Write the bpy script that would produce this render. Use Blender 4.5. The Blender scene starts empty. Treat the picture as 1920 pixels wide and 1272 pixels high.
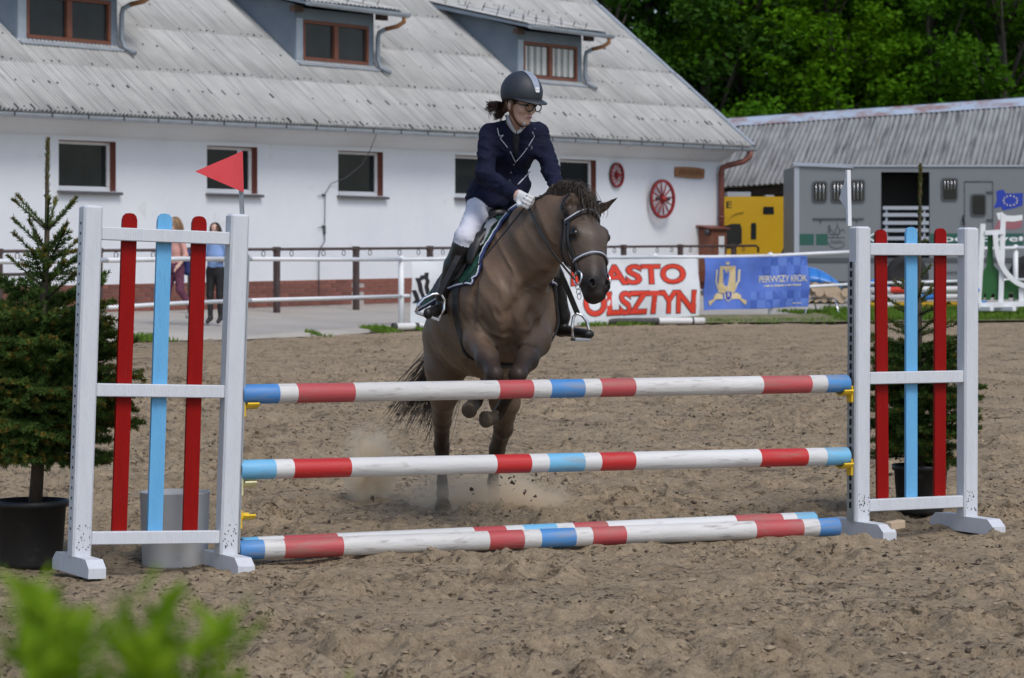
import bpy, bmesh, math, random
import numpy as np
from mathutils import Vector, Matrix, Quaternion

# ------------------------------------------------------------------ camera, sky, sun, exposure
SC = bpy.context.scene
F, HC, VH = 5440.0, 1.5, 470.0            # focal length in photo pixels, eye height, horizon row
cam_d = bpy.data.cameras.new('camera')
cam = bpy.data.objects.new('camera', cam_d)
SC.collection.objects.link(cam)
cam.location = (0, 0, HC)
cam.rotation_euler = (math.radians(90), 0, 0)
cam_d.sensor_width = 36.0
cam_d.lens = F / 1920 * 36
cam_d.shift_y = -(636 - VH) / 1920
cam_d.clip_start = 0.1
cam_d.clip_end = 2000
cam_d.dof.use_dof = True
cam_d.dof.focus_distance = 14.9
cam_d.dof.aperture_fstop = 7.2
SC.camera = cam

SUN_DIR = Vector((0.30, -0.52, 0.80)).normalized()
world = bpy.data.worlds.new('World')
SC.world = world
world.use_nodes = True
wn = world.node_tree
sky = wn.nodes.new('ShaderNodeTexSky')
sky.sky_type = 'NISHITA'
sky.sun_disc = False
sky.sun_elevation = math.asin(SUN_DIR.z)
sky.sun_rotation = math.atan2(SUN_DIR.x, SUN_DIR.y)
sky.air_density = 0.9
sky.dust_density = 2.0
sky.ozone_density = 1.0
bg = wn.nodes['Background']
wn.links.new(sky.outputs['Color'], bg.inputs['Color'])
bg.inputs['Strength'].default_value = 0.115
sun_d = bpy.data.lights.new('sun', 'SUN')
sun_d.energy = 1.15
sun_d.angle = math.radians(22)
sun_d.color = (1.0, 0.975, 0.94)
sun = bpy.data.objects.new('sun', sun_d)
SC.collection.objects.link(sun)
sun.rotation_euler = SUN_DIR.to_track_quat('Z', 'Y').to_euler()
sun.location = SUN_DIR * 60
SC.cycles.volume_bounces = 4
SC.cycles.max_bounces = 8
SC.cycles.diffuse_bounces = 3
SC.view_settings.view_transform = 'Standard'
SC.view_settings.look = 'None'
SC.view_settings.exposure = 0.5
SC.view_settings.gamma = 1.0
SC.view_settings.use_curve_mapping = False

random.seed(7)
RNG = np.random.default_rng(7)

# ------------------------------------------------------------------ helpers
def V(*a): return Vector(a)
def at(u, v, Y):
    """world point seen at photo pixel (u, v) at the distance Y"""
    return Vector(((u - 960) / F * Y, Y, HC + (VH - v) / F * Y))
def sstep(a, b, x):
    t = np.clip((np.asarray(x, float) - a) / (b - a), 0, 1)
    return t * t * (3 - 2 * t)

def link(o, parent=None):
    SC.collection.objects.link(o)
    if parent is not None: o.parent = parent
    return o
def wloc(o):
    p = Vector((0, 0, 0))
    while o is not None:
        p = p + o.location; o = o.parent
    return p
def tag(o, label=None, cat=None, group=None, kind=None):
    if label: o['label'] = label
    if cat: o['category'] = cat
    if group: o['group'] = group
    if kind: o['kind'] = kind
    return o
def thing(name, loc, label, cat, group=None):
    o = bpy.data.objects.new(name, None)
    o.empty_display_size = 0.1
    link(o); o.location = loc
    return tag(o, label, cat, group)

class MB:
    """collects shapes (world coordinates); build() links them as one mesh object"""
    def __init__(s): s.v = []; s.f = []; s.m = []; s.sm = []
    def add(s, vs, fs, m=0, smooth=False):
        b = len(s.v)
        s.v.extend([tuple(p) for p in vs])
        for f in fs:
            s.f.append([b + i for i in f]); s.m.append(m); s.sm.append(smooth)
        return s
    def obox(s, c, ax, ay, az, hx, hy, hz, m=0, bev=0.0):
        c = Vector(c); ax = Vector(ax).normalized(); ay = Vector(ay).normalized(); az = Vector(az).normalized()
        if bev <= 0:
            vs = [c + ax * hx * i + ay * hy * j + az * hz * k for k in (-1, 1) for j in (-1, 1) for i in (-1, 1)]
            return s.add(vs, [(0, 2, 3, 1), (4, 5, 7, 6), (0, 1, 5, 4), (2, 6, 7, 3), (0, 4, 6, 2), (1, 3, 7, 5)], m)
        # chamfered box: three rect loops per z end
        def ring(z, x, y, b):
            pts = [(-x + b, -y), (x - b, -y), (x, -y + b), (x, y - b), (x - b, y), (-x + b, y), (-x, y - b), (-x, -y + b)]
            return [c + ax * p[0] + ay * p[1] + az * z for p in pts]
        vs = ring(-hz, hx - bev, hy - bev, bev) + ring(-hz + bev, hx, hy, bev) + ring(hz - bev, hx, hy, bev) + ring(hz, hx - bev, hy - bev, bev)
        fs = [tuple(range(7, -1, -1)), tuple(range(24, 32))]
        for r in range(3):
            for i in range(8):
                j = (i + 1) % 8
                fs.append((r * 8 + i, r * 8 + j, r * 8 + 8 + j, r * 8 + 8 + i))
        return s.add(vs, fs, m)
    def box(s, x0, x1, y0, y1, z0, z1, m=0, bev=0.0):
        return s.obox(((x0 + x1) / 2, (y0 + y1) / 2, (z0 + z1) / 2), (1, 0, 0), (0, 1, 0), (0, 0, 1), abs(x1 - x0) / 2, abs(y1 - y0) / 2, abs(z1 - z0) / 2, m, bev)
    def tube(s, pts, r, n=8, m=0, cap=True, smooth=True, mseg=None):
        pts = [Vector(p) for p in pts]
        if not hasattr(r, '__len__'): r = [r] * len(pts)
        vs = []; fs = []
        up = None
        for i, p in enumerate(pts):
            d = (pts[min(i + 1, len(pts) - 1)] - pts[max(i - 1, 0)]).normalized()
            if up is None:
                up = d.orthogonal().normalized()
            else:
                up = (up - d * up.dot(d))
                up = up.normalized() if up.length > 1e-6 else d.orthogonal().normalized()
            w = d.cross(up)
            for k in range(n):
                a = 2 * math.pi * k / n
                vs.append(p + (up * math.cos(a) + w * math.sin(a)) * r[i])
        b = len(s.v)
        s.v.extend([tuple(p) for p in vs])
        for i in range(len(pts) - 1):
            for k in range(n):
                k2 = (k + 1) % n
                s.f.append([b + i * n + k, b + i * n + k2, b + (i + 1) * n + k2, b + (i + 1) * n + k])
                s.m.append(mseg[i] if mseg else m); s.sm.append(smooth)
        if cap:
            s.f.append([b + k for k in range(n - 1, -1, -1)]); s.m.append(mseg[0] if mseg else m); s.sm.append(False)
            s.f.append([b + (len(pts) - 1) * n + k for k in range(n)]); s.m.append(mseg[-1] if mseg else m); s.sm.append(False)
        return s
    def strap(s, pts, nrm, w, t, m=0):
        """flat strap along pts, wide w across, thick t along nrm (list)"""
        vs = []; fs = []
        pts = [Vector(p) for p in pts]
        for i, p in enumerate(pts):
            d = (pts[min(i + 1, len(pts) - 1)] - pts[max(i - 1, 0)]).normalized()
            n = Vector(nrm[i] if hasattr(nrm[0], '__len__') else nrm)
            n = (n - d * n.dot(d)).normalized(); c = d.cross(n)
            vs += [p + c * w / 2 - n * t / 2, p + c * w / 2 + n * t / 2, p - c * w / 2 + n * t / 2, p - c * w / 2 - n * t / 2]
        for i in range(len(pts) - 1):
            for k in range(4):
                k2 = (k + 1) % 4
                fs.append((i * 4 + k, i * 4 + k2, i * 4 + 4 + k2, i * 4 + 4 + k))
        fs += [(3, 2, 1, 0), tuple((len(pts) - 1) * 4 + k for k in range(4))]
        return s.add(vs, fs, m, False)
    def prism(s, poly, o, ax, ay, az, d, m=0):
        """2-D outline poly in the frame (o, ax, ay), extruded d along az"""
        o = Vector(o); ax = Vector(ax); ay = Vector(ay); az = Vector(az)
        n = len(poly)
        vs = [o + ax * p[0] + ay * p[1] for p in poly] + [o + ax * p[0] + ay * p[1] + az * d for p in poly]
        fs = [tuple(range(n - 1, -1, -1)), tuple(range(n, 2 * n))]
        for i in range(n):
            j = (i + 1) % n
            fs.append((i, j, n + j, n + i))
        return s.add(vs, fs, m)
    def lathe(s, prof, o, az=(0, 0, 1), n=24, m=0, smooth=True):
        o = Vector(o); az = Vector(az).normalized(); ax = az.orthogonal().normalized(); ay = az.cross(ax)
        vs = []; fs = []
        for r, z in prof:
            for k in range(n):
                a = 2 * math.pi * k / n
                vs.append(o + az * z + (ax * math.cos(a) + ay * math.sin(a)) * r)
        for i in range(len(prof) - 1):
            for k in range(n):
                k2 = (k + 1) % n
                fs.append((i * n + k, i * n + k2, (i + 1) * n + k2, (i + 1) * n + k))
        return s.add(vs, fs, m, smooth)
    def ball(s, c, r, n=10, m=0, ax=None):
        c = Vector(c)
        r = r if hasattr(r, '__len__') else (r, r, r)
        A = ax or (V(1, 0, 0), V(0, 1, 0), V(0, 0, 1))
        vs = []; fs = []
        for i in range(n + 1):
            th = math.pi * i / n
            for k in range(2 * n):
                a = math.pi * k / n
                q = (math.sin(th) * math.cos(a) * r[0], math.sin(th) * math.sin(a) * r[1], math.cos(th) * r[2])
                vs.append(c + A[0] * q[0] + A[1] * q[1] + A[2] * q[2])
        N = 2 * n
        for i in range(n):
            for k in range(N):
                k2 = (k + 1) % N
                fs.append((i * N + k, (i + 1) * N + k, (i + 1) * N + k2, i * N + k2))
        return s.add(vs, fs, m, True)
    def mesh(s, name, mats, off=Vector((0, 0, 0))):
        me = bpy.data.meshes.new(name)
        off = tuple(off)
        me.from_pydata([(p[0] - off[0], p[1] - off[1], p[2] - off[2]) for p in s.v], [], s.f)
        for mt in (mats if isinstance(mats, (list, tuple)) else [mats]): me.materials.append(M(mt))
        me.polygons.foreach_set('material_index', s.m)
        me.polygons.foreach_set('use_smooth', s.sm)
        me.update()
        return me
    def build(s, name, mats, parent=None, origin=None):
        off = wloc(parent) if parent is not None else (Vector(origin) if origin is not None else Vector((0, 0, 0)))
        o = bpy.data.objects.new(name, s.mesh(name, mats, off))
        link(o, parent)
        if parent is None: o.location = off
        return o

def np_obj(name, verts, faces, mats, parent=None, smooth=True, midx=None, origin=None):
    """mesh object from numpy arrays (faces: (n,3) or (n,4))"""
    off = wloc(parent) if parent is not None else (Vector(origin) if origin is not None else Vector((0, 0, 0)))
    me = bpy.data.meshes.new(name)
    verts = np.asarray(verts, np.float32) - np.array(off, np.float32)
    faces = np.asarray(faces, np.int32)
    n, k = faces.shape
    me.vertices.add(len(verts)); me.vertices.foreach_set('co', verts.ravel())
    me.loops.add(n * k); me.loops.foreach_set('vertex_index', faces.ravel())
    me.polygons.add(n)
    me.polygons.foreach_set('loop_start', np.arange(0, n * k, k, dtype=np.int32))
    me.polygons.foreach_set('loop_total', np.full(n, k, np.int32))
    for mt in (mats if isinstance(mats, (list, tuple)) else [mats]): me.materials.append(M(mt))
    if midx is not None: me.polygons.foreach_set('material_index', np.asarray(midx, np.int32))
    me.polygons.foreach_set('use_smooth', np.full(n, smooth, bool))
    me.update(calc_edges=True); me.validate()
    o = bpy.data.objects.new(name, me)
    link(o, parent)
    if parent is None: o.location = off
    return o
def vcol(o, cols, name='Col'):
    a = o.data.color_attributes.new(name, 'FLOAT_COLOR', 'POINT')
    c = np.ones((len(cols), 4), np.float32); c[:, :3] = cols
    a.data.foreach_set('color', c.ravel())
def grid_faces(nu, nv):
    i = np.arange(nu - 1)[:, None] * nv + np.arange(nv - 1)[None, :]
    i = i.ravel()
    return np.stack([i, i + nv, i + nv + 1, i + 1], 1)
def vnoise(x, y, seed=0):
    """smooth value noise, 0..1"""
    r = np.random.default_rng(seed).random((256, 256))
    xi = np.floor(x).astype(int); yi = np.floor(y).astype(int)
    fx = x - xi; fy = y - yi
    fx = fx * fx * (3 - 2 * fx); fy = fy * fy * (3 - 2 * fy)
    a = r[xi & 255, yi & 255]; b = r[(xi + 1) & 255, yi & 255]
    c = r[xi & 255, (yi + 1) & 255]; d = r[(xi + 1) & 255, (yi + 1) & 255]
    return (a * (1 - fx) + b * fx) * (1 - fy) + (c * (1 - fx) + d * fx) * fy
def fbm(x, y, o=4, seed=0):
    s = 0; w = 0.5
    for k in range(o):
        s = s + w * vnoise(x * 2 ** k + 17.3 * k, y * 2 ** k - 9.1 * k, seed + k); w *= 0.5
    return s

# ------------------------------------------------------------------ materials
_M = {}
def M(m):
    return _M[m] if isinstance(m, str) else m
def mat(name, c1, c2=None, scale=6.0, rough=0.6, bump=0.0, bscale=40.0, metal=0.0, stretch=(1, 1, 1),
        dirt=None, dirt_amt=0.0, dirt_scale=9.0, rand=0.0, spec=0.5, attr=False, trans=0.0, along=None, coat=0.0, sheen=0.0, bdist=0.01):
    m = bpy.data.materials.new(name); m.use_nodes = True
    nt = m.node_tree; N = nt.nodes; L = nt.links
    b = N['Principled BSDF']
    b.inputs['Roughness'].default_value = rough
    b.inputs['Metallic'].default_value = metal
    b.inputs['Specular IOR Level'].default_value = spec
    if trans: b.inputs['Transmission Weight'].default_value = trans
    if coat: b.inputs['Coat Weight'].default_value = coat
    if sheen:
        b.inputs['Sheen Weight'].default_value = sheen
        b.inputs['Sheen Roughness'].default_value = 0.4
    tc = N.new('ShaderNodeTexCoord'); mp = N.new('ShaderNodeMapping')
    mp.inputs['Scale'].default_value = stretch
    if along is not None:        # stretch the pattern along a horizontal direction
        mp.vector_type = 'TEXTURE'; mp.inputs['Rotation'].default_value = (0, 0, along); mp.inputs['Scale'].default_value = (7, 1, 1)
    L.new(tc.outputs['Object'], mp.inputs['Vector'])
    col = None
    if attr:
        at_ = N.new('ShaderNodeAttribute'); at_.attribute_name = 'Col'; col = at_.outputs['Color']
    if c2 is not None:
        nz = N.new('ShaderNodeTexNoise'); nz.inputs['Scale'].default_value = scale; nz.inputs['Detail'].default_value = 6
        nz.inputs['Roughness'].default_value = 0.65
        L.new(mp.outputs['Vector'], nz.inputs['Vector'])
        rp = N.new('ShaderNodeValToRGB'); rp.color_ramp.elements[0].position = 0.32; rp.color_ramp.elements[1].position = 0.68
        rp.color_ramp.elements[0].color = (*c1, 1); rp.color_ramp.elements[1].color = (*c2, 1)
        L.new(nz.outputs['Fac'], rp.inputs['Fac'])
        if attr:
            mx = N.new('ShaderNodeMix'); mx.data_type = 'RGBA'; mx.blend_type = 'MULTIPLY'; mx.inputs['Factor'].default_value = 1
            L.new(col, mx.inputs['A']); L.new(rp.outputs['Color'], mx.inputs['B']); col = mx.outputs['Result']
        else: col = rp.outputs['Color']
    elif not attr:
        rg = N.new('ShaderNodeRGB'); rg.outputs[0].default_value = (*c1, 1); col = rg.outputs[0]
    if dirt is not None:
        nz = N.new('ShaderNodeTexNoise'); nz.inputs['Scale'].default_value = dirt_scale; nz.inputs['Detail'].default_value = 9
        nz.inputs['Roughness'].default_value = 0.7
        L.new(mp.outputs['Vector'], nz.inputs['Vector'])
        rp = N.new('ShaderNodeMapRange'); rp.inputs['From Min'].default_value = 0.62 - dirt_amt * 0.25
        rp.inputs['From Max'].default_value = 0.80 - dirt_amt * 0.2
        rp.inputs['To Max'].default_value = 0.85
        L.new(nz.outputs['Fac'], rp.inputs['Value'])
        mx = N.new('ShaderNodeMix'); mx.data_type = 'RGBA'
        L.new(rp.outputs['Result'], mx.inputs['Factor']); L.new(col, mx.inputs['A']); mx.inputs['B'].default_value = (*dirt, 1)
        col = mx.outputs['Result']
    if rand:
        oi = N.new('ShaderNodeObjectInfo'); hs = N.new('ShaderNodeHueSaturation')
        mr = N.new('ShaderNodeMapRange'); mr.inputs['To Min'].default_value = 1 - rand; mr.inputs['To Max'].default_value = 1 + rand
        L.new(oi.outputs['Random'], mr.inputs['Value']); L.new(mr.outputs['Result'], hs.inputs['Value'])
        L.new(col, hs.inputs['Color']); col = hs.outputs['Color']
    L.new(col, b.inputs['Base Color'])
    if bump:
        nz = N.new('ShaderNodeTexNoise'); nz.inputs['Scale'].default_value = bscale; nz.inputs['Detail'].default_value = 7
        L.new(mp.outputs['Vector'], nz.inputs['Vector'])
        bp = N.new('ShaderNodeBump'); bp.inputs['Strength'].default_value = bump; bp.inputs['Distance'].default_value = bdist
        L.new(nz.outputs['Fac'], bp.inputs['Height']); L.new(bp.outputs['Normal'], b.inputs['Normal'])
    _M[name] = m
    return m
SAND_D = (0.30, 0.23, 0.165)
mat('white_paint', (0.555, 0.58, 0.62), (0.62, 0.645, 0.68), 5, 0.45, 0.25, 30, stretch=(6, 6, 1), dirt=(0.42, 0.39, 0.36), dirt_amt=0.12, dirt_scale=5)
mat('red_paint', (0.23, 0.003, 0.002), (0.27, 0.004, 0.003), 5, 0.5, 0.2, 30, stretch=(6, 6, 1), dirt=(0.22, 0.03, 0.02), dirt_amt=0.08, spec=0.15)
mat('sky_paint', (0.11, 0.37, 0.66), (0.14, 0.42, 0.70), 5, 0.45, 0.25, 30, stretch=(6, 6, 1), dirt=(0.08, 0.2, 0.35), dirt_amt=0.1)
PA = math.atan2(1.62, 3.109)
mat('pole_white', (0.58, 0.58, 0.57), (0.70, 0.70, 0.69), 9, 0.5, 0.4, 26, dirt=(0.22, 0.18, 0.145), dirt_amt=0.22, dirt_scale=30, along=PA)
mat('pole_white_old', (0.52, 0.51, 0.49), (0.66, 0.65, 0.63), 9, 0.6, 0.5, 26, dirt=(0.15, 0.12, 0.095), dirt_amt=0.34, dirt_scale=34, along=PA)
mat('pole_red_old', (0.40, 0.055, 0.06), (0.50, 0.085, 0.09), 6, 0.55, 0.3, 26, dirt=(0.26, 0.17, 0.13), dirt_amt=0.5, dirt_scale=16, along=PA)
mat('pole_red', (0.46, 0.02, 0.02), (0.54, 0.03, 0.03), 6, 0.45, 0.3, 26, dirt=(0.30, 0.15, 0.11), dirt_amt=0.3, dirt_scale=14, along=PA)
mat('pole_blue', (0.05, 0.20, 0.50), (0.08, 0.27, 0.58), 6, 0.5, 0.3, 26, dirt=(0.28, 0.25, 0.23), dirt_amt=0.45, dirt_scale=14, along=PA)
mat('pole_sky', (0.14, 0.42, 0.68), (0.19, 0.50, 0.74), 6, 0.5, 0.3, 26, dirt=(0.28, 0.25, 0.22), dirt_amt=0.45, dirt_scale=14, along=PA)
mat('wood_end', (0.16, 0.12, 0.09), (0.24, 0.18, 0.13), 20, 0.9)
mat('steel', (0.34, 0.36, 0.38), (0.42, 0.44, 0.46), 12, 0.45, metal=0.6)
mat('bright_steel', (0.75, 0.76, 0.78), None, rough=0.22, metal=1.0)
mat('hole', (0.01, 0.01, 0.01), None, rough=0.9)
mat('yellow_plastic', (0.72, 0.46, 0.01), (0.80, 0.52, 0.02), 8, 0.4)
mat('pale_plastic', (0.62, 0.58, 0.30), (0.68, 0.63, 0.36), 8, 0.5)
mat('flag_red', (0.62, 0.045, 0.06), (0.68, 0.06, 0.07), 3, 0.5)
mat('flag_white', (0.75, 0.77, 0.80), None, rough=0.5)
mat('black_plastic', (0.012, 0.012, 0.013), (0.02, 0.02, 0.021), 8, 0.5, dirt=(0.12, 0.1, 0.08), dirt_amt=0.1)
mat('grey_plastic', (0.52, 0.53, 0.54), (0.58, 0.59, 0.60), 3, 0.6, dirt=(0.3, 0.26, 0.22), dirt_amt=0.1)
mat('soil', (0.05, 0.035, 0.025), (0.09, 0.065, 0.045), 30, 0.95, 0.5, 60)
# barn
mat('wall_render', (0.66, 0.68, 0.71), (0.73, 0.745, 0.765), 0.8, 0.85, 0.25, 30, dirt=(0.50, 0.50, 0.48), dirt_amt=0.10, dirt_scale=1.6)
mat('brick', (0.17, 0.062, 0.045), (0.23, 0.085, 0.06), 14, 0.8, 0.4, 60, rand=0.22)
mat('mortar', (0.38, 0.33, 0.30), (0.46, 0.41, 0.37), 10, 0.9)
mat('brown_frame', (0.16, 0.055, 0.03), (0.21, 0.075, 0.04), 8, 0.6)
mat('red_brown', (0.15, 0.045, 0.03), (0.19, 0.06, 0.04), 6, 0.5)
mat('pvc', (0.74, 0.75, 0.77), None, rough=0.35)
mat('sill_metal', (0.10, 0.095, 0.10), (0.13, 0.12, 0.125), 6, 0.5, metal=0.3)
mat('zinc', (0.36, 0.40, 0.44), (0.46, 0.50, 0.54), 4, 0.5, metal=0.35)
mat('cheek_metal', (0.15, 0.19, 0.235), (0.20, 0.24, 0.28), 2.5, 0.6, 0.2, 20)
mat('beam', (0.07, 0.04, 0.025), (0.10, 0.06, 0.04), 10, 0.8)
mat('bolt', (0.02, 0.02, 0.022), None, rough=0.8)
mat('curtain', (0.50, 0.50, 0.47), (0.62, 0.62, 0.58), 12, 0.9, 0.5, 30, stretch=(1, 1, 0.2))
mat('rail_brown', (0.05, 0.032, 0.03), (0.08, 0.05, 0.045), 8, 0.6)
mat('old_wood', (0.24, 0.105, 0.04), (0.33, 0.15, 0.06), 8, 0.7, 0.4, 30)
mat('carved', (0.09, 0.035, 0.015), None, rough=0.8)
mat('wheel_red', (0.22, 0.014, 0.016), (0.29, 0.02, 0.02), 10, 0.55, dirt=(0.09, 0.02, 0.02), dirt_amt=0.3, dirt_scale=16)
mat('iron', (0.03, 0.03, 0.032), (0.05, 0.05, 0.05), 12, 0.6)
mat('concrete', (0.34, 0.315, 0.28), (0.42, 0.39, 0.35), 0.7, 0.9, 0.3, 25, dirt=(0.20, 0.18, 0.15), dirt_amt=0.15, dirt_scale=1.3)
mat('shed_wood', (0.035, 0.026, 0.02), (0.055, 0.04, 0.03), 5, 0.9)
mat('rust_cap', (0.36, 0.43, 0.52), (0.42, 0.49, 0.58), 2, 0.5, dirt=(0.25, 0.085, 0.03), dirt_amt=0.70, dirt_scale=1.7, stretch=(1, 1, 0.3))
mat('truck_grey', (0.165, 0.180, 0.190), (0.188, 0.203, 0.213), 0.7, 0.45, spec=0.3)
mat('truck_light', (0.33, 0.36, 0.40), None, rough=0.5)
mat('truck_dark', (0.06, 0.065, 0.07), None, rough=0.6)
mat('truck_yellow', (0.50, 0.29, 0.004), (0.55, 0.33, 0.006), 1, 0.35)
mat('banner_green', (0.012, 0.085, 0.06), None, rough=0.5)
mat('print_white', (0.72, 0.74, 0.74), None, rough=0.6)
mat('print_grey', (0.06, 0.07, 0.08), None, rough=0.6)
mat('print_red', (0.66, 0.045, 0.02), None, rough=0.55)
mat('print_black', (0.015, 0.015, 0.02), None, rough=0.6)
mat('print_gold', (0.55, 0.42, 0.19), (0.62, 0.52, 0.31), 5, 0.5)
mat('print_cream', (0.66, 0.60, 0.42), None, rough=0.5)
mat('banner_white', (0.68, 0.71, 0.74), (0.73, 0.755, 0.78), 2, 0.45, 0.35, 3.5, bdist=0.05)
mat('banner_blue', (0.075, 0.15, 0.52), (0.10, 0.19, 0.58), 2, 0.45, 0.35, 3.5, bdist=0.05)
mat('check_dark', (0.055, 0.118, 0.43), None, rough=0.45)
mat('check_light', (0.11, 0.205, 0.58), None, rough=0.45)
mat('eu_blue', (0.008, 0.035, 0.33), None, rough=0.5)
mat('star_yellow', (0.75, 0.70, 0.35), None, rough=0.5)
mat('pl_red', (0.30, 0.11, 0.13), None, rough=0.5)
mat('rubber', (0.015, 0.015, 0.016), None, rough=0.8)
mat('fence_white', (0.70, 0.72, 0.74), (0.77, 0.785, 0.80), 4, 0.45, dirt=(0.45, 0.43, 0.4), dirt_amt=0.12, dirt_scale=3)
mat('jump_green', (0.008, 0.085, 0.016), (0.012, 0.11, 0.022), 4, 0.5)
mat('tray_blue', (0.025, 0.17, 0.52), (0.04, 0.22, 0.60), 3, 0.35)
mat('log_bark', (0.11, 0.085, 0.06), (0.19, 0.14, 0.10), 12, 0.9, 0.5, 30)
mat('log_end', (0.42, 0.32, 0.21), (0.50, 0.39, 0.27), 12, 0.8)
# plants
mat('bark', (0.055, 0.04, 0.028), (0.10, 0.075, 0.055), 12, 0.9, 0.6, 30, stretch=(3, 3, 1))
mat('trunk_far', (0.045, 0.04, 0.03), (0.08, 0.07, 0.055), 3, 0.9)
# horse and rider
mat('coat', (0.86, 0.86, 0.86), (1.12, 1.10, 1.08), 9, 0.46, 0.3, 80, attr=True, spec=0.27, bdist=0.006)
mat('hoof', (0.05, 0.037, 0.026), (0.10, 0.075, 0.045), 20, 0.6)
mat('mane', (0.028, 0.019, 0.014), (0.085, 0.060, 0.043), 20, 0.5, rand=0)
mat('eye', (0.006, 0.004, 0.003), None, rough=0.08)
mat('leather', (0.010, 0.009, 0.009), (0.018, 0.016, 0.015), 12, 0.42)
mat('leather_matt', (0.012, 0.011, 0.012), (0.020, 0.018, 0.018), 12, 0.6)
mat('pad_green', (0.006, 0.055, 0.035), (0.010, 0.075, 0.048), 20, 0.85, 0.5, 60)
mat('pad_navy', (0.02, 0.035, 0.13), (0.03, 0.05, 0.17), 20, 0.8)
mat('pad_white', (0.60, 0.62, 0.68), None, rough=0.7)
mat('fleece', (0.36, 0.36, 0.36), (0.5, 0.5, 0.5), 40, 0.95, 0.8, 60)
mat('navy_cloth', (0.0045, 0.0055, 0.020), (0.0075, 0.009, 0.031), 7, 0.85, 0.9, 9, spec=0.25, bdist=0.03)
mat('breeches', (0.60, 0.61, 0.69), (0.67, 0.68, 0.75), 5, 0.8, 0.6, 9, bdist=0.025)
mat('skin', (0.56, 0.35, 0.27), (0.62, 0.40, 0.31), 10, 0.5)
mat('lips', (0.36, 0.13, 0.12), None, rough=0.5)
mat('glove', (0.58, 0.58, 0.58), (0.68, 0.68, 0.68), 25, 0.8, 0.4, 60)
mat('helmet', (0.022, 0.027, 0.036), (0.030, 0.036, 0.046), 30, 0.55, 0.15, 200)
mat('helmet_trim', (0.36, 0.40, 0.46), (0.48, 0.52, 0.58), 40, 0.3, metal=0.4)
mat('hair_brown', (0.032, 0.016, 0.010), (0.07, 0.036, 0.022), 30, 0.5)
mat('hair_blonde', (0.28, 0.17, 0.09), (0.40, 0.26, 0.14), 30, 0.5)
mat('glasses', (0.006, 0.02, 0.02), None, rough=0.25)
mat('shirt', (0.68, 0.70, 0.76), None, rough=0.7)
mat('strap_brown', (0.13, 0.055, 0.02), None, rough=0.6)
mat('piping', (0.42, 0.44, 0.50), None, rough=0.6)
mat('pink_vest', (0.60, 0.30, 0.25), (0.68, 0.36, 0.30), 10, 0.7)
mat('tee_blue', (0.20, 0.33, 0.62), (0.26, 0.40, 0.68), 8, 0.8)
mat('black_cloth', (0.008, 0.008, 0.010), (0.014, 0.014, 0.016), 8, 0.8)
mat('floral', (0.015, 0.014, 0.03), (0.25, 0.06, 0.11), 40, 0.8)
mat('shoe_grey', (0.16, 0.16, 0.17), (0.3, 0.3, 0.3), 25, 0.7)
mat('bag_blue', (0.015, 0.03, 0.14), None, rough=0.6)

def glass(name, col=(0.012, 0.015, 0.016), r=0.08):
    mat(name, col, tuple(c * 1.8 for c in col), 1.5, r, spec=0.25)
glass('glass_dark'); glass('glass_grey', (0.02, 0.022, 0.024), 0.15)
def leaf_mat(name, c1, c2, scale=3.0, trans=0.35, rough=0.5, rand=0.15):
    m = mat(name, c1, c2, scale, 0.65, rand=rand, spec=0.12)
    nt = m.node_tree; b = nt.nodes['Principled BSDF']
    tl = nt.nodes.new('ShaderNodeBsdfTranslucent'); mx = nt.nodes.new('ShaderNodeMixShader')
    mx.inputs[0].default_value = trans
    src = b.inputs['Base Color'].links[0].from_socket
    nt.links.new(src, tl.inputs['Color'])
    out = nt.nodes['Material Output']
    nt.links.new(b.outputs[0], mx.inputs[1]); nt.links.new(tl.outputs[0], mx.inputs[2]); nt.links.new(mx.outputs[0], out.inputs[0])
leaf_mat('needle', (0.036, 0.082, 0.020), (0.105, 0.165, 0.034), 9, 0.15, rand=0)
leaf_mat('needle_tip', (0.15, 0.11, 0.022), (0.24, 0.17, 0.035), 12, 0.15, rand=0)
leaf_mat('leaf_bright', (0.075, 0.195, 0.004), (0.110, 0.25, 0.006), 0.8, 0.4, rand=0.2)
leaf_mat('leaf_dark', (0.024, 0.068, 0.006), (0.040, 0.105, 0.009), 0.8, 0.3, rand=0.2)
leaf_mat('leaf_mid', (0.052, 0.150, 0.005), (0.078, 0.195, 0.008), 0.8, 0.35, rand=0.2)
leaf_mat('leaf_near', (0.14, 0.27, 0.010), (0.31, 0.43, 0.022), 6, 0.5, rand=0)
leaf_mat('grass', (0.09, 0.19, 0.02), (0.17, 0.27, 0.04), 5, 0.35, rand=0)

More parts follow.
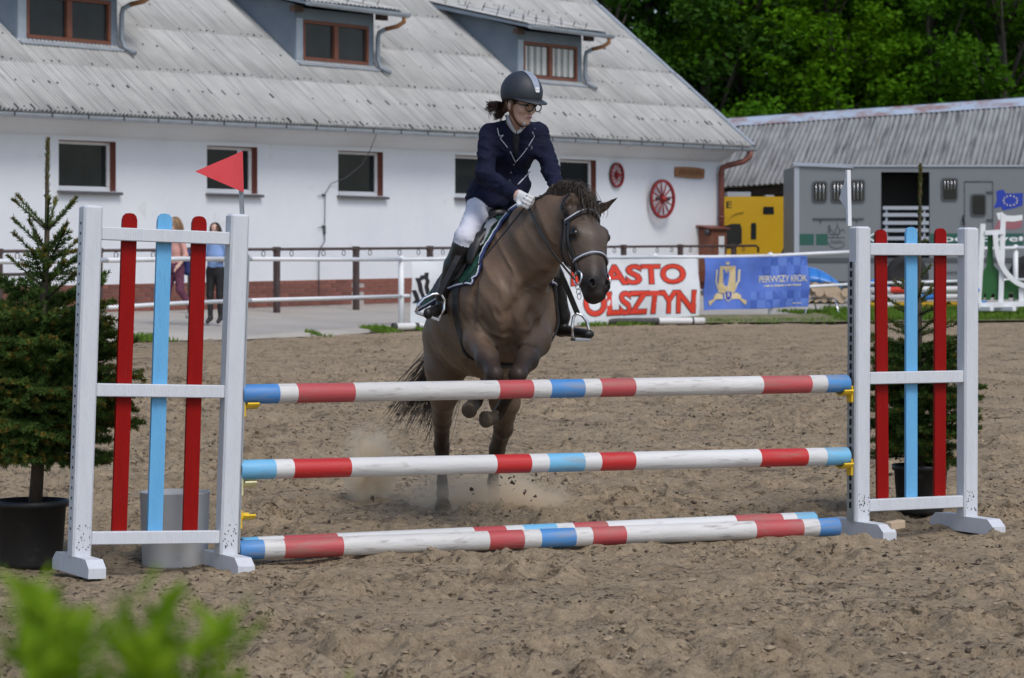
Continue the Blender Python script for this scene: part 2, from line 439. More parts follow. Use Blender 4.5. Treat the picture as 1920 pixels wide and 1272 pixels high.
def sheet_mat(name, base, dark, streak=1.0):
    """weathered corrugated sheet: streaks down the slope (object y), tone per sheet"""
    m = bpy.data.materials.new(name); m.use_nodes = True
    nt = m.node_tree; N = nt.nodes; L = nt.links; b = N['Principled BSDF']; b.inputs['Roughness'].default_value = 0.8
    tc = N.new('ShaderNodeTexCoord'); oi = N.new('ShaderNodeObjectInfo')
    ad = N.new('ShaderNodeVectorMath'); ad.operation = 'MULTIPLY_ADD'
    L.new(oi.outputs['Location'], ad.inputs[0]); ad.inputs[1].default_value = (3.1, 1.7, 2.3); L.new(tc.outputs['Object'], ad.inputs[2])
    mp = N.new('ShaderNodeMapping'); mp.inputs['Scale'].default_value = (14, 0.7, 1)
    L.new(ad.outputs[0], mp.inputs['Vector'])
    nz = N.new('ShaderNodeTexNoise'); nz.inputs['Scale'].default_value = 1; nz.inputs['Detail'].default_value = 5
    L.new(mp.outputs[0], nz.inputs['Vector'])
    rp = N.new('ShaderNodeValToRGB'); e = rp.color_ramp.elements
    e[0].position = 0.30; e[0].color = (*dark, 1); e[1].position = 0.5; e[1].color = (*base, 1)
    e2 = rp.color_ramp.elements.new(0.8); e2.color = (*[c * 1.15 for c in base], 1)
    L.new(nz.outputs['Fac'], rp.inputs['Fac'])
    n2 = N.new('ShaderNodeTexNoise'); n2.inputs['Scale'].default_value = 1.7; n2.inputs['Detail'].default_value = 8
    L.new(ad.outputs[0], n2.inputs['Vector'])
    m2 = N.new('ShaderNodeMapRange'); m2.inputs['From Min'].default_value = 0.3; m2.inputs['From Max'].default_value = 0.75
    m2.inputs['To Min'].default_value = 0.84; m2.inputs['To Max'].default_value = 1.12
    L.new(n2.outputs['Fac'], m2.inputs['Value'])
    mr = N.new('ShaderNodeMapRange'); mr.inputs['To Min'].default_value = 0.955; mr.inputs['To Max'].default_value = 1.04
    L.new(oi.outputs['Random'], mr.inputs['Value'])
    mu = N.new('ShaderNodeMath'); mu.operation = 'MULTIPLY'; L.new(m2.outputs[0], mu.inputs[0]); L.new(mr.outputs[0], mu.inputs[1])
    hs = N.new('ShaderNodeHueSaturation'); L.new(mu.outputs[0], hs.inputs['Value']); L.new(rp.outputs[0], hs.inputs['Color'])
    L.new(hs.outputs[0], b.inputs['Base Color'])
    _M[name] = m
sheet_mat('sheet_pale', (0.44, 0.44, 0.425), (0.335, 0.335, 0.33))
mat('pipe_grey', (0.20, 0.235, 0.27), (0.27, 0.30, 0.33), 5, 0.55, metal=0.2)
sheet_mat('sheet_old', (0.25, 0.255, 0.255), (0.085, 0.085, 0.085))

def sand_mat():
    m = bpy.data.materials.new('sand'); m.use_nodes = True
    nt = m.node_tree; N = nt.nodes; L = nt.links; b = N['Principled BSDF']
    b.inputs['Roughness'].default_value = 0.95; b.inputs['Specular IOR Level'].default_value = 0.15
    g = N.new('ShaderNodeNewGeometry')
    def nz(scale, det=8, rough=0.65, st=(1, 1, 1)):
        mp = N.new('ShaderNodeMapping'); mp.inputs['Scale'].default_value = st; L.new(g.outputs['Position'], mp.inputs['Vector'])
        n = N.new('ShaderNodeTexNoise'); n.inputs['Scale'].default_value = scale; n.inputs['Detail'].default_value = det; n.inputs['Roughness'].default_value = rough
        L.new(mp.outputs[0], n.inputs['Vector']); return n.outputs['Fac']
    def ramp(x, stops):
        r = N.new('ShaderNodeValToRGB'); e = r.color_ramp.elements
        while len(e) < len(stops): e.new(0.5)
        for i, (p, c) in enumerate(stops): e[i].position = p; e[i].color = (*c, 1)
        L.new(x, r.inputs['Fac']); return r.outputs['Color']
    big = ramp(nz(0.9, 6), [(0.3, (0.34, 0.262, 0.170)), (0.7, (0.45, 0.352, 0.236))])
    fine = nz(26, 8, 0.75)
    f2 = N.new('ShaderNodeMapRange'); f2.inputs['From Min'].default_value = 0.3; f2.inputs['From Max'].default_value = 0.7
    f2.inputs['To Min'].default_value = 0.66; f2.inputs['To Max'].default_value = 1.26; L.new(fine, f2.inputs['Value'])
    hs = N.new('ShaderNodeHueSaturation'); L.new(big, hs.inputs['Color']); L.new(f2.outputs[0], hs.inputs['Value'])
    # damp dark crumbs lying in the sand
    cr = nz(24, 7, 0.75); cl = nz(1.6, 4)
    s = N.new('ShaderNodeMath'); s.operation = 'MULTIPLY_ADD'; L.new(cl, s.inputs[0]); s.inputs[1].default_value = 0.32; L.new(cr, s.inputs[2])
    mk = N.new('ShaderNodeMapRange'); mk.inputs['From Min'].default_value = 0.70; mk.inputs['From Max'].default_value = 0.79; mk.inputs['To Max'].default_value = 0.95
    L.new(s.outputs[0], mk.inputs['Value'])
    mx = N.new('ShaderNodeMix'); mx.data_type = 'RGBA'; L.new(mk.outputs[0], mx.inputs['Factor']); L.new(hs.outputs[0], mx.inputs['A'])
    mx.inputs['B'].default_value = (0.055, 0.040, 0.027, 1)
    # broader darker patches of damp, freshly turned sand
    tn = nz(3.2, 6, 0.7); tm = N.new('ShaderNodeMapRange'); tm.inputs['From Min'].default_value = 0.53; tm.inputs['From Max'].default_value = 0.68; tm.inputs['To Max'].default_value = 0.80
    L.new(tn, tm.inputs['Value'])
    m3 = N.new('ShaderNodeMix'); m3.data_type = 'RGBA'; L.new(tm.outputs[0], m3.inputs['Factor']); L.new(mx.outputs['Result'], m3.inputs['A']); m3.inputs['B'].default_value = (0.165, 0.122, 0.080, 1)
    L.new(m3.outputs['Result'], b.inputs['Base Color'])
    bp = N.new('ShaderNodeBump'); bp.inputs['Strength'].default_value = 1.0; bp.inputs['Distance'].default_value = 0.02
    ad = N.new('ShaderNodeMath'); ad.operation = 'ADD'; L.new(fine, ad.inputs[0]); L.new(nz(75, 4), ad.inputs[1])
    L.new(ad.outputs[0], bp.inputs['Height']); L.new(bp.outputs[0], b.inputs['Normal'])
    _M['sand'] = m
sand_mat()
mat('verge', (0.10, 0.12, 0.04), (0.20, 0.17, 0.10), 3, 0.95, 0.5, 30)
mat('meadow', (0.06, 0.085, 0.025), (0.10, 0.12, 0.04), 0.6, 0.95)
# ------------------------------------------------------------------ ground
def ground_h(x, y):
    return 0.30 * sstep(14, 36, y)
def sand_micro(x, y):
    h = 0.055 * (fbm(x * 1.3, y * 1.3, 3, 3) - 0.45)
    h = h + 0.052 * (fbm(x * 5.5, y * 5.5, 4, 11) - 0.45)
    r = 1 - np.abs(2 * fbm(x * 9, y * 9, 3, 31) - 0.9)
    h = h + 0.009 * (r - 0.6)
    c = np.clip(fbm(x * 17, y * 17, 3, 51) - 0.47, 0, 1)
    h = h + 0.11 * c * sstep(0.30, 0.52, fbm(x * 0.9, y * 0.9, 2, 77))
    d = np.clip(0.38 - fbm(x * 12 + 40, y * 12, 3, 91), 0, 1)
    return h - 0.16 * d
_pits = []
for _ in range(620):
    _y = 9.3 + 32 * RNG.random() ** 1.3
    _pits.append((RNG.uniform(-1, 1) * (0.19 * _y + 0.3), _y, RNG.uniform(0, 6.28), RNG.uniform(0.08, 0.14)))
def sand_pits(x, y, h):
    """hoof prints: a bowl with a pushed-up rim"""
    for px, py, a, r in _pits:
        if x.ndim == 2:
            i0, i1 = np.searchsorted(x[:, 0], (px - 0.4, px + 0.4)); j0, j1 = np.searchsorted(y[0], (py - 0.4, py + 0.4)); k = (slice(i0, i1), slice(j0, j1))
            if i1 <= i0 or j1 <= j0: continue
        else:
            k = (np.abs(x - px) < 0.4) & (np.abs(y - py) < 0.4)
            if not k.any(): continue
        dx = x[k] - px; dy = y[k] - py
        e = np.hypot((dx * math.cos(a) + dy * math.sin(a)) / 1.3, -dx * math.sin(a) + dy * math.cos(a)) / r
        h[k] += -0.036 * np.exp(-(e * 1.15) ** 4) + 0.024 * np.exp(-((e - 1.25) / 0.35) ** 2) * (0.4 + 1.2 * vnoise(x[k] * 16, y[k] * 16, 5))
    return h
def sheet(name, xs, ys, hf, m, kind='structure'):
    X, Y = np.meshgrid(xs, ys, indexing='ij')
    Z = hf(X, Y)
    o = np_obj(name, np.stack([X.ravel(), Y.ravel(), Z.ravel()], 1), grid_faces(len(xs), len(ys)), m)
    return tag(o, kind=kind)
def sand_h(X, Y):
    h = ground_h(X, Y) + sand_micro(X, Y) * (1 - 0.2 * sstep(22, 34, Y))
    h = sand_pits(X, Y, h)
    # the sand is trodden down a little where the wings and the left pot stand
    for cx, cy in ((-1.35, 14.0), (-2.0, 13.7), (1.95, 15.65), (2.58, 15.98), (-2.4, 14.1)):
        w_ = sstep(0.72, 0.42, np.hypot(X - cx, Y - cy)); h = h * (1 - 0.6 * w_) - 0.042 * w_ * (0.72 if cx < 0 else 1.1)
    return h - 0.012
xs = np.concatenate([np.arange(-14, -3.8, 0.12), np.arange(-3.8, 3.9, 0.0145), np.arange(3.9, 16, 0.12)])
ys = np.concatenate([np.arange(1.0, 9.2, 0.1), np.arange(9.2, 18.5, 0.0145), np.arange(18.5, 19.5, 0.03), np.arange(19.5, 30, 0.05), np.arange(30, 53, 0.12)])
sheet('arena_sand', xs, ys, sand_h, 'sand')
big = np.concatenate([np.linspace(-900, -60, 12), np.linspace(-50, 60, 45), np.linspace(80, 900, 12)])
bigy = np.concatenate([np.linspace(-300, -20, 6), np.linspace(-10, 120, 60), np.linspace(140, 1500, 12)])
sheet('ground', big, bigy, lambda X, Y: -0.2 + 0.58 * sstep(40, 60, Y), 'meadow')

# edge between the sand and the concrete yard
EDGE = [(-700, 33), (-200, 36), (250, 38.4), (450, 39), (640, 41), (740, 43.4), (1100, 46.3), (1300, 47.4), (1500, 48), (1640, 48.4), (1920, 49.2), (2600, 50)]
EDGE = [((u - 960) / F * y, y) for u, y in EDGE]
def resample(poly, n):
    p = np.array(poly, float); d = np.concatenate([[0], np.cumsum(np.hypot(*np.diff(p, axis=0).T))])
    t = np.linspace(0, d[-1], n)
    return np.stack([np.interp(t, d, p[:, 0]), np.interp(t, d, p[:, 1])], 1)
ed = resample(EDGE, 160)
rows = []
for k, (off, z) in enumerate([(0, 0.30), (0.03, 0.345), (1.5, 0.39), (4, 0.47), (7, 0.55), (12, 0.56), (45, 0.56)]):
    w = vnoise(ed[:, 0] * 3, ed[:, 1] * 3, 9) * 0.25 if k < 2 else 0
    rows.append(np.stack([ed[:, 0] - 0.45 * off, ed[:, 1] + 0.89 * off + w, np.full(len(ed), z)], 1))
np_ap = np.concatenate(rows)
tag(np_obj('concrete_yard', np_ap, grid_faces(len(rows), len(ed))[:, ::-1], 'concrete'), kind='structure')
# grass verge strip on the right
gx = ed[ed[:, 0] > 2.5]
vr = []
for off, z in [(-0.25, 0.312), (0.0, 0.34), (0.8, 0.375), (2.3, 0.43)]:
    wid = np.interp(gx[:, 0], [2.5, 5.2, 6.2, 12], [0.1, 0.16, 1, 1])
    o2 = off * wid if off > 0 else off
    vr.append(np.stack([gx[:, 0] - 0.45 * o2, gx[:, 1] + 0.89 * o2, np.full(len(gx), z) + 0.012], 1))
tag(np_obj('grass_verge', np.concatenate(vr), grid_faces(4, len(gx))[:, ::-1], 'verge'), kind='structure')

# ------------------------------------------------------------------ barn
W0 = V(-6.953, 44.5, 0); BT = V(0.5628, 0.8266, 0); BB = V(-0.8266, 0.5628, 0); Z = V(0, 0, 1)
def B(q, y, z): return W0 + BT * q + BB * y + Z * (z + 0.005 * q)
BROT = math.atan2(BT.y, BT.x)
QL, QR = -6.0, 20.15
barn = thing('stable_barn', W0, 'long white stable building with pale corrugated roof and three dormers', 'barn')
holes = [(3.5 * k, 3.5 * k + 1.30, 2.42, 3.20) for k in range(-1, 5)]
def holed_wall(mb, q0, q1, z0, z1, hs, depth, m=0, y=0.0):
    qs = sorted({q0, q1, *[h[0] for h in hs], *[h[1] for h in hs]})
    zs = sorted({z0, z1, *[h[2] for h in hs], *[h[3] for h in hs]})
    for a, b in zip(qs, qs[1:]):
        for c, d in zip(zs, zs[1:]):
            if any(h[0] <= a and b <= h[1] and h[2] <= c and d <= h[3] for h in hs): continue
            mb.add([B(a, y, c), B(b, y, c), B(b, y, d), B(a, y, d)], [(0, 1, 2, 3)], m)
    for a, b, c, d in hs:
        P4 = [(a, c), (b, c), (b, d), (a, d)]
        for i in range(4):
            p, r = P4[i], P4[(i + 1) % 4]
            mb.add([B(p[0], y, p[1]), B(p[0], y + depth, p[1]), B(r[0], y + depth, r[1]), B(r[0], y, r[1])], [(0, 1, 2, 3)], m)
mb = MB()
holed_wall(mb, QL, QR, 0.3, 3.62, holes, 0.18)
# gable end, back and left end
RT = 0.81
ridge_y = 5.9
gz = 3.57 + RT * (ridge_y + 0.5) - 0.15
mb.add([B(QR, 0, 0.3), B(QR, 2 * ridge_y, 0.3), B(QR, 2 * ridge_y, 3.62), B(QR, ridge_y, gz), B(QR, 0, 3.62)], [(0, 1, 2, 3, 4)])
mb.add([B(QL, 0, 0.3), B(QL, 2 * ridge_y, 0.3), B(QL, 2 * ridge_y, 3.62), B(QL, ridge_y, gz), B(QL, 0, 3.62)], [(4, 3, 2, 1, 0)])
mb.add([B(QL, 2 * ridge_y, 0.3), B(QR, 2 * ridge_y, 0.3), B(QR, 2 * ridge_y, 3.62), B(QL, 2 * ridge_y, 3.62)], [(3, 2, 1, 0)])
mb.build('wall', 'wall_render', barn)
# coved cornice under the eave
mb = MB()
prof = [(-0.003, 3.26), (-0.09, 3.30), (-0.20, 3.37), (-0.33, 3.46), (-0.42, 3.50), (-0.42, 3.56), (-0.003, 3.56)]
pts = [B(QL, p[0], p[1]) for p in prof] + [B(QR + 0.02, p[0], p[1]) for p in prof]
n = len(prof)
mb.add(pts, [tuple(range(n)), tuple(range(2 * n - 1, n - 1, -1))] + [(i, n + i, n + (i + 1) % n, (i + 1) % n) for i in range(n)])
mb.build('cornice', 'wall_render', barn)
# brick plinth: mortar bed with single bricks standing proud
mb = MB()
c0 = [(-0.03, 0.3), (-0.03, 0.965), (0.0, 0.965), (0.0, 0.3)]
PLE = 7.6
mb.add([B(QL, *p) for p in c0] + [B(QR, *p) for p in c0] , [(0, 4, 5, 1), (1, 5, 6, 2), (4, 7, 6, 5)])
plinth = mb.build('brick_plinth', 'mortar', barn)
mb = MB(); mb.obox((0, 0, 0), (1, 0, 0), (0, 1, 0), (0, 0, 1), 0.140, 0.008, 0.032, 0, 0.003)
brick_me = mb.mesh('brick', 'brick')
row_h, n_row = 0.073, 6
cnt = 0
for r in range(n_row):
    zc = 0.965 - 0.037 - r * row_h
    q = -2.0 + (0.146 if r % 2 else 0.0)
    while q < PLE - 0.16 and cnt < 290:
        b = bpy.data.objects.new('brick', brick_me); link(b, plinth)
        jit = random.uniform(-0.0015, 0.0015)
        b.location = B(q, -0.034 + jit, zc) - wloc(plinth); b.rotation_euler = (0, 0, BROT)
        q += 0.292; cnt += 1
mb = MB()      # the courses hidden by banners and outside the frame
for r in range(n_row):
    for a, b in ((QL + 0.16, -2.16), (PLE + 0.1, QR - 0.16)):
        q = a + (0.146 if r % 2 else 0.0)
        while q < b: mb.obox(B(q, -0.034, 0.965 - 0.037 - r * row_h), BT, BB, Z, 0.140, 0.008, 0.032); q += 0.292
tag(mb.build('further_bricks', 'brick', plinth), kind='stuff')
# windows
for k, (a, b, c, d) in enumerate(holes):
    w = MB()
    f, y0, y1 = 0.055, 0.12, 0.17
    def fr(q0, q1, z0, z1, m=0): w.obox(B((q0 + q1) / 2, (y0 + y1) / 2, (z0 + z1) / 2), BT, BB, Z, (q1 - q0) / 2, (y1 - y0) / 2, (z1 - z0) / 2, m, 0.006)
    fr(a, b, d - f, d); fr(a, b, c, c + f + 0.02); fr(a, a + f, c + f + 0.022, d - f - 0.002); fr(b - f - 0.012, b, c + f + 0.022, d - f - 0.002)
    wo = w.build('window', 'pvc', barn)
    g = MB(); g.obox(B((a + b) / 2, 0.155, (c + d) / 2), BT, BB, Z, (b - a) / 2 - f, 0.004, (d - c) / 2 - f)
    g.build('pane', 'glass_dark', wo)
    j = MB(); j.obox(B(b - 0.006, 0.06, (c + d) / 2), BT, BB, Z, 0.004, 0.058, (d - c) / 2 - 0.002); j.build('jamb', 'red_brown', wo)
    j = MB(); j.obox(B((a + b) / 2, 0.06, d - 0.006), BT, BB, Z, (b - a) / 2 - 0.012, 0.058, 0.004); j.build('lintel', 'brown_frame', wo)
    s = MB(); s.obox(B((a + b) / 2 + 0.02, 0.02, c - 0.015), BT, BB + Z * 0.08, Z, (b - a) / 2 + 0.06, 0.10, 0.012, 0, 0.004)
    s.obox(B((a + b) / 2 + 0.02, -0.078, c - 0.035), BT, BB, Z, (b - a) / 2 + 0.06, 0.004, 0.022); s.build('sill', 'sill_metal', wo)
# roof: solid deck, single corrugated sheets laid on it
EZ = 3.57; EY = -0.5
sl = math.atan(RT); slope_len = (ridge_y - EY) / math.cos(sl)
mb = MB()
dz = 0.05
top = [(EY + 0.06, EZ + 0.03), (ridge_y, EZ + RT * (ridge_y - EY) - 0.02), (2 * ridge_y - EY - 0.06, EZ + 0.03)]
pr = [(EY + 0.06, EZ - 0.05)] + top + [(2 * ridge_y - EY - 0.06, EZ - 0.05), (ridge_y, EZ + RT * (ridge_y - EY) - 0.14)]
n = len(pr)
mb.add([B(QL, *p) for p in pr] + [B(QR + 0.42, *p) for p in pr], [tuple(range(n)), tuple(range(2 * n - 1, n - 1, -1))] + [(i, n + i, n + (i + 1) % n, (i + 1) % n) for i in range(n)])
roof = mb.build('roof', 'sheet_pale', barn)
def corrugated(name, w, l, waves, amp, m, th=0.005, seg=8):
    mb = MB()
    nx = waves * seg + 1
    vs = []
    for y in (0, l):
        for dzv in (0, -th):
            for i in range(nx):
                x = w * i / (nx - 1)
                vs.append((x, y, amp * math.cos(2 * math.pi * waves * i / (nx - 1)) + dzv))
    fs = []
    a, b, c, d = 0, nx, 2 * nx, 3 * nx
    for i in range(nx - 1):
        fs += [(a + i, a + i + 1, c + i + 1, c + i), (b + i, d + i, d + i + 1, b + i + 1), (a + i, b + i, b + i + 1, a + i + 1)]
    mb.add(vs, fs, 0, True)
    return mb.mesh(name, m)
SW, SLN = 0.90, 1.25
sheet_me = corrugated('roof_sheet', SW, SLN + 0.12, 10, 0.025, 'sheet_pale')
R_roof = Matrix((BT, (BB * math.cos(sl) + Z * math.sin(sl)), (BB * -math.sin(sl) + Z * math.cos(sl)))).transposed()
eul = R_roof.to_euler()
bolts = MB()
q_list = [QR + 0.45 - SW * (i + 1) for i in range(29)]
for r in range(6):
    for i, q in enumerate(q_list):
        s0 = r * SLN
        o = bpy.data.objects.new('roof_sheet', sheet_me); link(o, roof)
        lift = 0.045 + random.uniform(0, 0.002)
        yb = EY + s0 * math.cos(sl); zb = EZ + s0 * math.sin(sl)
        base = B(q, yb, zb) + R_roof.col[2] * lift
        o.location = base - wloc(roof)
        e = (R_roof @ Matrix.Rotation(-0.004, 3, 'X')).to_euler(); o.rotation_euler = e
        for s_off, step in ((0.05, 2), (0.72, 4)):
            for wv in range(1, 10, step):
                if random.random() < (0.15 if r == 0 else 0.42): continue
                jx = q + SW * (wv / 10) + random.uniform(-0.01, 0.01)
                ss = s0 + s_off + random.uniform(-0.012, 0.012)
                c = B(jx, EY + ss * math.cos(sl), EZ + ss * math.sin(sl)) + R_roof.col[2] * (lift + 0.02)
                hl = random.choice((0.010, 0.014, 0.022)) if r else random.choice((0.015, 0.03, 0.06))
                bolts.obox(c, BT, R_roof.col[1], R_roof.col[2], random.uniform(0.006, 0.011), hl, 0.010)
tag(bolts.build('roof_fixings', 'bolt', roof), kind='stuff')
# verge strip, gutter, brackets, downpipe
mb = MB()
vq = QR + 0.47
for i in range(6):
    s0, s1 = i * 1.25, i * 1.25 + 1.22
    p0 = B(vq, EY + s0 * math.cos(sl), EZ + s0 * math.sin(sl)) + R_roof.col[2] * 0.05
    p1 = B(vq, EY + s1 * math.cos(sl), EZ + s1 * math.sin(sl)) + R_roof.col[2] * 0.06
    mb.obox((p0 + p1) / 2, BT, (p1 - p0), R_roof.col[2], 0.06, (p1 - p0).length / 2, 0.03)
mb.build('verge_flashing', 'zinc', roof)
def gutter(mb, a, b, r, out, m=0, n=9):
    vs = []
    for p in (a, b):
        for rr in (r, r - 0.008):
            for k in range(n):
                t = math.pi * k / (n - 1)
                vs.append(p + out * (math.cos(t) * rr) + Z * (-math.sin(t) * rr))
    fs = []
    for k in range(n - 1):
        fs += [(k, k + 1, 2 * n + k + 1, 2 * n + k), (n + k, 3 * n + k, 3 * n + k + 1, n + k + 1)]
    fs += [(0, 2 * n, 3 * n, n), (n - 1, 2 * n - 1, 4 * n - 1, 3 * n - 1), tuple(range(n, 2 * n)), tuple(range(4 * n - 1, 3 * n - 1, -1))]
    mb.add(vs, fs, m, False)
mb = MB(); gutter(mb, B(QL, EY - 0.05, EZ - 0.02), B(QR + 0.5, EY - 0.05, EZ - 0.02), 0.07, -BB)
gut = mb.build('gutter', 'zinc', barn)
for i in range(33):
    q = QL + 0.4 + i * 0.8
    mb = MB(); mb.obox(B(q, EY + 0.02, EZ - 0.075), BT, BB, Z, 0.012, 0.07, 0.008); mb.obox(B(q, EY - 0.124, EZ - 0.03), BT, BB, Z, 0.012, 0.004, 0.04); mb.build('gutter_bracket', 'iron', gut)
mb = MB()
qp = QR - 0.12
mb.tube([B(QR + 0.32, EY - 0.05, EZ - 0.06), B(QR + 0.30, EY - 0.04, EZ - 0.2), B(QR + 0.2, EY + 0.05, EZ - 0.3), B(qp + 0.12, -0.2, EZ - 0.38), B(qp + 0.02, -0.11, EZ - 0.43), B(qp, -0.1, EZ - 0.55), B(qp, -0.1, 0.5)], 0.062, 12)
for zz in (3.0, 2.1, 1.3): mb.tube([B(qp, -0.1, zz - 0.02), B(qp, -0.1, zz + 0.02)], 0.07, 12)
mb.build('downpipe', 'red_brown', barn)
# dormers
def dormer(q0, q1, curtain):
    yF, zB, zT = 0.93, EZ + RT * (0.93 - EY) + 0.02, 5.72
    yB = EY + (6.30 - EZ) / RT
    yW = yF + 1.9
    mb = MB()
    # front wall frame round the window, cheeks, sill apron
    wq0, wq1, wz0, wz1 = q0 + 0.22, q1 - 0.14, zB + 0.06, zT - 0.20
    def bx(a, b, c, d, y, th, m=0): mb.obox(B((a + b) / 2, y, (c + d) / 2), BT, BB, Z, (b - a) / 2, th, (d - c) / 2, m)
    bx(q0, wq0, zB - 0.1, zT, yF + 0.04, 0.04); bx(wq1, q1, zB - 0.1, zT, yF + 0.04, 0.04)
    bx(wq0, wq1, wz1, zT, yF + 0.04, 0.04); bx(wq0, wq1, zB - 0.1, wz0, yF + 0.04, 0.04)
    d = mb.build('dormer', 'cheek_metal', barn)
    for qq in (q0, q1):
        s = 1 if qq == q1 else -1
        c = MB()
        zr = 5.80; yTop = EY + (6.27 - EZ) / RT
        tri = [(yF + 0.002, zB - 0.05), (yTop, 6.27 - 0.0), (yF + 0.002, zT + 0.06)]
        a = [B(qq + 0.012 * s, *p) for p in tri]; b2 = [B(qq - 0.03 * s, *p) for p in tri]
        c.add(a + b2, [(0, 1, 2), (5, 4, 3), (0, 3, 4, 1), (1, 4, 5, 2), (2, 5, 3, 0)])
        c.build('cheek', 'cheek_metal', d)
    c = MB()
    c.obox(B(q0 + 0.11, yF - 0.006, (zB + zT) / 2 - 0.1), BT, BB, Z, 0.09, 0.006, (zT - zB) / 2 - 0.08)
    c.obox(B((q0 + q1) / 2, yF - 0.06, zB - 0.0), BT, BB + Z * 0.3, Z, (q1 - q0) / 2 + 0.03, 0.09, 0.012)
    c.build('flashing', 'zinc', d)
    w = MB()
    f = 0.06
    def fr(a, b, c_, d_): w.obox(B((a + b) / 2, yF + 0.035, (c_ + d_) / 2), BT, BB, Z, (b - a) / 2, 0.045, (d_ - c_) / 2, 0, 0.006)
    fr(wq0, wq1, wz1 - f, wz1); fr(wq0, wq1, wz0, wz0 + f)
    mid = (wq0 + wq1) / 2
    for a, b in ((wq0, wq0 + f), (wq1 - f, wq1), (mid - f, mid + f)): fr(a, b, wz0 + f + 0.001, wz1 - f - 0.001)
    wo = w.build('window_frame', 'brown_frame', d)
    for a, b in ((wq0 + f, mid - f), (mid + f, wq1 - f)):
        g = MB(); g.obox(B((a + b) / 2, yF + 0.05, (wz0 + wz1) / 2), BT, BB, Z, (b - a) / 2, 0.004, (wz1 - wz0) / 2 - f)
        g.build('pane', 'glass_grey', d)
        if curtain:
            nW = 40
            vs = []
            for i in range(nW + 1):
                t = i / nW; q = a + (b - a) * (0.04 + 0.92 * t)
                yy = yF + 0.044 - 0.012 - 0.010 * math.sin(t * 34 + 2 * math.sin(t * 9))
                vs += [B(q, yy, wz0 + f + 0.02), B(q, yy, wz1 - f - 0.02)]
            keep = [i for i in range(nW) if (i * 7) % 11 not in (2, 5, 8)]
            cu = MB(); cu.add(vs, [(2 * i, 2 * i + 2, 2 * i + 3, 2 * i + 1) for i in keep], 0, True)
            cu.build('curtain', 'curtain', d)
    # shed roof of the dormer
    r = MB()
    ra, rb = (0.52, 5.80), (yB, 6.33)
    for q in ():
        pass
    for (qa, qb, th, m) in ((q0 - 0.28, q1 + 0.30, 0.05, 0),):
        pr = [(ra[0], ra[1] - th), (ra[0], ra[1]), (rb[0] + 0.15, rb[1] + 0.03), (rb[0] + 0.15, rb[1] - th)]
        r.add([B(qa, *p) for p in pr] + [B(qb, *p) for p in pr], [(3, 2, 1, 0), (4, 5, 6, 7)] + [(i, (i + 1) % 4, 4 + (i + 1) % 4, 4 + i) for i in range(4)])
    ro = r.build('dormer_roof', 'cheek_metal', d)
    sp = Vector((0, 0, 0))
    dv = (B(0, *rb) - B(0, *ra)); ln = dv.length; dv.normalize(); nv = BT.cross(dv).normalized()
    Rm = Matrix((BT, dv, nv)).transposed()
    wdt = (q1 - q0 + 0.56) / 3
    me = corrugated('dormer_sheet', wdt, ln + 0.12, 8, 0.012, 'sheet_pale')
    for i in range(3):
        o = bpy.data.objects.new('dormer_sheet', me); link(o, d)
        o.location = B(q0 - 0.28 + wdt * i, ra[0] - 0.03, ra[1] - 0.005) + nv * (0.025 + 0.003 * i) - wloc(d); o.rotation_euler = Rm.to_euler()
    pg = MB()
    for row, n_ in ((0.22, 6), (0.85, 6), (1.6, 5), (2.3, 4)):
        for i in range(n_):
            q = q0 - 0.2 + (q1 - q0 + 0.4) * (i + 0.2 + 0.3 * (int(row * 10) % 2)) / n_
            p = B(q, ra[0], ra[1]) + dv * row + nv * 0.03
            pg = MB(); pg.tube([p, p + nv * 0.11 + BT * 0.025], 0.009, 5); pg.build('snow_peg', 'iron', d)
    g = MB(); gutter(g, B(q0 - 0.25, ra[0] - 0.06, ra[1] - 0.01), B(q1 + 0.42, ra[0] - 0.06, ra[1] - 0.05), 0.075, -BB)
    g.build('dormer_gutter', 'zinc', d)
    for qq in (q0 - 0.10, q1 + 0.1):
        g = MB(); g.obox(B(qq, ra[0] + 0.30, zT - 0.03), BT, BB, Z, 0.13, 0.05, 0.055); g.build('rafter_end', 'beam', d)
    g = MB()
    qd = q1 + 0.04
    g.tube([B(q1 + 0.30, ra[0] - 0.06, ra[1] - 0.1), B(q1 + 0.31, ra[0] - 0.05, ra[1] - 0.2), B(q1 + 0.24, ra[0] + 0.05, ra[1] - 0.28), B(q1 + 0.13, yF - 0.18, ra[1] - 0.33)], 0.042, 10)
    g.build('pipe_elbow', 'old_wood', d)
    g = MB()
    g.tube([B(q1 + 0.14, yF - 0.18, ra[1] - 0.325), B(qd + 0.02, yF - 0.08, ra[1] - 0.40), B(qd, yF - 0.07, ra[1] - 0.5), B(qd, yF - 0.07, zB + 0.16), B(qd + 0.02, yF - 0.12, zB + 0.02), B(qd + 0.08, yF - 0.30, zB - 0.08)], 0.042, 10)
    g.build('dormer_downpipe', 'pipe_grey', d)
dormer(0.05, 2.35, False); dormer(6.98, 9.25, False); dormer(13.9, 16.2, True)

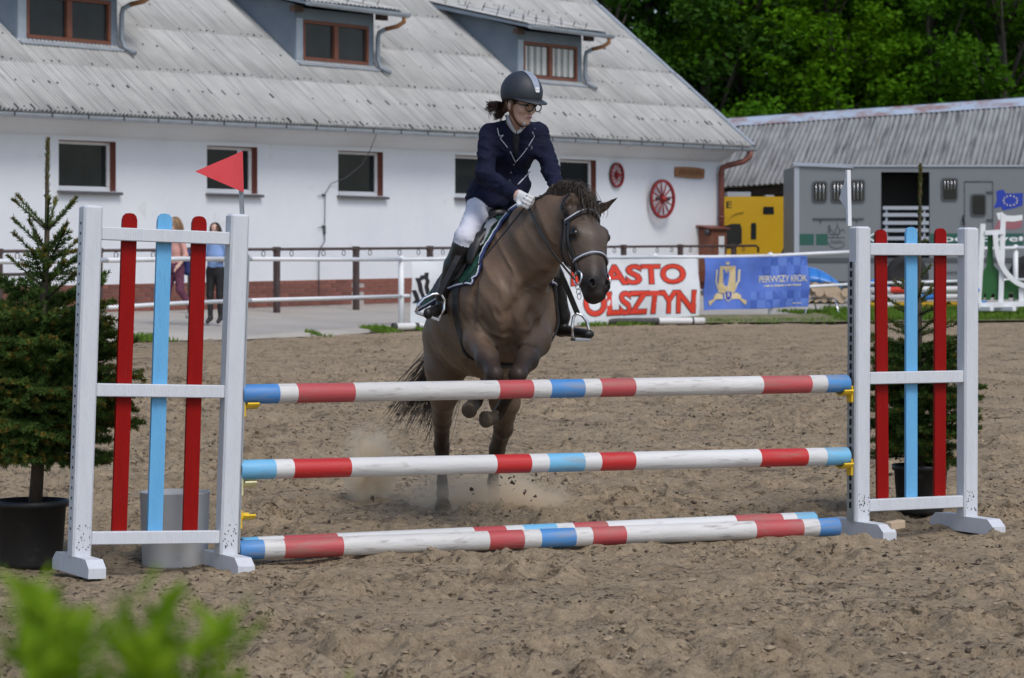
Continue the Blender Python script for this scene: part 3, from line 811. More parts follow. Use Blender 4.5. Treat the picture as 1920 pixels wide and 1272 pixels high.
# things on the barn wall
def wagon_wheel(c, r, lean, label, hubs):
    nrm = (-BB + Z * 0.0 + BT * -lean).normalized(); ax = Z; ay = nrm.cross(ax).normalized()
    t = thing('wagon_wheel', c, label, 'wheel', 'red wagon wheels on the stable wall')
    def ringpt(a, rr): return c + ax * math.cos(a) * rr + ay * math.sin(a) * rr
    N_ = 40
    mb = MB()
    vs = []
    for i in range(N_):
        a = 2 * math.pi * i / N_
        for rr, h in ((r, -0.025), (r, 0.025), (r * 0.87, 0.025), (r * 0.87, -0.025)): vs.append(ringpt(a, rr) + nrm * h)
    fs = [(4 * i + k, 4 * ((i + 1) % N_) + k, 4 * ((i + 1) % N_) + (k + 1) % 4, 4 * i + (k + 1) % 4) for i in range(N_) for k in range(4)]
    mb.add(vs, fs); mb.build('rim', 'wheel_red', t)
    mb = MB(); vs = []
    for i in range(N_):
        a = 2 * math.pi * i / N_
        for rr, h in ((r * 1.012, -0.026), (r * 1.012, 0.0), (r * 1.002, 0.0), (r * 1.002, -0.026)): vs.append(ringpt(a, rr) + nrm * h)
    mb.add(vs, fs); mb.build('tyre', 'iron', t)
    for i in range(12):
        a = 2 * math.pi * i / 12 + 0.13
        mb = MB(); mb.tube([ringpt(a, r * 0.12), ringpt(a, r * 0.5), ringpt(a, r * 0.9)], [r * 0.035, r * 0.045, r * 0.035], 6); mb.build('spoke', 'wheel_red', t)
    mb = MB(); mb.lathe([(0.0, 0.09), (r * 0.12, 0.09), (r * 0.17, 0.04), (r * 0.17, -0.04), (r * 0.12, -0.06)], c, nrm, 16); mb.build('hub', 'wheel_red', t)
    if hubs:
        mb = MB()
        for s in (-1, 1): mb.tube([c + ay * s * r * 0.42 - nrm * 0.03, c + ay * s * r * 0.42 + nrm * 0.05], r * 0.10, 8)
        mb.build('wall_peg', 'iron', t)
wagon_wheel(B(16.0, -0.045, 2.92), 0.245, 0.0, 'smaller red wagon wheel on the stable wall beside the last window', False)
wagon_wheel(B(17.55, -0.16, 2.46), 0.395, 0.12, 'larger red wagon wheel leaning off the wall below the wooden sign', True)
t = thing('wooden_sign', B(18.85, -0.03, 3.02), 'carved brown wooden sign board high on the stable wall', 'sign')
mb = MB(); mb.prism([(-0.58, -0.10), (-0.2, -0.105), (0.2, -0.115), (0.55, -0.11), (0.58, 0.02), (0.575, 0.085), (0.2, 0.11), (-0.3, 0.112), (-0.57, 0.10), (-0.59, 0.0)], B(18.85, -0.005, 3.02), BT, Z, -BB, 0.045)
mb.build('board', 'old_wood', t)
mb = MB()
random.seed(5)
for i in range(13):
    q = 18.85 - 0.46 + i * 0.075
    hh = random.uniform(0.035, 0.06)
    mb.obox(B(q, -0.052, 3.02), BT, BB, Z, 0.008, 0.003, hh)
    if i % 2: mb.obox(B(q + 0.02, -0.0525, 3.02 + random.choice((-1, 0, 1)) * 0.035), BT, BB, Z, 0.02, 0.003, 0.008)
tag(mb.build('carving', 'carved', t), kind='stuff')
t = thing('meter_cabinet', B(19.45, -0.12, 1.3), 'brown wooden meter cabinet with a white notice beside the downpipe', 'cabinet')
mb = MB(); mb.obox(B(19.55, -0.17, 1.30), BT, BB, Z, 0.30, 0.165, 0.56, 0, 0.01); mb.build('box', 'brown_frame', t)
mb = MB(); mb.obox(B(19.52, -0.18, 1.89), BT, BB + Z * 0.15, Z, 0.38, 0.21, 0.015); mb.build('lid', 'red_brown', t)
mb = MB(); mb.obox(B(19.62, -0.340, 1.50), BT, BB, Z, 0.11, 0.004, 0.20); nn = mb.build('notice', 'print_white', t)
mb = MB(); mb.obox(B(19.62, -0.347, 1.47), BT, BB, Z, 0.02, 0.002, 0.03); mb.build('notice_mark', 'print_black', t)
mb = MB(); mb.ball(B(19.17, -0.26, 1.78), 0.07, 8); mb.build('lamp', 'iron', t)
mb = MB()
mb.tube([B(7.45, -0.5, 3.5), B(7.45, -0.35, 3.2), B(7.35, -0.25, 2.95), B(7.05, -0.12, 2.72), B(6.75, -0.04, 2.62), B(6.6, -0.03, 2.45), B(6.58, -0.03, 1.75)], 0.007, 6)
mb.tube([B(6.58, -0.03, 1.80), B(6.55, -0.06, 1.62), B(6.42, -0.07, 1.52), B(6.40, -0.05, 1.4), B(6.40, -0.045, 0.6)], 0.010, 6)
mb.tube([B(6.58, -0.03, 1.86), B(6.58, -0.03, 1.74)], 0.022, 6)
for z_ in (2.42, 1.88): mb.obox(B(6.57, -0.02, z_), BT, BB, Z, 0.03, 0.02, 0.02); mb.tube([B(6.4, -0.03, z_ - 0.02), B(6.58, -0.03, z_)], 0.006, 5)
tag(mb.build('wall_cable', 'print_grey', origin=B(6.5, 0, 0.6)), 'thin black cable hanging from the gutter down the white wall', 'cable')

# hitching rail in front of the barn
HY = -1.0
t = thing('hitching_rail', B(0, HY, 0.5), 'brown metal hitching rail with tie rings along the stable wall', 'rail')
mb = MB(); mb.tube([B(-6, HY, 1.50), B(19.9, HY, 1.50), B(20.0, HY, 1.46), B(20.0, HY, 1.36)], 0.024, 8); mb.build('top_rail', 'rail_brown', t)
mb = MB(); mb.tube([B(-6, HY, 1.16), B(-0.6, HY, 1.16)], 0.024, 8); mb.build('lower_rail', 'rail_brown', t)
for i in range(-4, 8):
    q = 4.07 + 2.13 * i
    mb = MB(); mb.obox(B(q, HY, 0.98), BT, BB, Z, 0.045, 0.045, 0.53, 0, 0.008); mb.obox(B(q, HY, 1.50), BT, BB, Z, 0.055, 0.05, 0.04, 0, 0.008); mb.build('post', 'rail_brown', t)
    for k in (0.35, 1.2, 1.75):
        qq = q + k
        if qq > 19.5: continue
        mb = MB(); c = B(qq, HY - 0.03, 1.43)
        mb.tube([c + BT * math.cos(a) * 0.045 + Z * math.sin(a) * 0.045 for a in np.linspace(0, 2 * math.pi, 13)], 0.007, 5, cap=False); mb.build('tie_ring', 'iron', t)

# ------------------------------------------------------------------ open shed behind the yard
RD = V(0.96, -0.28, 0).normalized(); SD = V(-0.28, -0.96, 0).normalized()
R0 = V(5.49, 72, 0)
def S(k, r, z): return R0 + RD * k + SD * r + Z * (z + 0.056 * k)
shed = thing('open_shed', S(6, 2, 0.4), 'open shed with old grey corrugated roof and rusty ridge cap', 'shed')
tanS = (4.70 - 2.97) / 4.0; aS = math.atan(tanS)
mb = MB()
pr = [(0, 4.62), (4.0, 2.93), (4.0, 2.99), (0, 4.69), (-4.0, 2.99), (-4.0, 2.93)]
n = 6
mb.add([S(-7, *p) for p in pr] + [S(24, *p) for p in pr], [tuple(range(n)), tuple(range(2 * n - 1, n - 1, -1))] + [(i, n + i, n + (i + 1) % n, (i + 1) % n) for i in range(n)])
sroof = mb.build('roof', 'sheet_old', shed)
dn = (SD * math.cos(aS) - Z * math.sin(aS)); up_ = -dn; nS = RD.cross(up_).normalized()
RDt = (RD + Z * 0.056).normalized(); nS = RDt.cross(up_).normalized(); RmS = Matrix((RDt, up_, nS)).transposed().to_euler()
L1 = 4.15 / math.cos(aS)
me = corrugated('shed_sheet', 1.02, L1, 8, 0.022, 'sheet_old')
for i in range(30):
    o = bpy.data.objects.new('roof_sheet', me); link(o, sroof)
    o.location = S(-7 + i, 4.15, 2.99 - 0.15 * tanS) + nS * (0.03 + 0.004 * (i % 2)) - wloc(sroof); o.rotation_euler = RmS
mb = MB()
for sgn in (1, -1):
    a = [S(-7, -0.02 * sgn, 4.80), S(24, -0.02 * sgn, 4.80), S(24, 0.52 * sgn, 4.56), S(-7, 0.52 * sgn, 4.56)]
    mb.add(a, [(0, 1, 2, 3)])
mb.build('ridge_cap', 'rust_cap', shed)
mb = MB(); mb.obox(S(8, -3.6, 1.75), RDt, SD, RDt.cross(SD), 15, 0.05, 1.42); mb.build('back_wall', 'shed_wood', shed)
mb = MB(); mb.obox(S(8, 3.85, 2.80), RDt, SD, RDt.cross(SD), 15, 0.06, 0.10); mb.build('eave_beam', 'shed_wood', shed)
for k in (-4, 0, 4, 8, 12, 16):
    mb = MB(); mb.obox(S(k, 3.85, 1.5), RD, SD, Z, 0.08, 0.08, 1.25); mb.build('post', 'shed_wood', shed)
# ------------------------------------------------------------------ lettering
def text_verts(s, bold=0.0, spacing=1.0, shear=0.0):
    cu = bpy.data.curves.new('lettering', 'FONT'); cu.body = s; cu.offset = bold; cu.space_character = spacing; cu.shear = shear
    cu.resolution_u = 4
    o = bpy.data.objects.new('lettering', cu); SC.collection.objects.link(o)
    dg = bpy.context.evaluated_depsgraph_get(); dg.update()
    me = bpy.data.meshes.new_from_object(o.evaluated_get(dg))
    vs = np.zeros(len(me.vertices) * 3, np.float32); me.vertices.foreach_get('co', vs)
    fs = [tuple(p.vertices) for p in me.polygons]
    bpy.data.objects.remove(o); bpy.data.curves.remove(cu); bpy.data.meshes.remove(me)
    return vs.reshape(-1, 3)[:, :2], fs
def put_text(mb, s, fn, x0, x1, z0, z1, m=0, bold=0.0, spacing=1.0, grow=0.0, ref=None):
    """lay lettering into the rectangle; fn maps plane coordinates to the world"""
    v, f = text_verts(s, bold, spacing)
    r, _ = text_verts(s, ref if ref is not None else bold, spacing)
    lo, hi = r.min(0), r.max(0)
    a = (v - lo) / (hi - lo)
    mb.add([fn(x0 + p[0] * (x1 - x0), z0 + p[1] * (z1 - z0)) for p in a], f, m)
def poly2(mb, pts, fn, m=0):
    mb.add([fn(*p) for p in pts], [tuple(range(len(pts)))], m)
def stroke(mb, pts, w, fn, m=0):
    pts = [Vector((p[0], p[1])) for p in pts]
    for i in range(len(pts) - 1):
        a, b = pts[i], pts[i + 1]; d = (b - a)
        if d.length < 1e-6: continue
        d.normalize(); n = Vector((-d.y, d.x)) * w / 2; e = d * w * 0.3
        poly2(mb, [tuple(a - e - n), tuple(b + e - n), tuple(b + e + n), tuple(a - e + n)], fn, m)

# ------------------------------------------------------------------ grey horse truck
TY = 58.0
def tx(u): return (u - 960) / F * TY
def tz(v): return HC + (VH - v) / F * TY
X0, X1, ZT, ZB = tx(1490), tx(2010), tz(313), tz(528)
truck = thing('horse_truck', (X0 + 2.5, TY + 1.2, 0.55), 'grey horse truck with barred windows and green lettered stripe', 'truck')
mb = MB()
def hole_panel(mb, x0, x1, z0, z1, hs, y, depth, m=0):
    xs_ = sorted({x0, x1, *[h[0] for h in hs], *[h[1] for h in hs]}); zs_ = sorted({z0, z1, *[h[2] for h in hs], *[h[3] for h in hs]})
    for a, b in zip(xs_, xs_[1:]):
        for c, d in zip(zs_, zs_[1:]):
            if any(h[0] <= a and b <= h[1] and h[2] <= c and d <= h[3] for h in hs): continue
            mb.add([(a, y, c), (b, y, c), (b, y, d), (a, y, d)], [(0, 1, 2, 3)], m)
    for a, b, c, d in hs:
        Q = [(a, c), (b, c), (b, d), (a, d)]
        for i in range(4):
            p, r = Q[i], Q[(i + 1) % 4]
            mb.add([(p[0], y, p[1]), (p[0], y + depth, p[1]), (r[0], y + depth, r[1]), (r[0], y, r[1])], [(0, 1, 2, 3)], m)
door = (tx(1652), tx(1743), tz(492), tz(323))
hole_panel(mb, X0, X1, ZB, ZT, [door], TY, 0.12)
mb.add([(X0, TY, ZB), (X0, TY + 2.4, ZB), (X0, TY + 2.4, ZT), (X0, TY, ZT)], [(0, 3, 2, 1)])
mb.add([(X1, TY, ZB), (X1, TY + 2.4, ZB), (X1, TY + 2.4, ZT), (X1, TY, ZT)], [(0, 1, 2, 3)])
mb.add([(X0, TY + 2.4, ZB), (X1, TY + 2.4, ZB), (X1, TY + 2.4, ZT), (X0, TY + 2.4, ZT)], [(0, 3, 2, 1)])
mb.add([(X0, TY, ZT), (X1, TY, ZT), (X1, TY + 2.4, ZT), (X0, TY + 2.4, ZT)], [(0, 1, 2, 3)])
mb.add([(X0, TY, ZB), (X1, TY, ZB), (X1, TY + 2.4, ZB), (X0, TY + 2.4, ZB)], [(0, 3, 2, 1)])
body = mb.build('body', 'truck_grey', truck)
mb = MB(); mb.box(X0 - 0.01, X0 + 0.09, TY - 0.012, TY + 0.0, ZB, ZT); mb.box(X0 - 0.02, X1, TY - 0.03, TY + 0.1, ZT, ZT + 0.035)
mb.build('corner_trim', 'truck_light', truck)
mb = MB(); mb.add([(X0, TY - 0.05, ZT + 0.045), (tx(1600), TY - 0.05, ZT - 0.01), (tx(1600), TY + 0.5, ZT + 0.06), (X0, TY + 0.5, ZT + 0.10)], [(0, 1, 2, 3)]); mb.add([(X0, TY - 0.05, ZT + 0.045), (tx(1600), TY - 0.05, ZT - 0.01), (tx(1600), TY - 0.05, ZT - 0.03), (X0, TY - 0.05, ZT + 0.02)], [(3, 2, 1, 0)])
mb.build('awning', 'truck_light', truck)
def rounded(x0, x1, z0, z1, r, n=5):
    out = []
    for cx, cz, a0 in ((x1 - r, z0 + r, -90), (x1 - r, z1 - r, 0), (x0 + r, z1 - r, 90), (x0 + r, z0 + r, 180)):
        for i in range(n + 1):
            a = math.radians(a0 + 90 * i / n); out.append((cx + r * math.cos(a), cz + r * math.sin(a)))
    return out
for u0, u1, v0, v1, bars in ((1523, 1551, 340, 380, 3), (1558, 1590, 339, 380, 4), (1594, 1622, 337, 380, 3), (1765, 1796, 334, 377, 4), (1820, 1849, 364, 406, 0)):
    w = MB(); w.prism(rounded(tx(u0), tx(u1), tz(v1), tz(v0), 0.06), (0, TY - 0.004, 0), V(1, 0, 0), Z, V(0, -1, 0), 0.022)
    wo = w.build('window', 'truck_dark', truck)
    w = MB(); w.prism(rounded(tx(u0) + 0.03, tx(u1) - 0.03, tz(v1) + 0.03, tz(v0) - 0.03, 0.045), (0, TY - 0.026, 0), V(1, 0, 0), Z, V(0, -1, 0), 0.004); w.build('pane', 'glass_dark', wo)
    for i in range(bars):
        x = tx(u0) + (tx(u1) - tx(u0)) * (i + 1) / (bars + 1)
        w = MB(); zlo = tz(v1) + 0.05 if u0 < 1700 else tz((v0 + v1) / 2)
        w.tube([(x, TY - 0.036, zlo), (x, TY - 0.036, tz(v0) - 0.05)], 0.008, 5); w.build('bar', 'bright_steel', wo)
# open doorway with slatted gate
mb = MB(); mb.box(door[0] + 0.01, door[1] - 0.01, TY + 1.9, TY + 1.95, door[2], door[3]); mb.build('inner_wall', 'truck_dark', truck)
g = bpy.data.objects.new('gate', None); link(g, truck)
for v0 in (390, 403, 418, 432, 447, 461):
    mb = MB(); mb.box(tx(1655), tx(1741), TY - 0.05, TY - 0.02, tz(v0 + 3.5), tz(v0 - 3.0)); mb.build('slat', 'truck_light', g)
mb = MB()
for u in (1662, 1733): mb.box(tx(u - 2), tx(u + 2), TY - 0.018, TY + 0.01, tz(470), tz(388))
mb.build('gate_post', 'truck_light', g)
# small door outline, hinges, handle, locker rail
mb = MB()
mb.box(tx(1808), tx(1862), TY - 0.014, TY - 0.002, tz(341.5), tz(340)); mb.box(tx(1861), tx(1862), TY - 0.014, TY - 0.002, tz(470), tz(341.6)); mb.box(tx(1808), tx(1809), TY - 0.014, TY - 0.002, tz(470), tz(341.6))
for vv in (360, 412): mb.box(tx(1850), tx(1862), TY - 0.03, TY - 0.004, tz(vv + 2), tz(vv - 1))
mb.build('door_edge', 'truck_dark', truck)
mb = MB(); mb.tube([(tx(1808), TY - 0.01, tz(403)), (tx(1805.5), TY - 0.05, tz(407)), (tx(1805.5), TY - 0.05, tz(417)), (tx(1808), TY - 0.01, tz(421))], 0.018, 6); mb.build('door_handle', 'print_black', truck)
mb = MB(); mb.box(tx(1524), tx(1620), TY - 0.03, TY - 0.002, tz(411.5), tz(409.5))
for u in (1539, 1607): mb.box(tx(u - 1), tx(u + 1), TY - 0.03, TY - 0.004, tz(417), tz(411.6))
mb.build('locker_edge', 'truck_dark', truck)
mb = MB(); mb.box(X0 + 0.05, X1, TY - 0.02, TY + 0.0, tz(492), tz(484)); mb.box(tx(1755), X1, TY - 0.03, TY - 0.021, tz(512), tz(510)); mb.build('skirt_line', 'truck_dark', truck)
mb = MB(); mb.box(X0 + 0.2, X1 - 0.2, TY + 0.15, TY + 2.2, tz(548), ZB - 0.003); mb.build('chassis', 'truck_dark', truck)
for u in (1700, 1932):
    mb = MB(); c = (tx(u), TY + 0.02, 0.98); mb.lathe([(0.02, 0.12), (0.27, 0.12), (0.29, 0.14), (0.43, 0.13), (0.44, 0.0), (0.43, -0.12), (0.0, -0.12)], c, (0, -1, 0), 24); mb.build('wheel', 'rubber', truck)
fnT = lambda d: (lambda x, z: (x, TY - d, z))
mb = MB(); mb.box(tx(1499), tx(1526), TY - 0.004, TY - 0.001, tz(460), tz(439)); mb.box(tx(1530), tx(1552), TY - 0.004, TY - 0.001, tz(460), tz(439))
mb.box(tx(1621), tx(1651), TY - 0.004, TY - 0.001, tz(460), tz(438)); mb.box(tx(1744), tx(1919), TY - 0.004, TY - 0.001, tz(460), tz(438))
stripe = mb.build('stripe', 'banner_green', truck)
mb = MB(); put_text(mb, 'K', fnT(0.008), tx(1622), tx(1644), tz(454), tz(438), 0, 0.01)
put_text(mb, 'Sportowe', fnT(0.008), tx(1752), tx(1909), tz(457), tz(441), 0, 0.01)
mb.ball((tx(1914), TY - 0.006, tz(448)), (0.045, 0.003, 0.05), 6)
mb.build('lettering', 'print_white', stripe)
mb = MB()
for pts in ([(1556, 432), (1556, 440), (1574, 440)], [(1551, 437), (1557, 430), (1563, 437)], [(1553, 432), (1553, 425), (1556, 423), (1556, 430)], [(1566, 440), (1566, 432), (1570, 424), (1574, 432), (1574, 440)], [(1570, 424), (1570, 419)], [(1574, 436), (1580, 430), (1584, 436)], [(1551, 446), (1584, 446)],
            [(1553, 455), (1557, 463), (1567, 467), (1578, 465), (1584, 458)], [(1562, 440), (1562, 446)], [(1570, 446), (1570, 438)]):
    stroke(mb, [(tx(a), tz(b)) for a, b in pts], 0.018, fnT(0.005))
put_text(mb, 'kalin', fnT(0.006), tx(1558), tx(1582), tz(457), tz(450), 0, 0.01)
mb.build('crest', 'print_grey', truck)
# printed flags on the body
def wavy(pts): return [(tx(a), tz(b)) for a, b in pts]
mb = MB(); poly2(mb, wavy([(1863, 391), (1869, 376), (1868, 359), (1873, 357), (1882, 356), (1885, 363), (1900, 363), (1918, 362), (1917, 386), (1900, 391), (1880, 395), (1877, 388)]), fnT(0.004))
eu = mb.build('eu_flag', 'eu_blue', truck)
mb = MB()
for i in range(12):
    a = 2 * math.pi * i / 12; cx, cz = tx(1894.5 + 13 * math.cos(a)), tz(376.5 + 9 * math.sin(a))
    st = [(cx + (0.021 if k % 2 == 0 else 0.009) * math.sin(k * math.pi / 5), cz + (0.021 if k % 2 == 0 else 0.009) * math.cos(k * math.pi / 5)) for k in range(10)]
    poly2(mb, st, fnT(0.008))
mb.build('star', 'star_yellow', eu)
mb = MB(); poly2(mb, wavy([(1868, 400), (1880, 398), (1884, 404), (1900, 405), (1917, 403), (1917, 413), (1900, 416), (1880, 415), (1872, 412)]), fnT(0.004)); mb.build('flag_white_half', 'print_white', truck)
mb = MB(); poly2(mb, wavy([(1872, 412.3), (1880, 415.3), (1900, 416.3), (1917, 413.3), (1915, 427), (1898, 431), (1880, 429), (1863, 431)]), fnT(0.004)); mb.build('flag_red_half', 'pl_red', truck)

# ------------------------------------------------------------------ yellow horsebox
YY = 64.5
def yx(u): return (u - 960) / F * YY
def yz(v): return HC + (VH - v) / F * YY
hb = thing('yellow_horsebox', (yx(1420), YY + 1, 0.5), 'yellow horsebox lorry half hidden behind the stable corner', 'lorry')
mb = MB()
prof = [(yx(1300), yz(500)), (yx(1520), yz(500)), (yx(1520), yz(369)), (yx(1362), yz(369)), (yx(1330), yz(372)), (yx(1318), yz(400)), (yx(1300), yz(440))]
mb.prism(prof, (0, YY, 0), V(1, 0, 0), Z, V(0, 1, 0), 2.3); mb.build('body', 'truck_yellow', hb)
mb = MB(); mb.prism([(yx(1350), yz(440)), (yx(1358), yz(415)), (yx(1368), yz(402)), (yx(1382), yz(396.5)), (yx(1395), yz(395)), (yx(1395), yz(398)), (yx(1382), yz(400)), (yx(1372), yz(405)), (yx(1362), yz(417))], (0, YY - 0.03, 0), V(1, 0, 0), Z, V(0, 1, 0), 0.028); mb.build('cab_fairing', 'truck_yellow', hb)
for pts in ([(1358, 466), (1358, 424), (1372, 420), (1388, 420), (1391, 430), (1391, 456), (1384, 459), (1368, 466)], [(1408, 449), (1408, 421), (1410, 418), (1416, 418), (1418, 421), (1418, 449)], [(1431, 402), (1431, 389), (1433, 388), (1450, 388), (1451, 390), (1451, 402)]):
    w = MB(); w.prism([(yx(a), yz(b)) for a, b in pts][::-1], (0, YY - 0.012, 0), V(1, 0, 0), Z, V(0, 1, 0), 0.010); w.build('window', 'glass_dark', hb)
mb = MB(); mb.box(yx(1364), yx(1408), YY + 0.05, YY + 0.9, yz(368.8), yz(360)); mb.box(yx(1436), yx(1452), YY + 0.05, YY + 0.6, yz(368.8), yz(366)); mb.build('roof_hatch', 'truck_light', hb)
fnY = lambda d: (lambda x, z: (x, YY - d, z))
mb = MB()
for pts in ([(1463, 478), (1470, 462), (1478, 446), (1490, 424), (1490, 432), (1484, 446), (1486, 446), (1478, 462), (1480, 462), (1472, 478)], [(1490, 452), (1483, 466), (1485, 466), (1478, 478), (1484, 478), (1490, 466)]):
    mb = MB(); poly2(mb, [(yx(a), yz(b)) for a, b in pts], fnY(0.004)); mb.build('tiger_stripe', 'print_black', hb)
mb = MB()
for v in (379, 384, 389.5): mb.box(yx(1362), yx(1372), YY - 0.005, YY - 0.002, yz(v + 0.9), yz(v - 0.9))
mb.box(yx(1362), yx(1365), YY - 0.005, YY - 0.002, yz(390.4), yz(378.1))
mb.build('letter_e', 'print_black', hb)
for u in (1340, 1470):
    mb = MB(); mb.lathe([(0.0, 0.1), (0.25, 0.1), (0.42, 0.09), (0.43, 0), (0.42, -0.1), (0.0, -0.1)], (yx(u), YY + 0.05, 0.93), (0, -1, 0), 20); mb.build('wheel', 'rubber', hb)

# ------------------------------------------------------------------ arena fence
FEN = [(-500, 27.5, 0.32), (-150, 30, 0.30), (200, 34, 0.30), (470, 39, 0.30), (752, 44.0, 0.28), (1228, 47.3, 0.31), (1445, 48.5, 0.325), (1621, 50, 0.40), (1905, 50.4, 0.46), (2200, 50.8, 0.46)]
fen = [V((u - 960) / F * y, y, z) for u, y, z in FEN]
fence = thing('arena_fence', fen[4], 'white pipe rail fence round the sand arena', 'fence')
for i in range(len(fen) - 1):
    a, b = fen[i], fen[i + 1]
    sag = V(0, 0, random.uniform(-0.012, 0.012))
    for h, nm in ((1.085, 'top_rail'), (0.53, 'lower_rail')):
        mb = MB(); mb.tube([a + Z * h, (a + b) / 2 + Z * h + sag, b + Z * h], 0.030 if h > 1 else 0.027, 8); mb.build(nm, 'fence_white', fence)
for i, p in enumerate(fen):
    if FEN[i][0] in (200, 470): continue
    mb = MB(); mb.tube([p - Z * 0.08 + V(0.0, 0.04, 0), p + Z * 1.11 + V(0, 0.04, 0)], 0.045, 10); mb.lathe([(0.0, 0.035), (0.035, 0.025), (0.048, 0)], p + Z * 1.11 + V(0, 0.04, 0), n=10); mb.build('post', 'fence_white', fence)
# ground poles lying against the foot of the fence
def small_pole(name, a, b, r, segs, label, group=None, origin=None):
    d = b - a
    pts = []; ms = []
    for t0, t1, m in segs:
        pts.append(a + d * t0); ms.append(m)
    pts.append(b); ms.append(ms[-1])
    o = MB().tube(pts, r, 12, mseg=ms)
    ob = o.build(name, ['pole_white', 'iron', 'print_red', 'truck_yellow', 'tray_blue'], origin=(a + b) / 2)
    tag(ob, label, 'pole', group); return ob
def fp(u, y, dz=0.06): return V((u - 960) / F * y, y, 0.30 + dz)
small_pole('ground_pole', fp(736, 43.4), fp(905, 44.3), 0.055, [(0, 0.04, 1), (0.04, 0.24, 0), (0.24, 0.28, 1), (0.28, 1, 0)], 'white practice pole on the ground at the left end of the white banner', 'poles at the foot of the fence')
small_pole('ground_pole', fp(1080, 46.3), fp(1320, 47.1), 0.055, [(0, 0.24, 0), (0.24, 0.64, 1), (0.64, 0.90, 0), (0.90, 0.915, 1), (0.915, 1, 0)], 'white and black practice pole below the red lettered banner', 'poles at the foot of the fence')

# banners
def lerp(a, b, t): return a + (b - a) * t
def banner(name, a, b, h0, h1, m, label, dip=0.0, gap=0.06):
    """cloth hung from the rail between a and b; returns (object, mapping)"""
    d = (b - a); n = V(d.y, -d.x, 0).normalized()
    def fn(off):
        def f(s, t):
            p = a + d * s
            w = 0.018 * math.sin(s * 17 + t * 3) + 0.012 * math.sin(s * 41 + 1.3 - t * 5) + 0.02 * math.sin(t * 6 + s * 5)
            return p + Z * (lerp(h0, h1, t) + dip * math.sin(s * 9.4) * t) + n * (gap + w + off)
        return f
    nu, nv = 90, 24
    f = fn(0)
    mb = MB()
    vs = [f(i / nu, j / nv) for i in range(nu + 1) for j in range(nv + 1)] + [fn(-0.004)(i / nu, j / nv) for i in range(nu + 1) for j in range(nv + 1)]
    K = (nu + 1) * (nv + 1)
    fs = []
    for i in range(nu):
        for j in range(nv):
            q = i * (nv + 1) + j
            fs += [(q, q + nv + 1, q + nv + 2, q + 1), (K + q, K + q + 1, K + q + nv + 2, K + q + nv + 1)]
    mb.add(vs, fs, 0, True)
    o = mb.build(name, m, origin=a)
    return tag(o, label, 'banner'), fn
def fence_at(u):
    for i in range(len(FEN) - 1):
        if FEN[i][0] <= u <= FEN[i + 1][0]:
            a, b = fen[i], fen[i + 1]; k = (u - 960) / F
            s = (k * a.y - a.x) / ((b.x - a.x) - k * (b.y - a.y))
            return a + (b - a) * s
wa, wb = fence_at(766), fence_at(1306)
wb = V(wb.x, wb.y, wb.z)
bw, fw = banner('white_banner', wa, wb, 1.055, 0.02, 'banner_white', 'white cloth banner with large red letters hung on the arena fence', 0.012)
LW = 1306 - 766
def su(u):   # position along the banner for a photo column
    k = (u - 960) / F; a, b = wa, wb
    return (k * a.y - a.x) / ((b.x - a.x) - k * (b.y - a.y))
def tv(v, s, a, b, h0, h1):
    p = lerp(a, b, s); z = HC + (VH - v) / F * p.y - p.z
    return (z - h0) / (h1 - h0)
mb = MB()
for off, bold, m in ((0.006, 0.052, 1), (0.010, 0.030, 0)):
    put_text(mb, 'MIASTO', fw(off), su(1068), su(1281), 0.40, 0.085, m, bold, 1.0, ref=0.030)
    put_text(mb, 'OLSZTYN', fw(off), su(1089), su(1299), 0.87, 0.50, m, bold, 0.92, ref=0.030)
mb.build('lettering', ['print_red', 'print_black'], bw)
mb = MB()
def aq(x, y):   # sketch coordinates of the antler drawing: photo pixels
    s = su(x); return (s, tv(y, s, wa, wb, 1.055, 0.02))
for pts, w in (([(783, 547), (779, 532), (775, 522), (777, 527), (782, 524), (784, 517), (783, 523), (790, 521), (792, 512), (791, 522), (794, 527), (792, 538), (796, 550)], 0.030), ([(770, 545), (775, 555), (778, 562), (773, 568), (779, 563), (784, 572), (790, 566), (797, 556)], 0.032),
               ([(784, 572), (780, 580), (781, 586)], 0.028), ([(796, 550), (806, 556), (820, 560)], 0.034), ([(803, 560), (800, 567), (804, 571)], 0.036), ([(812, 562), (812, 572), (820, 580)], 0.036), ([(783, 547), (788, 556), (795, 566)], 0.026)):
    stroke(mb, [aq(*p) for p in pts], w * 0.45, fw(0.006))
mb.build('antler_drawing', 'print_black', bw)
ba, bb_ = fence_at(1311), fence_at(1507)
bm, fb = banner('blue_banner', ba, bb_, 1.06, 0.20, 'banner_blue', 'blue chequered banner with gold crest hung on the arena fence', 0.006, 0.13)
# chequers on the right part
for i in range(8):
    for j in range(6):
        s0, s1 = 0.43 + i * 0.0705, 0.43 + (i + 1) * 0.0705; t0, t1 = 0.02 + j * 0.162, 0.02 + (j + 1) * 0.162
        if j in (2, 3) or (i < 3 and j < 2 and i + j < 3): continue
        f = fb(0.005)
        mb = MB(); mb.add([f(s0, t0), f(s1, t0), f(s1, t1), f(s0, t1)], [(3, 2, 1, 0)]); mb.build('chequer', 'check_dark' if (i + j) % 2 else 'check_light', bm)
mb = MB()
def bq(x, y): return ((x - 80) / 1745.0, (y - 95) / 880.0)   # coordinates read off an enlarged view of the banner
f = fb(0.010); f2 = fb(0.014)
def bp(pts, m, fn=f): poly2(mb, [bq(*p) for p in pts], fn, m)
bp([(320, 240), (590, 240), (600, 640), (560, 700), (360, 700), (330, 560)], 0)
bp([(470, 270), (440, 380), (400, 470), (390, 540), (420, 600), (460, 590), (470, 560), (540, 520), (545, 370), (500, 360), (490, 300)], 2, f2)
bp([(470, 560), (520, 530), (570, 570), (565, 640), (480, 640)], 1, f2)
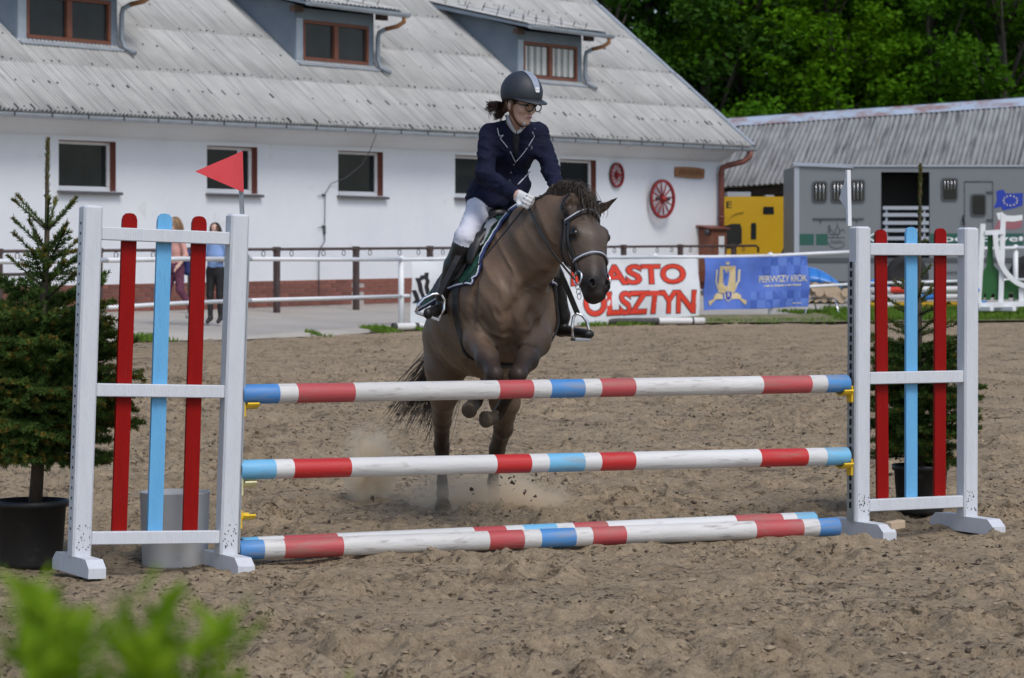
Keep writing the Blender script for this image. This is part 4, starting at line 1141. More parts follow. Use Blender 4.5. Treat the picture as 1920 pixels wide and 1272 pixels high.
bp([(410, 165), (435, 190), (458, 150), (480, 190), (505, 165), (490, 215), (425, 215)], 0)
for s in (-1, 1):
    cx = 462
    for k in range(9):
        y = 320 + k * 42; x = cx + s * (185 - max(0, k - 4) * 18)
        bp([(x - 14, y + 25), (x - s * 20, y), (x, y - 24), (x + s * 22, y - 4), (x + 8, y + 25)], 1)
    bp([(cx + s * 60, 720), (cx + s * 150, 690), (cx + s * 215, 740), (cx + s * 215, 790), (cx + s * 300, 830), (cx + s * 280, 905), (cx + s * 180, 800), (cx + s * 60, 800)], 0)
mb.build('crest', ['print_gold', 'print_cream', 'banner_blue', 'eu_blue'], bm); mb = MB()
bp([(420, 665), (462, 655), (545, 665), (530, 780), (465, 850), (430, 780)], 1)
bp([(435, 680), (462, 670), (530, 680), (516, 775), (465, 830), (443, 775)], 3, f2)
put_text(mb, 'R', fb(0.018), bq(462, 0)[0], bq(502, 0)[0], bq(0, 770)[1], bq(0, 690)[1], 1)
mb.build('small_shield', ['print_gold', 'print_cream', 'banner_blue', 'eu_blue'], bm); mb = MB()
put_text(mb, 'PIERWSZY', fb(0.010), bq(990, 0)[0], bq(1475, 0)[0], bq(0, 535)[1], bq(0, 420)[1], 1, 0.0, 0.9)
put_text(mb, 'KROK', fb(0.010), bq(1500, 0)[0], bq(1785, 0)[0], bq(0, 535)[1], bq(0, 420)[1], 1, 0.0, 0.9)
mb.build('lettering', ['print_gold', 'print_cream'], bm); mb = MB()
random.seed(3)
x = 1070
while x < 1700:
    w = random.choice((14, 22, 30)); bp([(x, 580), (x + w, 580), (x + w, 606), (x, 606)], 1); x += w + random.choice((8, 8, 20))
x = 1440
while x < 1760:
    w = random.choice((12, 18, 24)); bp([(x, 900), (x + w, 900), (x + w, 918), (x, 918)], 1); x += w + random.choice((6, 6, 14))
tag(mb.build('small_print', ['print_gold', 'print_cream'], bm), kind='stuff')

# ------------------------------------------------------------------ clutter behind the fence on the right
def cp(u, v, Y): return at(u, v, Y)
t = thing('metal_stool', at(1542, 596, 49.6), 'bare metal stool with splayed legs behind the arena fence', 'stool')
top = [at(1516, 560, 49.4), at(1524, 557, 49.9), at(1560, 558, 49.9), at(1566, 560, 49.4)]
mb = MB(); c = sum(top, V(0, 0, 0)) / 4; mb.tube([c - Z * 0.012, c + Z * 0.012], 0.20, 16); mb.build('seat', 'log_bark', t)
for p, fu, fy in ((top[0], 1508, 49.2), (top[1], 1535, 50.2), (top[2], 1549, 50.1), (top[3], 1575, 49.2)):
    mb = MB(); q = at(fu, 598, fy); mb.tube([c + (p - c) * 0.4 - Z * 0.02, p, q], 0.014, 6); mb.build('leg', 'bright_steel', t)
t = thing('log_stack', at(1545, 560, 54), 'stack of short cut logs beside the blue banner', 'logs')
for i, (u, v) in enumerate([(1514, 560), (1530, 559), (1546, 560), (1562, 559), (1578, 560), (1520, 549), (1537, 548), (1554, 549), (1570, 548), (1529, 539), (1546, 540), (1563, 539), (1586, 549)]):
    c = at(u, v, 53.8 + 0.05 * (i % 3)); r = random.uniform(0.075, 0.095)
    dr = V(random.uniform(-0.2, 0.2), 1, random.uniform(-0.04, 0.04)).normalized()
    mb = MB(); mb.tube([c, c + dr * 0.5, c + dr * 1.0], r, 10, mseg=[0, 0, 0]); mb.m[-2] = 1; mb.m[-1] = 1; mb.build('log', ['log_bark', 'log_end'], t)
mb = MB(); pb = at(1547, 572, 54.3); mb.box(pb.x - 0.5, pb.x + 0.5, pb.y - 0.3, pb.y + 0.7, 0.44, pb.z + 0.02); mb.build('pallet', 'shed_wood', t)
# blue water tray leaning up, curved shell
t = thing('water_tray', at(1540, 530, 55.6), 'bright blue curved plastic water tray lying behind the logs', 'tray')
def tray(us, vs_top, Y, nm):
    mb = MB(); nn = len(us); vs = []
    for i in range(nn):
        p = at(us[i], vs_top[i], Y); q = at(us[i], 541, Y)
        for k in range(7):
            a = k / 6; pt = lerp(p, q, a)
            vs.append(pt + V(0, -0.34 * math.sin(a * math.pi * 0.9), 0))
        for k in range(6, -1, -1):
            a = k / 6; pt = lerp(p, q, a); vs.append(pt + V(0, 0.02 - 0.30 * math.sin(a * math.pi * 0.9), 0))
    fs = [(i * 14 + k, (i + 1) * 14 + k, (i + 1) * 14 + (k + 1) % 14, i * 14 + (k + 1) % 14) for i in range(nn - 1) for k in range(14)]
    fs += [tuple(range(14)), tuple((nn - 1) * 14 + k for k in range(13, -1, -1))]
    mb.add(vs, fs, 0, True)
    for i in range(2, nn - 1, 2):
        mb.tube([vs[i * 14 + k] + V(0, -0.012, 0) for k in range(7)], 0.014, 5)
    mb.tube([at(us[i], vs_top[i], Y) + V(0, -0.01, 0) for i in range(nn)], 0.022, 6)
    mb.build(nm, 'tray_blue', t)
tray([1500, 1508, 1516, 1524, 1534, 1546, 1558, 1568, 1576], [506, 504, 503, 504, 507, 513, 521, 529, 536], 55.6, 'shell')
tray([1626, 1634, 1642, 1650, 1658, 1664], [533, 527, 524, 526, 531, 537], 55.2, 'rear_shell')
# rack of spare poles
t0 = 51.6
for (ua, ub, v, r, segs, lab) in (
    (1602, 1832, 545, 0.055, [(0, 0.3, 0), (0.3, 0.42, 2), (0.42, 1, 0)], 'upper white spare pole on the rack behind the right wing'),
    (1596, 1838, 559, 0.055, [(0, 0.55, 0), (0.55, 0.68, 4), (0.68, 1, 0)], 'middle white spare pole on the rack behind the right wing'),
    (1604, 1850, 573, 0.058, [(0, 0.2, 3), (0.2, 0.3, 0), (0.3, 0.93, 3), (0.93, 1.0, 4)], 'lowest yellow spare pole on the rack behind the right wing')):
    small_pole('spare_pole', at(ua, v, t0 + 0.3), at(ub, v - 3, t0 - 0.3), r, segs, lab, 'spare poles on the rack')
t = thing('pole_rack', at(1720, 585, 51.7), 'low dark rack carrying the spare poles', 'rack')
for u in (1640, 1735, 1815):
    mb = MB(); p = at(u, 570, 51.75); mb.box(p.x - 0.04, p.x + 0.04, p.y + 0.07, p.y + 0.15, 0.36, 0.92); mb.box(p.x - 0.045, p.x + 0.045, p.y - 0.22, p.y + 0.20, 0.40, 0.46); mb.build('rack_post', 'rail_brown', t)
# green and white wing standing by the fence
WY = 49.6
t = thing('green_wing', at(1880, 580, WY), 'white framed jump wing with green cut-out panels at the right edge', 'jump wing')
def wp(u, v, dy=0.0): return at(u, v, WY) + V(0, dy, 0)
def board(mb, pts, w, th=0.05, dy=0.0):
    for a, b in zip(pts, pts[1:]):
        p, q = wp(*a, dy), wp(*b, dy); d = (q - p); L_ = d.length; d.normalize(); mb.obox((p + q) / 2, d, V(0, 1, 0), d.cross(V(0, 1, 0)), L_ / 2 + (w * 0.25 if len(pts) > 2 else 0), th / 2, w / 2)
for pts, w, dy, nm in (([(1843, 420), (1834, 577)], 0.085, 0, 'post'), ([(1881, 402), (1876, 577)], 0.085, 0, 'post'), ([(1846, 437), (1880, 435)], 0.08, -0.03, 'rail'), ([(1834, 573), (1960, 568)], 0.09, -0.055, 'base_rail'), ([(1915, 540), (1915, 575)], 0.09, 0.0, 'post'), ([(1844, 480), (1832, 503), (1818, 520)], 0.06, 0.09, 'rear_brace')):
    mb = MB(); board(mb, pts, w, 0.05, dy); mb.build(nm, 'fence_white', t)
mb = MB(); mb.strap([wp(*q, -0.07) for q in [(1865, 440), (1866, 458), (1870, 480), (1873.5, 490), (1878, 500), (1883.5, 509), (1890, 517), (1897, 524), (1905, 530), (1913, 534), (1922, 537), (1950, 540)]], V(0, -1, 0), 0.085, 0.04); mb.build('curved_brace', 'fence_white', t)
for pts in ([(1840, 563), (1838, 540), (1840, 515), (1850, 500), (1852, 470), (1853, 442), (1862, 442), (1862, 470), (1864, 498), (1876, 512), (1876, 540), (1873, 563), (1864, 563), (1866, 552), (1861, 549), (1857, 563), (1848, 563), (1850, 551), (1846, 551), (1845, 563)],
            [(1882, 562), (1882, 528), (1890, 525), (1905, 530), (1913, 538), (1911, 562), (1902, 562), (1901, 548), (1892, 548), (1892, 562)]):
    mb = MB(); o = wp(0, 0); mb.prism([((p[0] - 960) / F * WY, HC + (VH - p[1]) / F * WY) for p in pts], V(0, WY + 0.03, 0), V(1, 0, 0), Z, V(0, 1, 0), 0.025); mb.build('green_panel', 'jump_green', t)
mb = MB(); a, b = wp(1836, 425, -0.0), wp(1829, 577, -0.0); d = (b - a); L_ = d.length; mb.obox((a + b) / 2, d, V(0, 1, 0), d.cross(V(0, 1, 0)), L_ / 2, 0.03, 0.012); mb.build('keyhole_strip', 'steel', t)
mb = MB(); p = wp(1831, 544, -0.04); mb.ball(p, (0.05, 0.05, 0.04), 8); mb.build('cup', 'tray_blue', t)
for u in (1836, 1878):
    mb = MB(); p = wp(u, 579); mb.obox(p, (0.6, -0.8, 0), (0.8, 0.6, 0), Z, 0.3, 0.045, 0.04, 0, 0.008); mb.build('foot', 'fence_white', t)
# ------------------------------------------------------------------ trees behind the yard
def leaf_cloud(rng, centers, radii, per, size, flat=0.6):
    """leaf-sized quads scattered on clumps; returns verts, faces"""
    vs = []; N_ = 0
    P_ = []; 
    for c, r in zip(centers, radii):
        k = int(per * (r / 0.8) ** 2)
        d = rng.normal(size=(k, 3)); d /= np.linalg.norm(d, axis=1)[:, None]
        rad = r * rng.random(k) ** 0.4
        P_.append(c + d * rad[:, None] * np.array([1, 1, flat]))
    P_ = np.concatenate(P_)
    n = len(P_)
    a = rng.normal(size=(n, 3)); a[:, 2] *= 0.5; a /= np.linalg.norm(a, axis=1)[:, None]
    b = np.cross(a, rng.normal(size=(n, 3))); b /= np.linalg.norm(b, axis=1)[:, None]
    s = size * rng.uniform(0.6, 1.25, n)[:, None]
    a = a * s; b = b * s * 0.55
    V_ = np.stack([P_ - a, P_ + b, P_ + a, P_ - b], 1).reshape(-1, 3)
    Fc = np.arange(4 * n).reshape(n, 4)
    return V_, Fc
def tree_meshes(seed, h, crown_r, base_h, leafm, n_clump, per, size):
    rng = np.random.default_rng(seed)
    mb = MB()
    tr = [(0, 0, 0)]
    for i in range(1, 8): tr.append((rng.normal() * 0.12 * i / 3, rng.normal() * 0.12 * i / 3, h * 0.95 * i / 7))
    mb.tube(tr, list(np.linspace(0.26, 0.04, 8)), 8)
    cs = []; rs = []
    for i in range(n_clump):
        z = base_h + (h - base_h) * rng.random() ** 0.9
        f = (z - base_h) / (h - base_h)
        prof = crown_r * (0.55 + 0.45 * math.sin(math.pi * min(1, f * 0.9 + 0.18))) * (1 - 0.45 * max(0, f - 0.6) / 0.4)
        a = rng.random() * 2 * math.pi; rr = prof * rng.random() ** 0.45
        cs.append((rr * math.cos(a), rr * math.sin(a), z)); rs.append(rng.uniform(0.45, 1.0))
        if i % 4 == 0:
            k = min(7, max(1, int(f * 5 + base_h / h * 6)))
            mb.tube([tr[k], ((tr[k][0] + cs[-1][0]) / 2, (tr[k][1] + cs[-1][1]) / 2, (tr[k][2] + z) / 2 + 0.15), cs[-1]], [0.07, 0.045, 0.015], 5)
    tm = mb.mesh('trunk', 'trunk_far')
    v, f = leaf_cloud(rng, np.array(cs), rs, per, size)
    o = np_obj('crown', v, f, leafm, smooth=False); cm = o.data
    bpy.data.objects.remove(o)
    return tm, cm
KINDS = {
    'bright': tree_meshes(21, 13.5, 3.2, 3.6, 'leaf_bright', 170, 120, 0.12),
    'mid': tree_meshes(22, 14.5, 3.0, 2.2, 'leaf_mid', 190, 115, 0.12),
    'dark': tree_meshes(23, 15.5, 2.6, 1.4, 'leaf_dark', 210, 110, 0.12),
    'bush': tree_meshes(24, 6.2, 2.6, 0.6, 'leaf_mid', 90, 90, 0.13)}
TREES = [  # (kind, column, distance, scale, label)
    ('dark', 1130, 84, 0.95, 'dark leafy tree rising directly behind the barn roof slope'),
    ('dark', 1225, 88, 1.0, 'dark tree second from the barn roof in the wood'),
    ('dark', 1330, 85, 0.95, 'dark tree behind the lower corner of the barn roof'),
    ('bright', 1420, 86, 1.0, 'bright green tree at the left of the brighter foliage above the shed'),
    ('mid', 1500, 92, 1.0, 'mid green tree between the two brightest trees above the shed'),
    ('bright', 1560, 86, 0.82, 'lower bright green tree in front of the wood above the truck'),
    ('bright', 1660, 90, 1.05, 'bright green tree above the open truck doorway'),
    ('mid', 1745, 87, 0.9, 'mid green tree above the right jump wing'),
    ('bright', 1815, 93, 1.08, 'tall bright green tree near the top right corner'),
    ('mid', 1890, 86, 0.95, 'mid green tree at the right edge of the wood'),
    ('dark', 1950, 90, 1.05, 'dark tree cut by the right edge of the picture'),
    ('bush', 1395, 83, 0.85, 'low green bush above the left end of the rusty ridge'),
    ('bush', 1590, 84, 0.8, 'low green bush behind the rusty middle of the ridge'),
    ('bush', 1780, 82, 0.8, 'low green bush behind the clean right part of the ridge')]
def put_tree(kind, x, y, sc, rz, label, z=0.35):
    t = thing('leafy_tree' if kind != 'bush' else 'leafy_bush', (x, y, z), label, 'tree' if kind != 'bush' else 'bush', 'trees of the wood behind the shed')
    for nm, me in zip(('trunk', 'crown'), KINDS[kind]):
        o = bpy.data.objects.new(nm, me); link(o, t); o.scale = (sc, sc, sc); o.rotation_euler = (0, 0, rz)
for i, (k, u, y, sc, lab) in enumerate(TREES):
    put_tree(k, (u - 960) / F * y, y, sc, i * 1.7, lab)
# the wood further back reads as one mass
rng = np.random.default_rng(99)
cs = np.stack([rng.uniform(-8, 34, 1500), rng.uniform(97, 108, 1500), rng.uniform(0.3, 17, 1500)], 1)
v, f = leaf_cloud(rng, cs, rng.uniform(0.8, 1.7, 1500), 40, 0.24, 0.8)
tag(np_obj('far_wood', v, f, 'leaf_dark', smooth=False), 'dark mass of the wood behind the nearer trees', 'wood', kind='stuff')

# ------------------------------------------------------------------ grass along the yard edge
def grass_blades(rng, pts, h, w):
    n = len(pts)
    a = rng.uniform(0, 2 * np.pi, n); lean = rng.normal(size=(n, 2)) * 0.4
    hh = h * rng.uniform(0.5, 1.3, n)
    wx = np.cos(a) * w; wy = np.sin(a) * w
    b0 = pts.copy(); b0[:, 0] -= wx; b0[:, 1] -= wy
    b1 = pts.copy(); b1[:, 0] += wx; b1[:, 1] += wy
    mid = pts + np.stack([lean[:, 0] * hh * 0.35, lean[:, 1] * hh * 0.35, hh * 0.6], 1)
    m0 = mid.copy(); m0[:, 0] -= wx * 0.7; m0[:, 1] -= wy * 0.7
    m1 = mid.copy(); m1[:, 0] += wx * 0.7; m1[:, 1] += wy * 0.7
    tp = pts + np.stack([lean[:, 0] * hh, lean[:, 1] * hh, hh], 1)
    V_ = np.stack([b0, b1, m1, m0, tp], 1).reshape(-1, 3)
    base = np.arange(n)[:, None] * 5
    return V_, np.concatenate([base + np.array([[0, 1, 2]]), base + np.array([[0, 2, 3]]), base + np.array([[3, 2, 4]])])
rng = np.random.default_rng(5)
pl = []
n = 70000
idx = rng.random(n) * (len(ed) - 1)
i0 = idx.astype(int); fr_ = (idx - i0)[:, None]
pp = ed[i0] * (1 - fr_) + ed[np.minimum(i0 + 1, len(ed) - 1)] * fr_
dens = fbm(pp[:, 0] * 1.1, pp[:, 1] * 1.1, 3, 41)
right = pp[:, 0] > 5.6
mid_r = (pp[:, 0] > 2.6) & ~right
off = np.where(right, rng.uniform(-0.2, 2.3, n), np.where(mid_r, rng.normal(0.1, 0.18, n), rng.normal(0.0, 0.2, n)))
keep = right | ((mid_r | (dens > 0.44)) & (rng.random(n) < np.where(mid_r, 0.16, 0.40)))
P3 = np.stack([pp[:, 0] - 0.45 * off, pp[:, 1] + 0.89 * off, np.interp(off, [-0.3, 0, 0.8, 2.3], [0.30, 0.33, 0.375, 0.44])], 1)[keep]
v, f = grass_blades(rng, P3, np.where(P3[:, 0] > 5.4, 0.11, 0.06), 0.011)
tag(np_obj('verge_grass', v, f, 'grass', smooth=False), 'short green grass along the edge of the yard', 'grass', kind='stuff')

# ------------------------------------------------------------------ potted spruces
def needles(rng, segs, per_m, ln, w):
    """needles round every twig segment (a, b); returns verts, faces"""
    vs = []; 
    for a, b in segs:
        L_ = np.linalg.norm(b - a); k = max(2, int(L_ * per_m))
        t = rng.random(k)[:, None]; p = a + (b - a) * t
        d = (b - a) / max(L_, 1e-6)
        r = rng.normal(size=(k, 3)); r -= (r @ d)[:, None] * d; r /= np.linalg.norm(r, axis=1)[:, None]
        r[:, 2] += 0.25
        dirn = r * 0.85 + d * 0.65; dirn /= np.linalg.norm(dirn, axis=1)[:, None]
        s = np.cross(dirn, rng.normal(size=(k, 3))); s /= np.linalg.norm(s, axis=1)[:, None]
        l = ln * rng.uniform(0.7, 1.2, k)[:, None]
        vs.append(np.stack([p - s * w, p + s * w, p + dirn * l + s * w * 0.4, p + dirn * l - s * w * 0.4], 1).reshape(-1, 3))
    V_ = np.concatenate(vs); n = len(V_) // 4
    return V_, np.arange(4 * n).reshape(n, 4)
def spruce(label, base, trunk, levels, pot_r, pot_h, pot_c, seed, tip_amt):
    """levels: (fraction up the trunk, branches, length, rise)"""
    rng = np.random.default_rng(seed)
    t = thing('potted_spruce', base, label, 'spruce', 'spruces in black pots beside the jump')
    tr = np.array([np.array(p) for p in trunk]); nT = len(tr)
    def tp(f):
        x = f * (nT - 1); i = min(int(x), nT - 2); return tr[i] + (tr[i + 1] - tr[i]) * (x - i)
    mb = MB(); mb.tube([Vector(p) for p in tr], list(np.interp(np.linspace(0, 1, nT), [0, 0.3, 0.75, 1], [0.034, 0.027, 0.011, 0.004])), 8)
    br = MB(); segs = []; tips = []
    top = tr[-1]
    segs.append((tp(0.80), tp(0.99)))
    tips.append((tp(0.82), top)); tips.append((tp(0.9), top))
    for f, nb, ln, rise in levels:
        a0 = rng.random() * 6.28
        for i in range(nb):
            a = a0 + 2 * math.pi * i / nb + rng.normal() * 0.18
            L_ = ln * rng.uniform(0.8, 1.12); ris = rise + rng.normal() * 0.1
            o = tp(min(1, f + rng.normal() * 0.006))
            d = np.array([math.cos(a), math.sin(a), ris]); d /= np.linalg.norm(d)
            pts = [o]
            for k in range(1, 6):
                dd = d.copy(); dd[2] += 0.10 * k / 5 - 0.05
                pts.append(pts[-1] + dd * L_ / 5)
            br.tube([Vector(p) for p in pts], list(np.linspace(0.006, 0.0018, 6)), 5)
            for k in range(5): segs.append((pts[k], pts[k + 1]))
            tips.append((pts[4], pts[5]))
            if L_ > 0.285:
                side = np.cross(d, (0, 0, 1)); side /= np.linalg.norm(side)
                m = int(L_ / 0.040)
                for k in range(1, m):
                    x = k / m; p = pts[int(x * 5)] + (pts[min(5, int(x * 5) + 1)] - pts[int(x * 5)]) * (x * 5 - int(x * 5))
                    for sgn in (-1, 1):
                        l2 = L_ * 0.50 * (1 - x * 0.75) * rng.uniform(0.6, 1.1)
                        d2 = d * 0.75 + side * sgn * 0.85 + np.array([0, 0, rng.normal() * 0.22]); d2 /= np.linalg.norm(d2)
                        e = p + d2 * l2
                        segs.append((p, e))
                        if rng.random() < tip_amt: tips.append((p + d2 * l2 * 0.65, e + d2 * 0.012))
                        if l2 > 0.13:
                            for y in (0.4, 0.7):
                                q = p + d2 * l2 * y; d3 = d2 * 0.8 + side * (0.6 * rng.choice([-1, 1])) + np.array([0, 0, rng.normal() * 0.4]); d3 /= np.linalg.norm(d3)
                                segs.append((q, q + d3 * l2 * 0.45))
    trunk_o = mb.build('trunk', 'bark', t); tag(br.build('branches', 'bark', t), kind='stuff')
    v, f = needles(rng, segs, 900, 0.022, 0.0022)
    tag(np_obj('needles', v, f, 'needle', t, smooth=False), kind='stuff')
    v, f = needles(rng, tips, 1100, 0.016, 0.0022)
    tag(np_obj('young_tips', v, f, 'needle_tip', t, smooth=False), kind='stuff')
    mb = MB(); r = pot_r
    mb.lathe([(0.0, 0.0), (r * 0.84, 0.0), (r * 0.86, 0.02), (r * 0.98, pot_h - 0.03), (r * 1.05, pot_h - 0.03), (r * 1.06, pot_h), (r * 1.0, pot_h), (r * 0.96, pot_h - 0.05), (r * 0.9, pot_h - 0.06)], pot_c, n=32)
    pot = mb.build('pot', 'black_plastic', t)
    mb = MB(); mb.lathe([(0.0, pot_h - 0.055), (r * 0.955, pot_h - 0.065)], pot_c, n=32); mb.build('potting_soil', 'soil', pot)
TYL = 14.2
pc = at(58, 1052, TYL); pc.z = -0.045
spruce('tall potted spruce with bare pointed leader left of the jump', pc,
       [at(66, 945, TYL), at(72, 860, TYL), at(76, 780, TYL), at(76, 700, TYL), at(76, 620, TYL), at(84, 540, TYL), at(88, 460, TYL), at(88, 390, TYL), at(88, 320, TYL), at(90, 260, TYL)],
       [(0.12, 6, 0.36, -0.10), (0.14, 6, 0.40, -0.05), (0.16, 7, 0.42, -0.02), (0.18, 7, 0.44, 0.0), (0.22, 7, 0.46, 0.03), (0.26, 7, 0.46, 0.06), (0.30, 7, 0.46, 0.09), (0.34, 7, 0.46, 0.12), (0.38, 7, 0.44, 0.16), (0.42, 6, 0.43, 0.2), (0.20, 7, 0.45, 0.02), (0.24, 7, 0.46, 0.05), (0.28, 7, 0.46, 0.08), (0.32, 7, 0.46, 0.10), (0.36, 7, 0.45, 0.14), (0.40, 7, 0.44, 0.18), (0.44, 7, 0.43, 0.22), (0.48, 6, 0.38, 0.28), (0.52, 5, 0.33, 0.45),
        (0.56, 4, 0.28, 0.7), (0.605, 4, 0.26, 0.85), (0.65, 4, 0.25, 0.9), (0.71, 6, 0.25, 0.95)], 0.175, 0.325, pc, 4, 0.30)
TYR = 16.62
pr_ = at(1726, 978, TYR); pr_.z = -0.005
spruce('dark potted spruce with long orange leader behind the right wing', pr_,
       [at(1726, 900, TYR), at(1726, 840, TYR), at(1724, 770, TYR), at(1722, 700, TYR), at(1722, 630, TYR), at(1722, 560, TYR), at(1723, 500, TYR), at(1724, 440, TYR), at(1725, 375, TYR), at(1726, 308, TYR)],
       [(0.08, 6, 0.30, -0.15), (0.11, 6, 0.33, -0.08), (0.14, 7, 0.35, -0.02), (0.17, 7, 0.37, 0.02), (0.20, 7, 0.38, 0.05), (0.23, 7, 0.39, 0.08), (0.26, 8, 0.39, 0.10), (0.29, 8, 0.38, 0.12), (0.32, 8, 0.36, 0.15), (0.35, 7, 0.34, 0.18), (0.38, 7, 0.32, 0.2), (0.41, 7, 0.29, 0.25), (0.45, 6, 0.26, 0.30), (0.50, 6, 0.22, 0.4), (0.55, 5, 0.18, 0.7), (0.62, 3, 0.10, 1.2), (0.72, 3, 0.09, 1.5)], 0.155, 0.28, pr_, 8, 0.10)
# grey planter behind the left wing
mb = MB(); c = at(328, 1052, 14.27); c.z = -0.05
mb.lathe([(0.0, 0.0), (0.155, 0.0), (0.16, 0.01), (0.172, 0.36), (0.176, 0.365), (0.168, 0.365), (0.15, 0.05), (0.0, 0.04)], c, n=32)
tag(mb.build('planter', 'grey_plastic', origin=c), 'pale grey plastic planter standing behind the left wing', 'planter')
# ------------------------------------------------------------------ the jump
A0 = V(-1.306, 14.07, 0); PD = V(3.109, 1.62, 0); PL = PD.length; PDn = PD.normalized()
PN = V(PDn.y, -PDn.x, 0)                       # towards the rider's landing side (camera)
def pole_t(u, a, d):
    k = (u - 960) / F
    return (k * a.y - a.x) / (d.x - k * d.y)
POLE_M = ['pole_white', 'pole_red_old', 'pole_blue', 'pole_sky', 'pole_red', 'wood_end', 'pole_white_old']
def jump_pole(label, a, b, marks, cols, r=0.0485, group=None):
    d = b - a
    ts = [0.0] + [pole_t(u, a, d) for u in marks] + [1.0]
    pts = []; ms = []
    for i in range(len(ts) - 1):
        n = max(1, int((ts[i + 1] - ts[i]) * 14))
        for k in range(n): pts.append(a + d * (ts[i] + (ts[i + 1] - ts[i]) * k / n)); ms.append(cols[i])
    pts.append(b); ms.append(cols[-1])
    mb = MB()
    # a ring on either side of every colour edge keeps the bands crisp; the last 6 mm is bevelled
    dn = d.normalized()
    rr = [r] * len(pts)
    pts = [pts[0]] + [pts[0] + dn * 0.006] + pts[1:-1] + [pts[-1] - dn * 0.006, pts[-1]]
    rr = [r - 0.005, r] + rr[1:-1] + [r, r - 0.005]
    ms = [ms[0]] + ms[:-1] + [ms[-1], ms[-1]]
    mb.tube(pts, rr, 20, mseg=ms); mb.m[-1] = 5; mb.m[-2] = 5
    o = mb.build('jump_pole', POLE_M, origin=(a + b) / 2)
    return tag(o, label, 'pole', group or 'striped poles of the jump')
def pz(t, z): p = A0 + PD * t; p.z = z; return p
jump_pole('topmost striped jump pole with faded red and dark blue bands', pz(-0.003, 0.803), pz(1.003, 0.781), [519, 553, 660, 930, 994, 1027, 1090, 1121, 1185, 1424, 1515, 1544], [2, 6, 1, 6, 1, 6, 2, 6, 1, 6, 1, 6, 2])
jump_pole('middle jump pole with vivid red and sky blue bands', pz(-0.006, 0.437), pz(1.003, 0.388), [512, 546, 653, 925, 990, 1023, 1090, 1121, 1185, 1420, 1508, 1543], [3, 0, 4, 0, 4, 0, 3, 0, 4, 0, 4, 0, 3])
ga, gb = V((446 - 960) / F * 14.08, 14.08, 0.045), V((1571 - 960) / F * 15.28, 15.28, 0.045)
jump_pole('front striped pole lying on the sand under the jump', ga, gb, [492, 530, 640, 913, 978, 1010, 1075, 1106, 1169, 1412, 1501, 1531], [2, 6, 1, 6, 1, 6, 2, 6, 1, 6, 1, 6, 2])
ga2, gb2 = V((452 - 960) / F * 14.22, 14.22, 0.047), V((1527 - 960) / F * 15.62, 15.62, 0.047)
jump_pole('rear striped pole on the sand half hidden behind the front one', ga2, gb2, [482, 530, 630, 885, 945, 978, 1040, 1072, 1135, 1375, 1462, 1488], [3, 0, 1, 0, 1, 0, 3, 0, 1, 0, 1, 0, 3], r=0.047)

def wing(name_label, base, d, n, up, inner_sign, height_in, height_out, width, slats, rails, foot_len, holes_side):
    """base: ground point under the post next to the poles; d: along the wing away from the poles"""
    t = thing('jump_wing', base, name_label, 'jump wing', 'white wings of the jump')
    hw, hd = 0.047, 0.043
    def post(c, h, nm='post'):
        mb = MB(); mb.obox(c + up * (h / 2 + 0.03), d, n, up, hw, hd, h / 2 - 0.03, 0, 0.010)
        return mb.build(nm, 'white_paint', t)
    pi = post(base, height_in); po = post(base + d * width, height_out)
    span0, span1 = hw + 0.001, width - hw - 0.001
    for (z, th) in rails:
        z += 0.04
        mb = MB(); mb.obox(base + d * ((span0 + span1) / 2) + up * z + n * 0.012, d, n, up, (span1 - span0) / 2, 0.020, th / 2, 0, 0.004); mb.build('rail', 'white_paint', t)
    for (x, z0, z1, m, lean) in slats:
        z0 += 0.04; z1 += 0.043
        w = 0.037; pts = [(-w, 0), (w, 0), (w, z1 - z0 - 0.035), (w * 0.85, z1 - z0 - 0.015), (w * 0.5, z1 - z0 - 0.003), (0, z1 - z0), (-w * 0.5, z1 - z0 - 0.003), (-w * 0.85, z1 - z0 - 0.015), (-w, z1 - z0 - 0.035)]
        mb = MB(); mb.prism(pts, base + d * x + up * z0 - n * 0.0275, d, (up + d * lean).normalized(), n, 0.018); mb.build('slat', m, t)
    for c in (base, base + d * width):
        mb = MB()
        L_ = foot_len; h = 0.085
        prof = [(-L_, 0), (L_, 0), (L_, h * 0.55), (L_ - 0.05, h), (-L_ + 0.05, h), (-L_, h * 0.55)]
        mb.prism(prof, c - d * 0.043 + up * -0.012, n, up, d, 0.086); mb.build('foot', 'white_paint', t)
    # keyhole strip on the pole side, row of holes on the far side
    mb = MB(); side = -d
    cst = base - d * (hw + 0.006) + up * (height_in * 0.5 - 0.06)
    mb.obox(cst, d, n, up, 0.004, 0.033, height_in * 0.42, 0); st = mb.build('keyhole_strip', 'steel', t)
    mb = MB(); k = 0
    z = 0.16
    while z < height_in - 0.2:
        mb.obox(base - d * (hw + 0.0105) + up * z, d, n, up, 0.001, 0.010, 0.017); z += 0.05
    tag(mb.build('keyhole', 'hole', st), kind='stuff')
    mb = MB(); z = 0.2
    while z < height_out - 0.05:
        mb.obox(base + d * (width + (hw + 0.0005)) + up * z, d, n, up, 0.001, 0.006, 0.006); z += 0.048
    tag(mb.build('peg_hole', 'hole', po), kind='stuff')
    mb = MB()
    for c in (base, base + d * width):
        for k in range(26):
            mb.obox(c + d * random.uniform(-0.036, 0.036) + n * (hd + 0.0008) + up * random.uniform(0.10, 0.22), d, n, up, random.uniform(0.001, 0.003), 0.0006, random.uniform(0.001, 0.005))
    tag(mb.build('paint_chip', 'print_grey', t), kind='stuff')
    return t
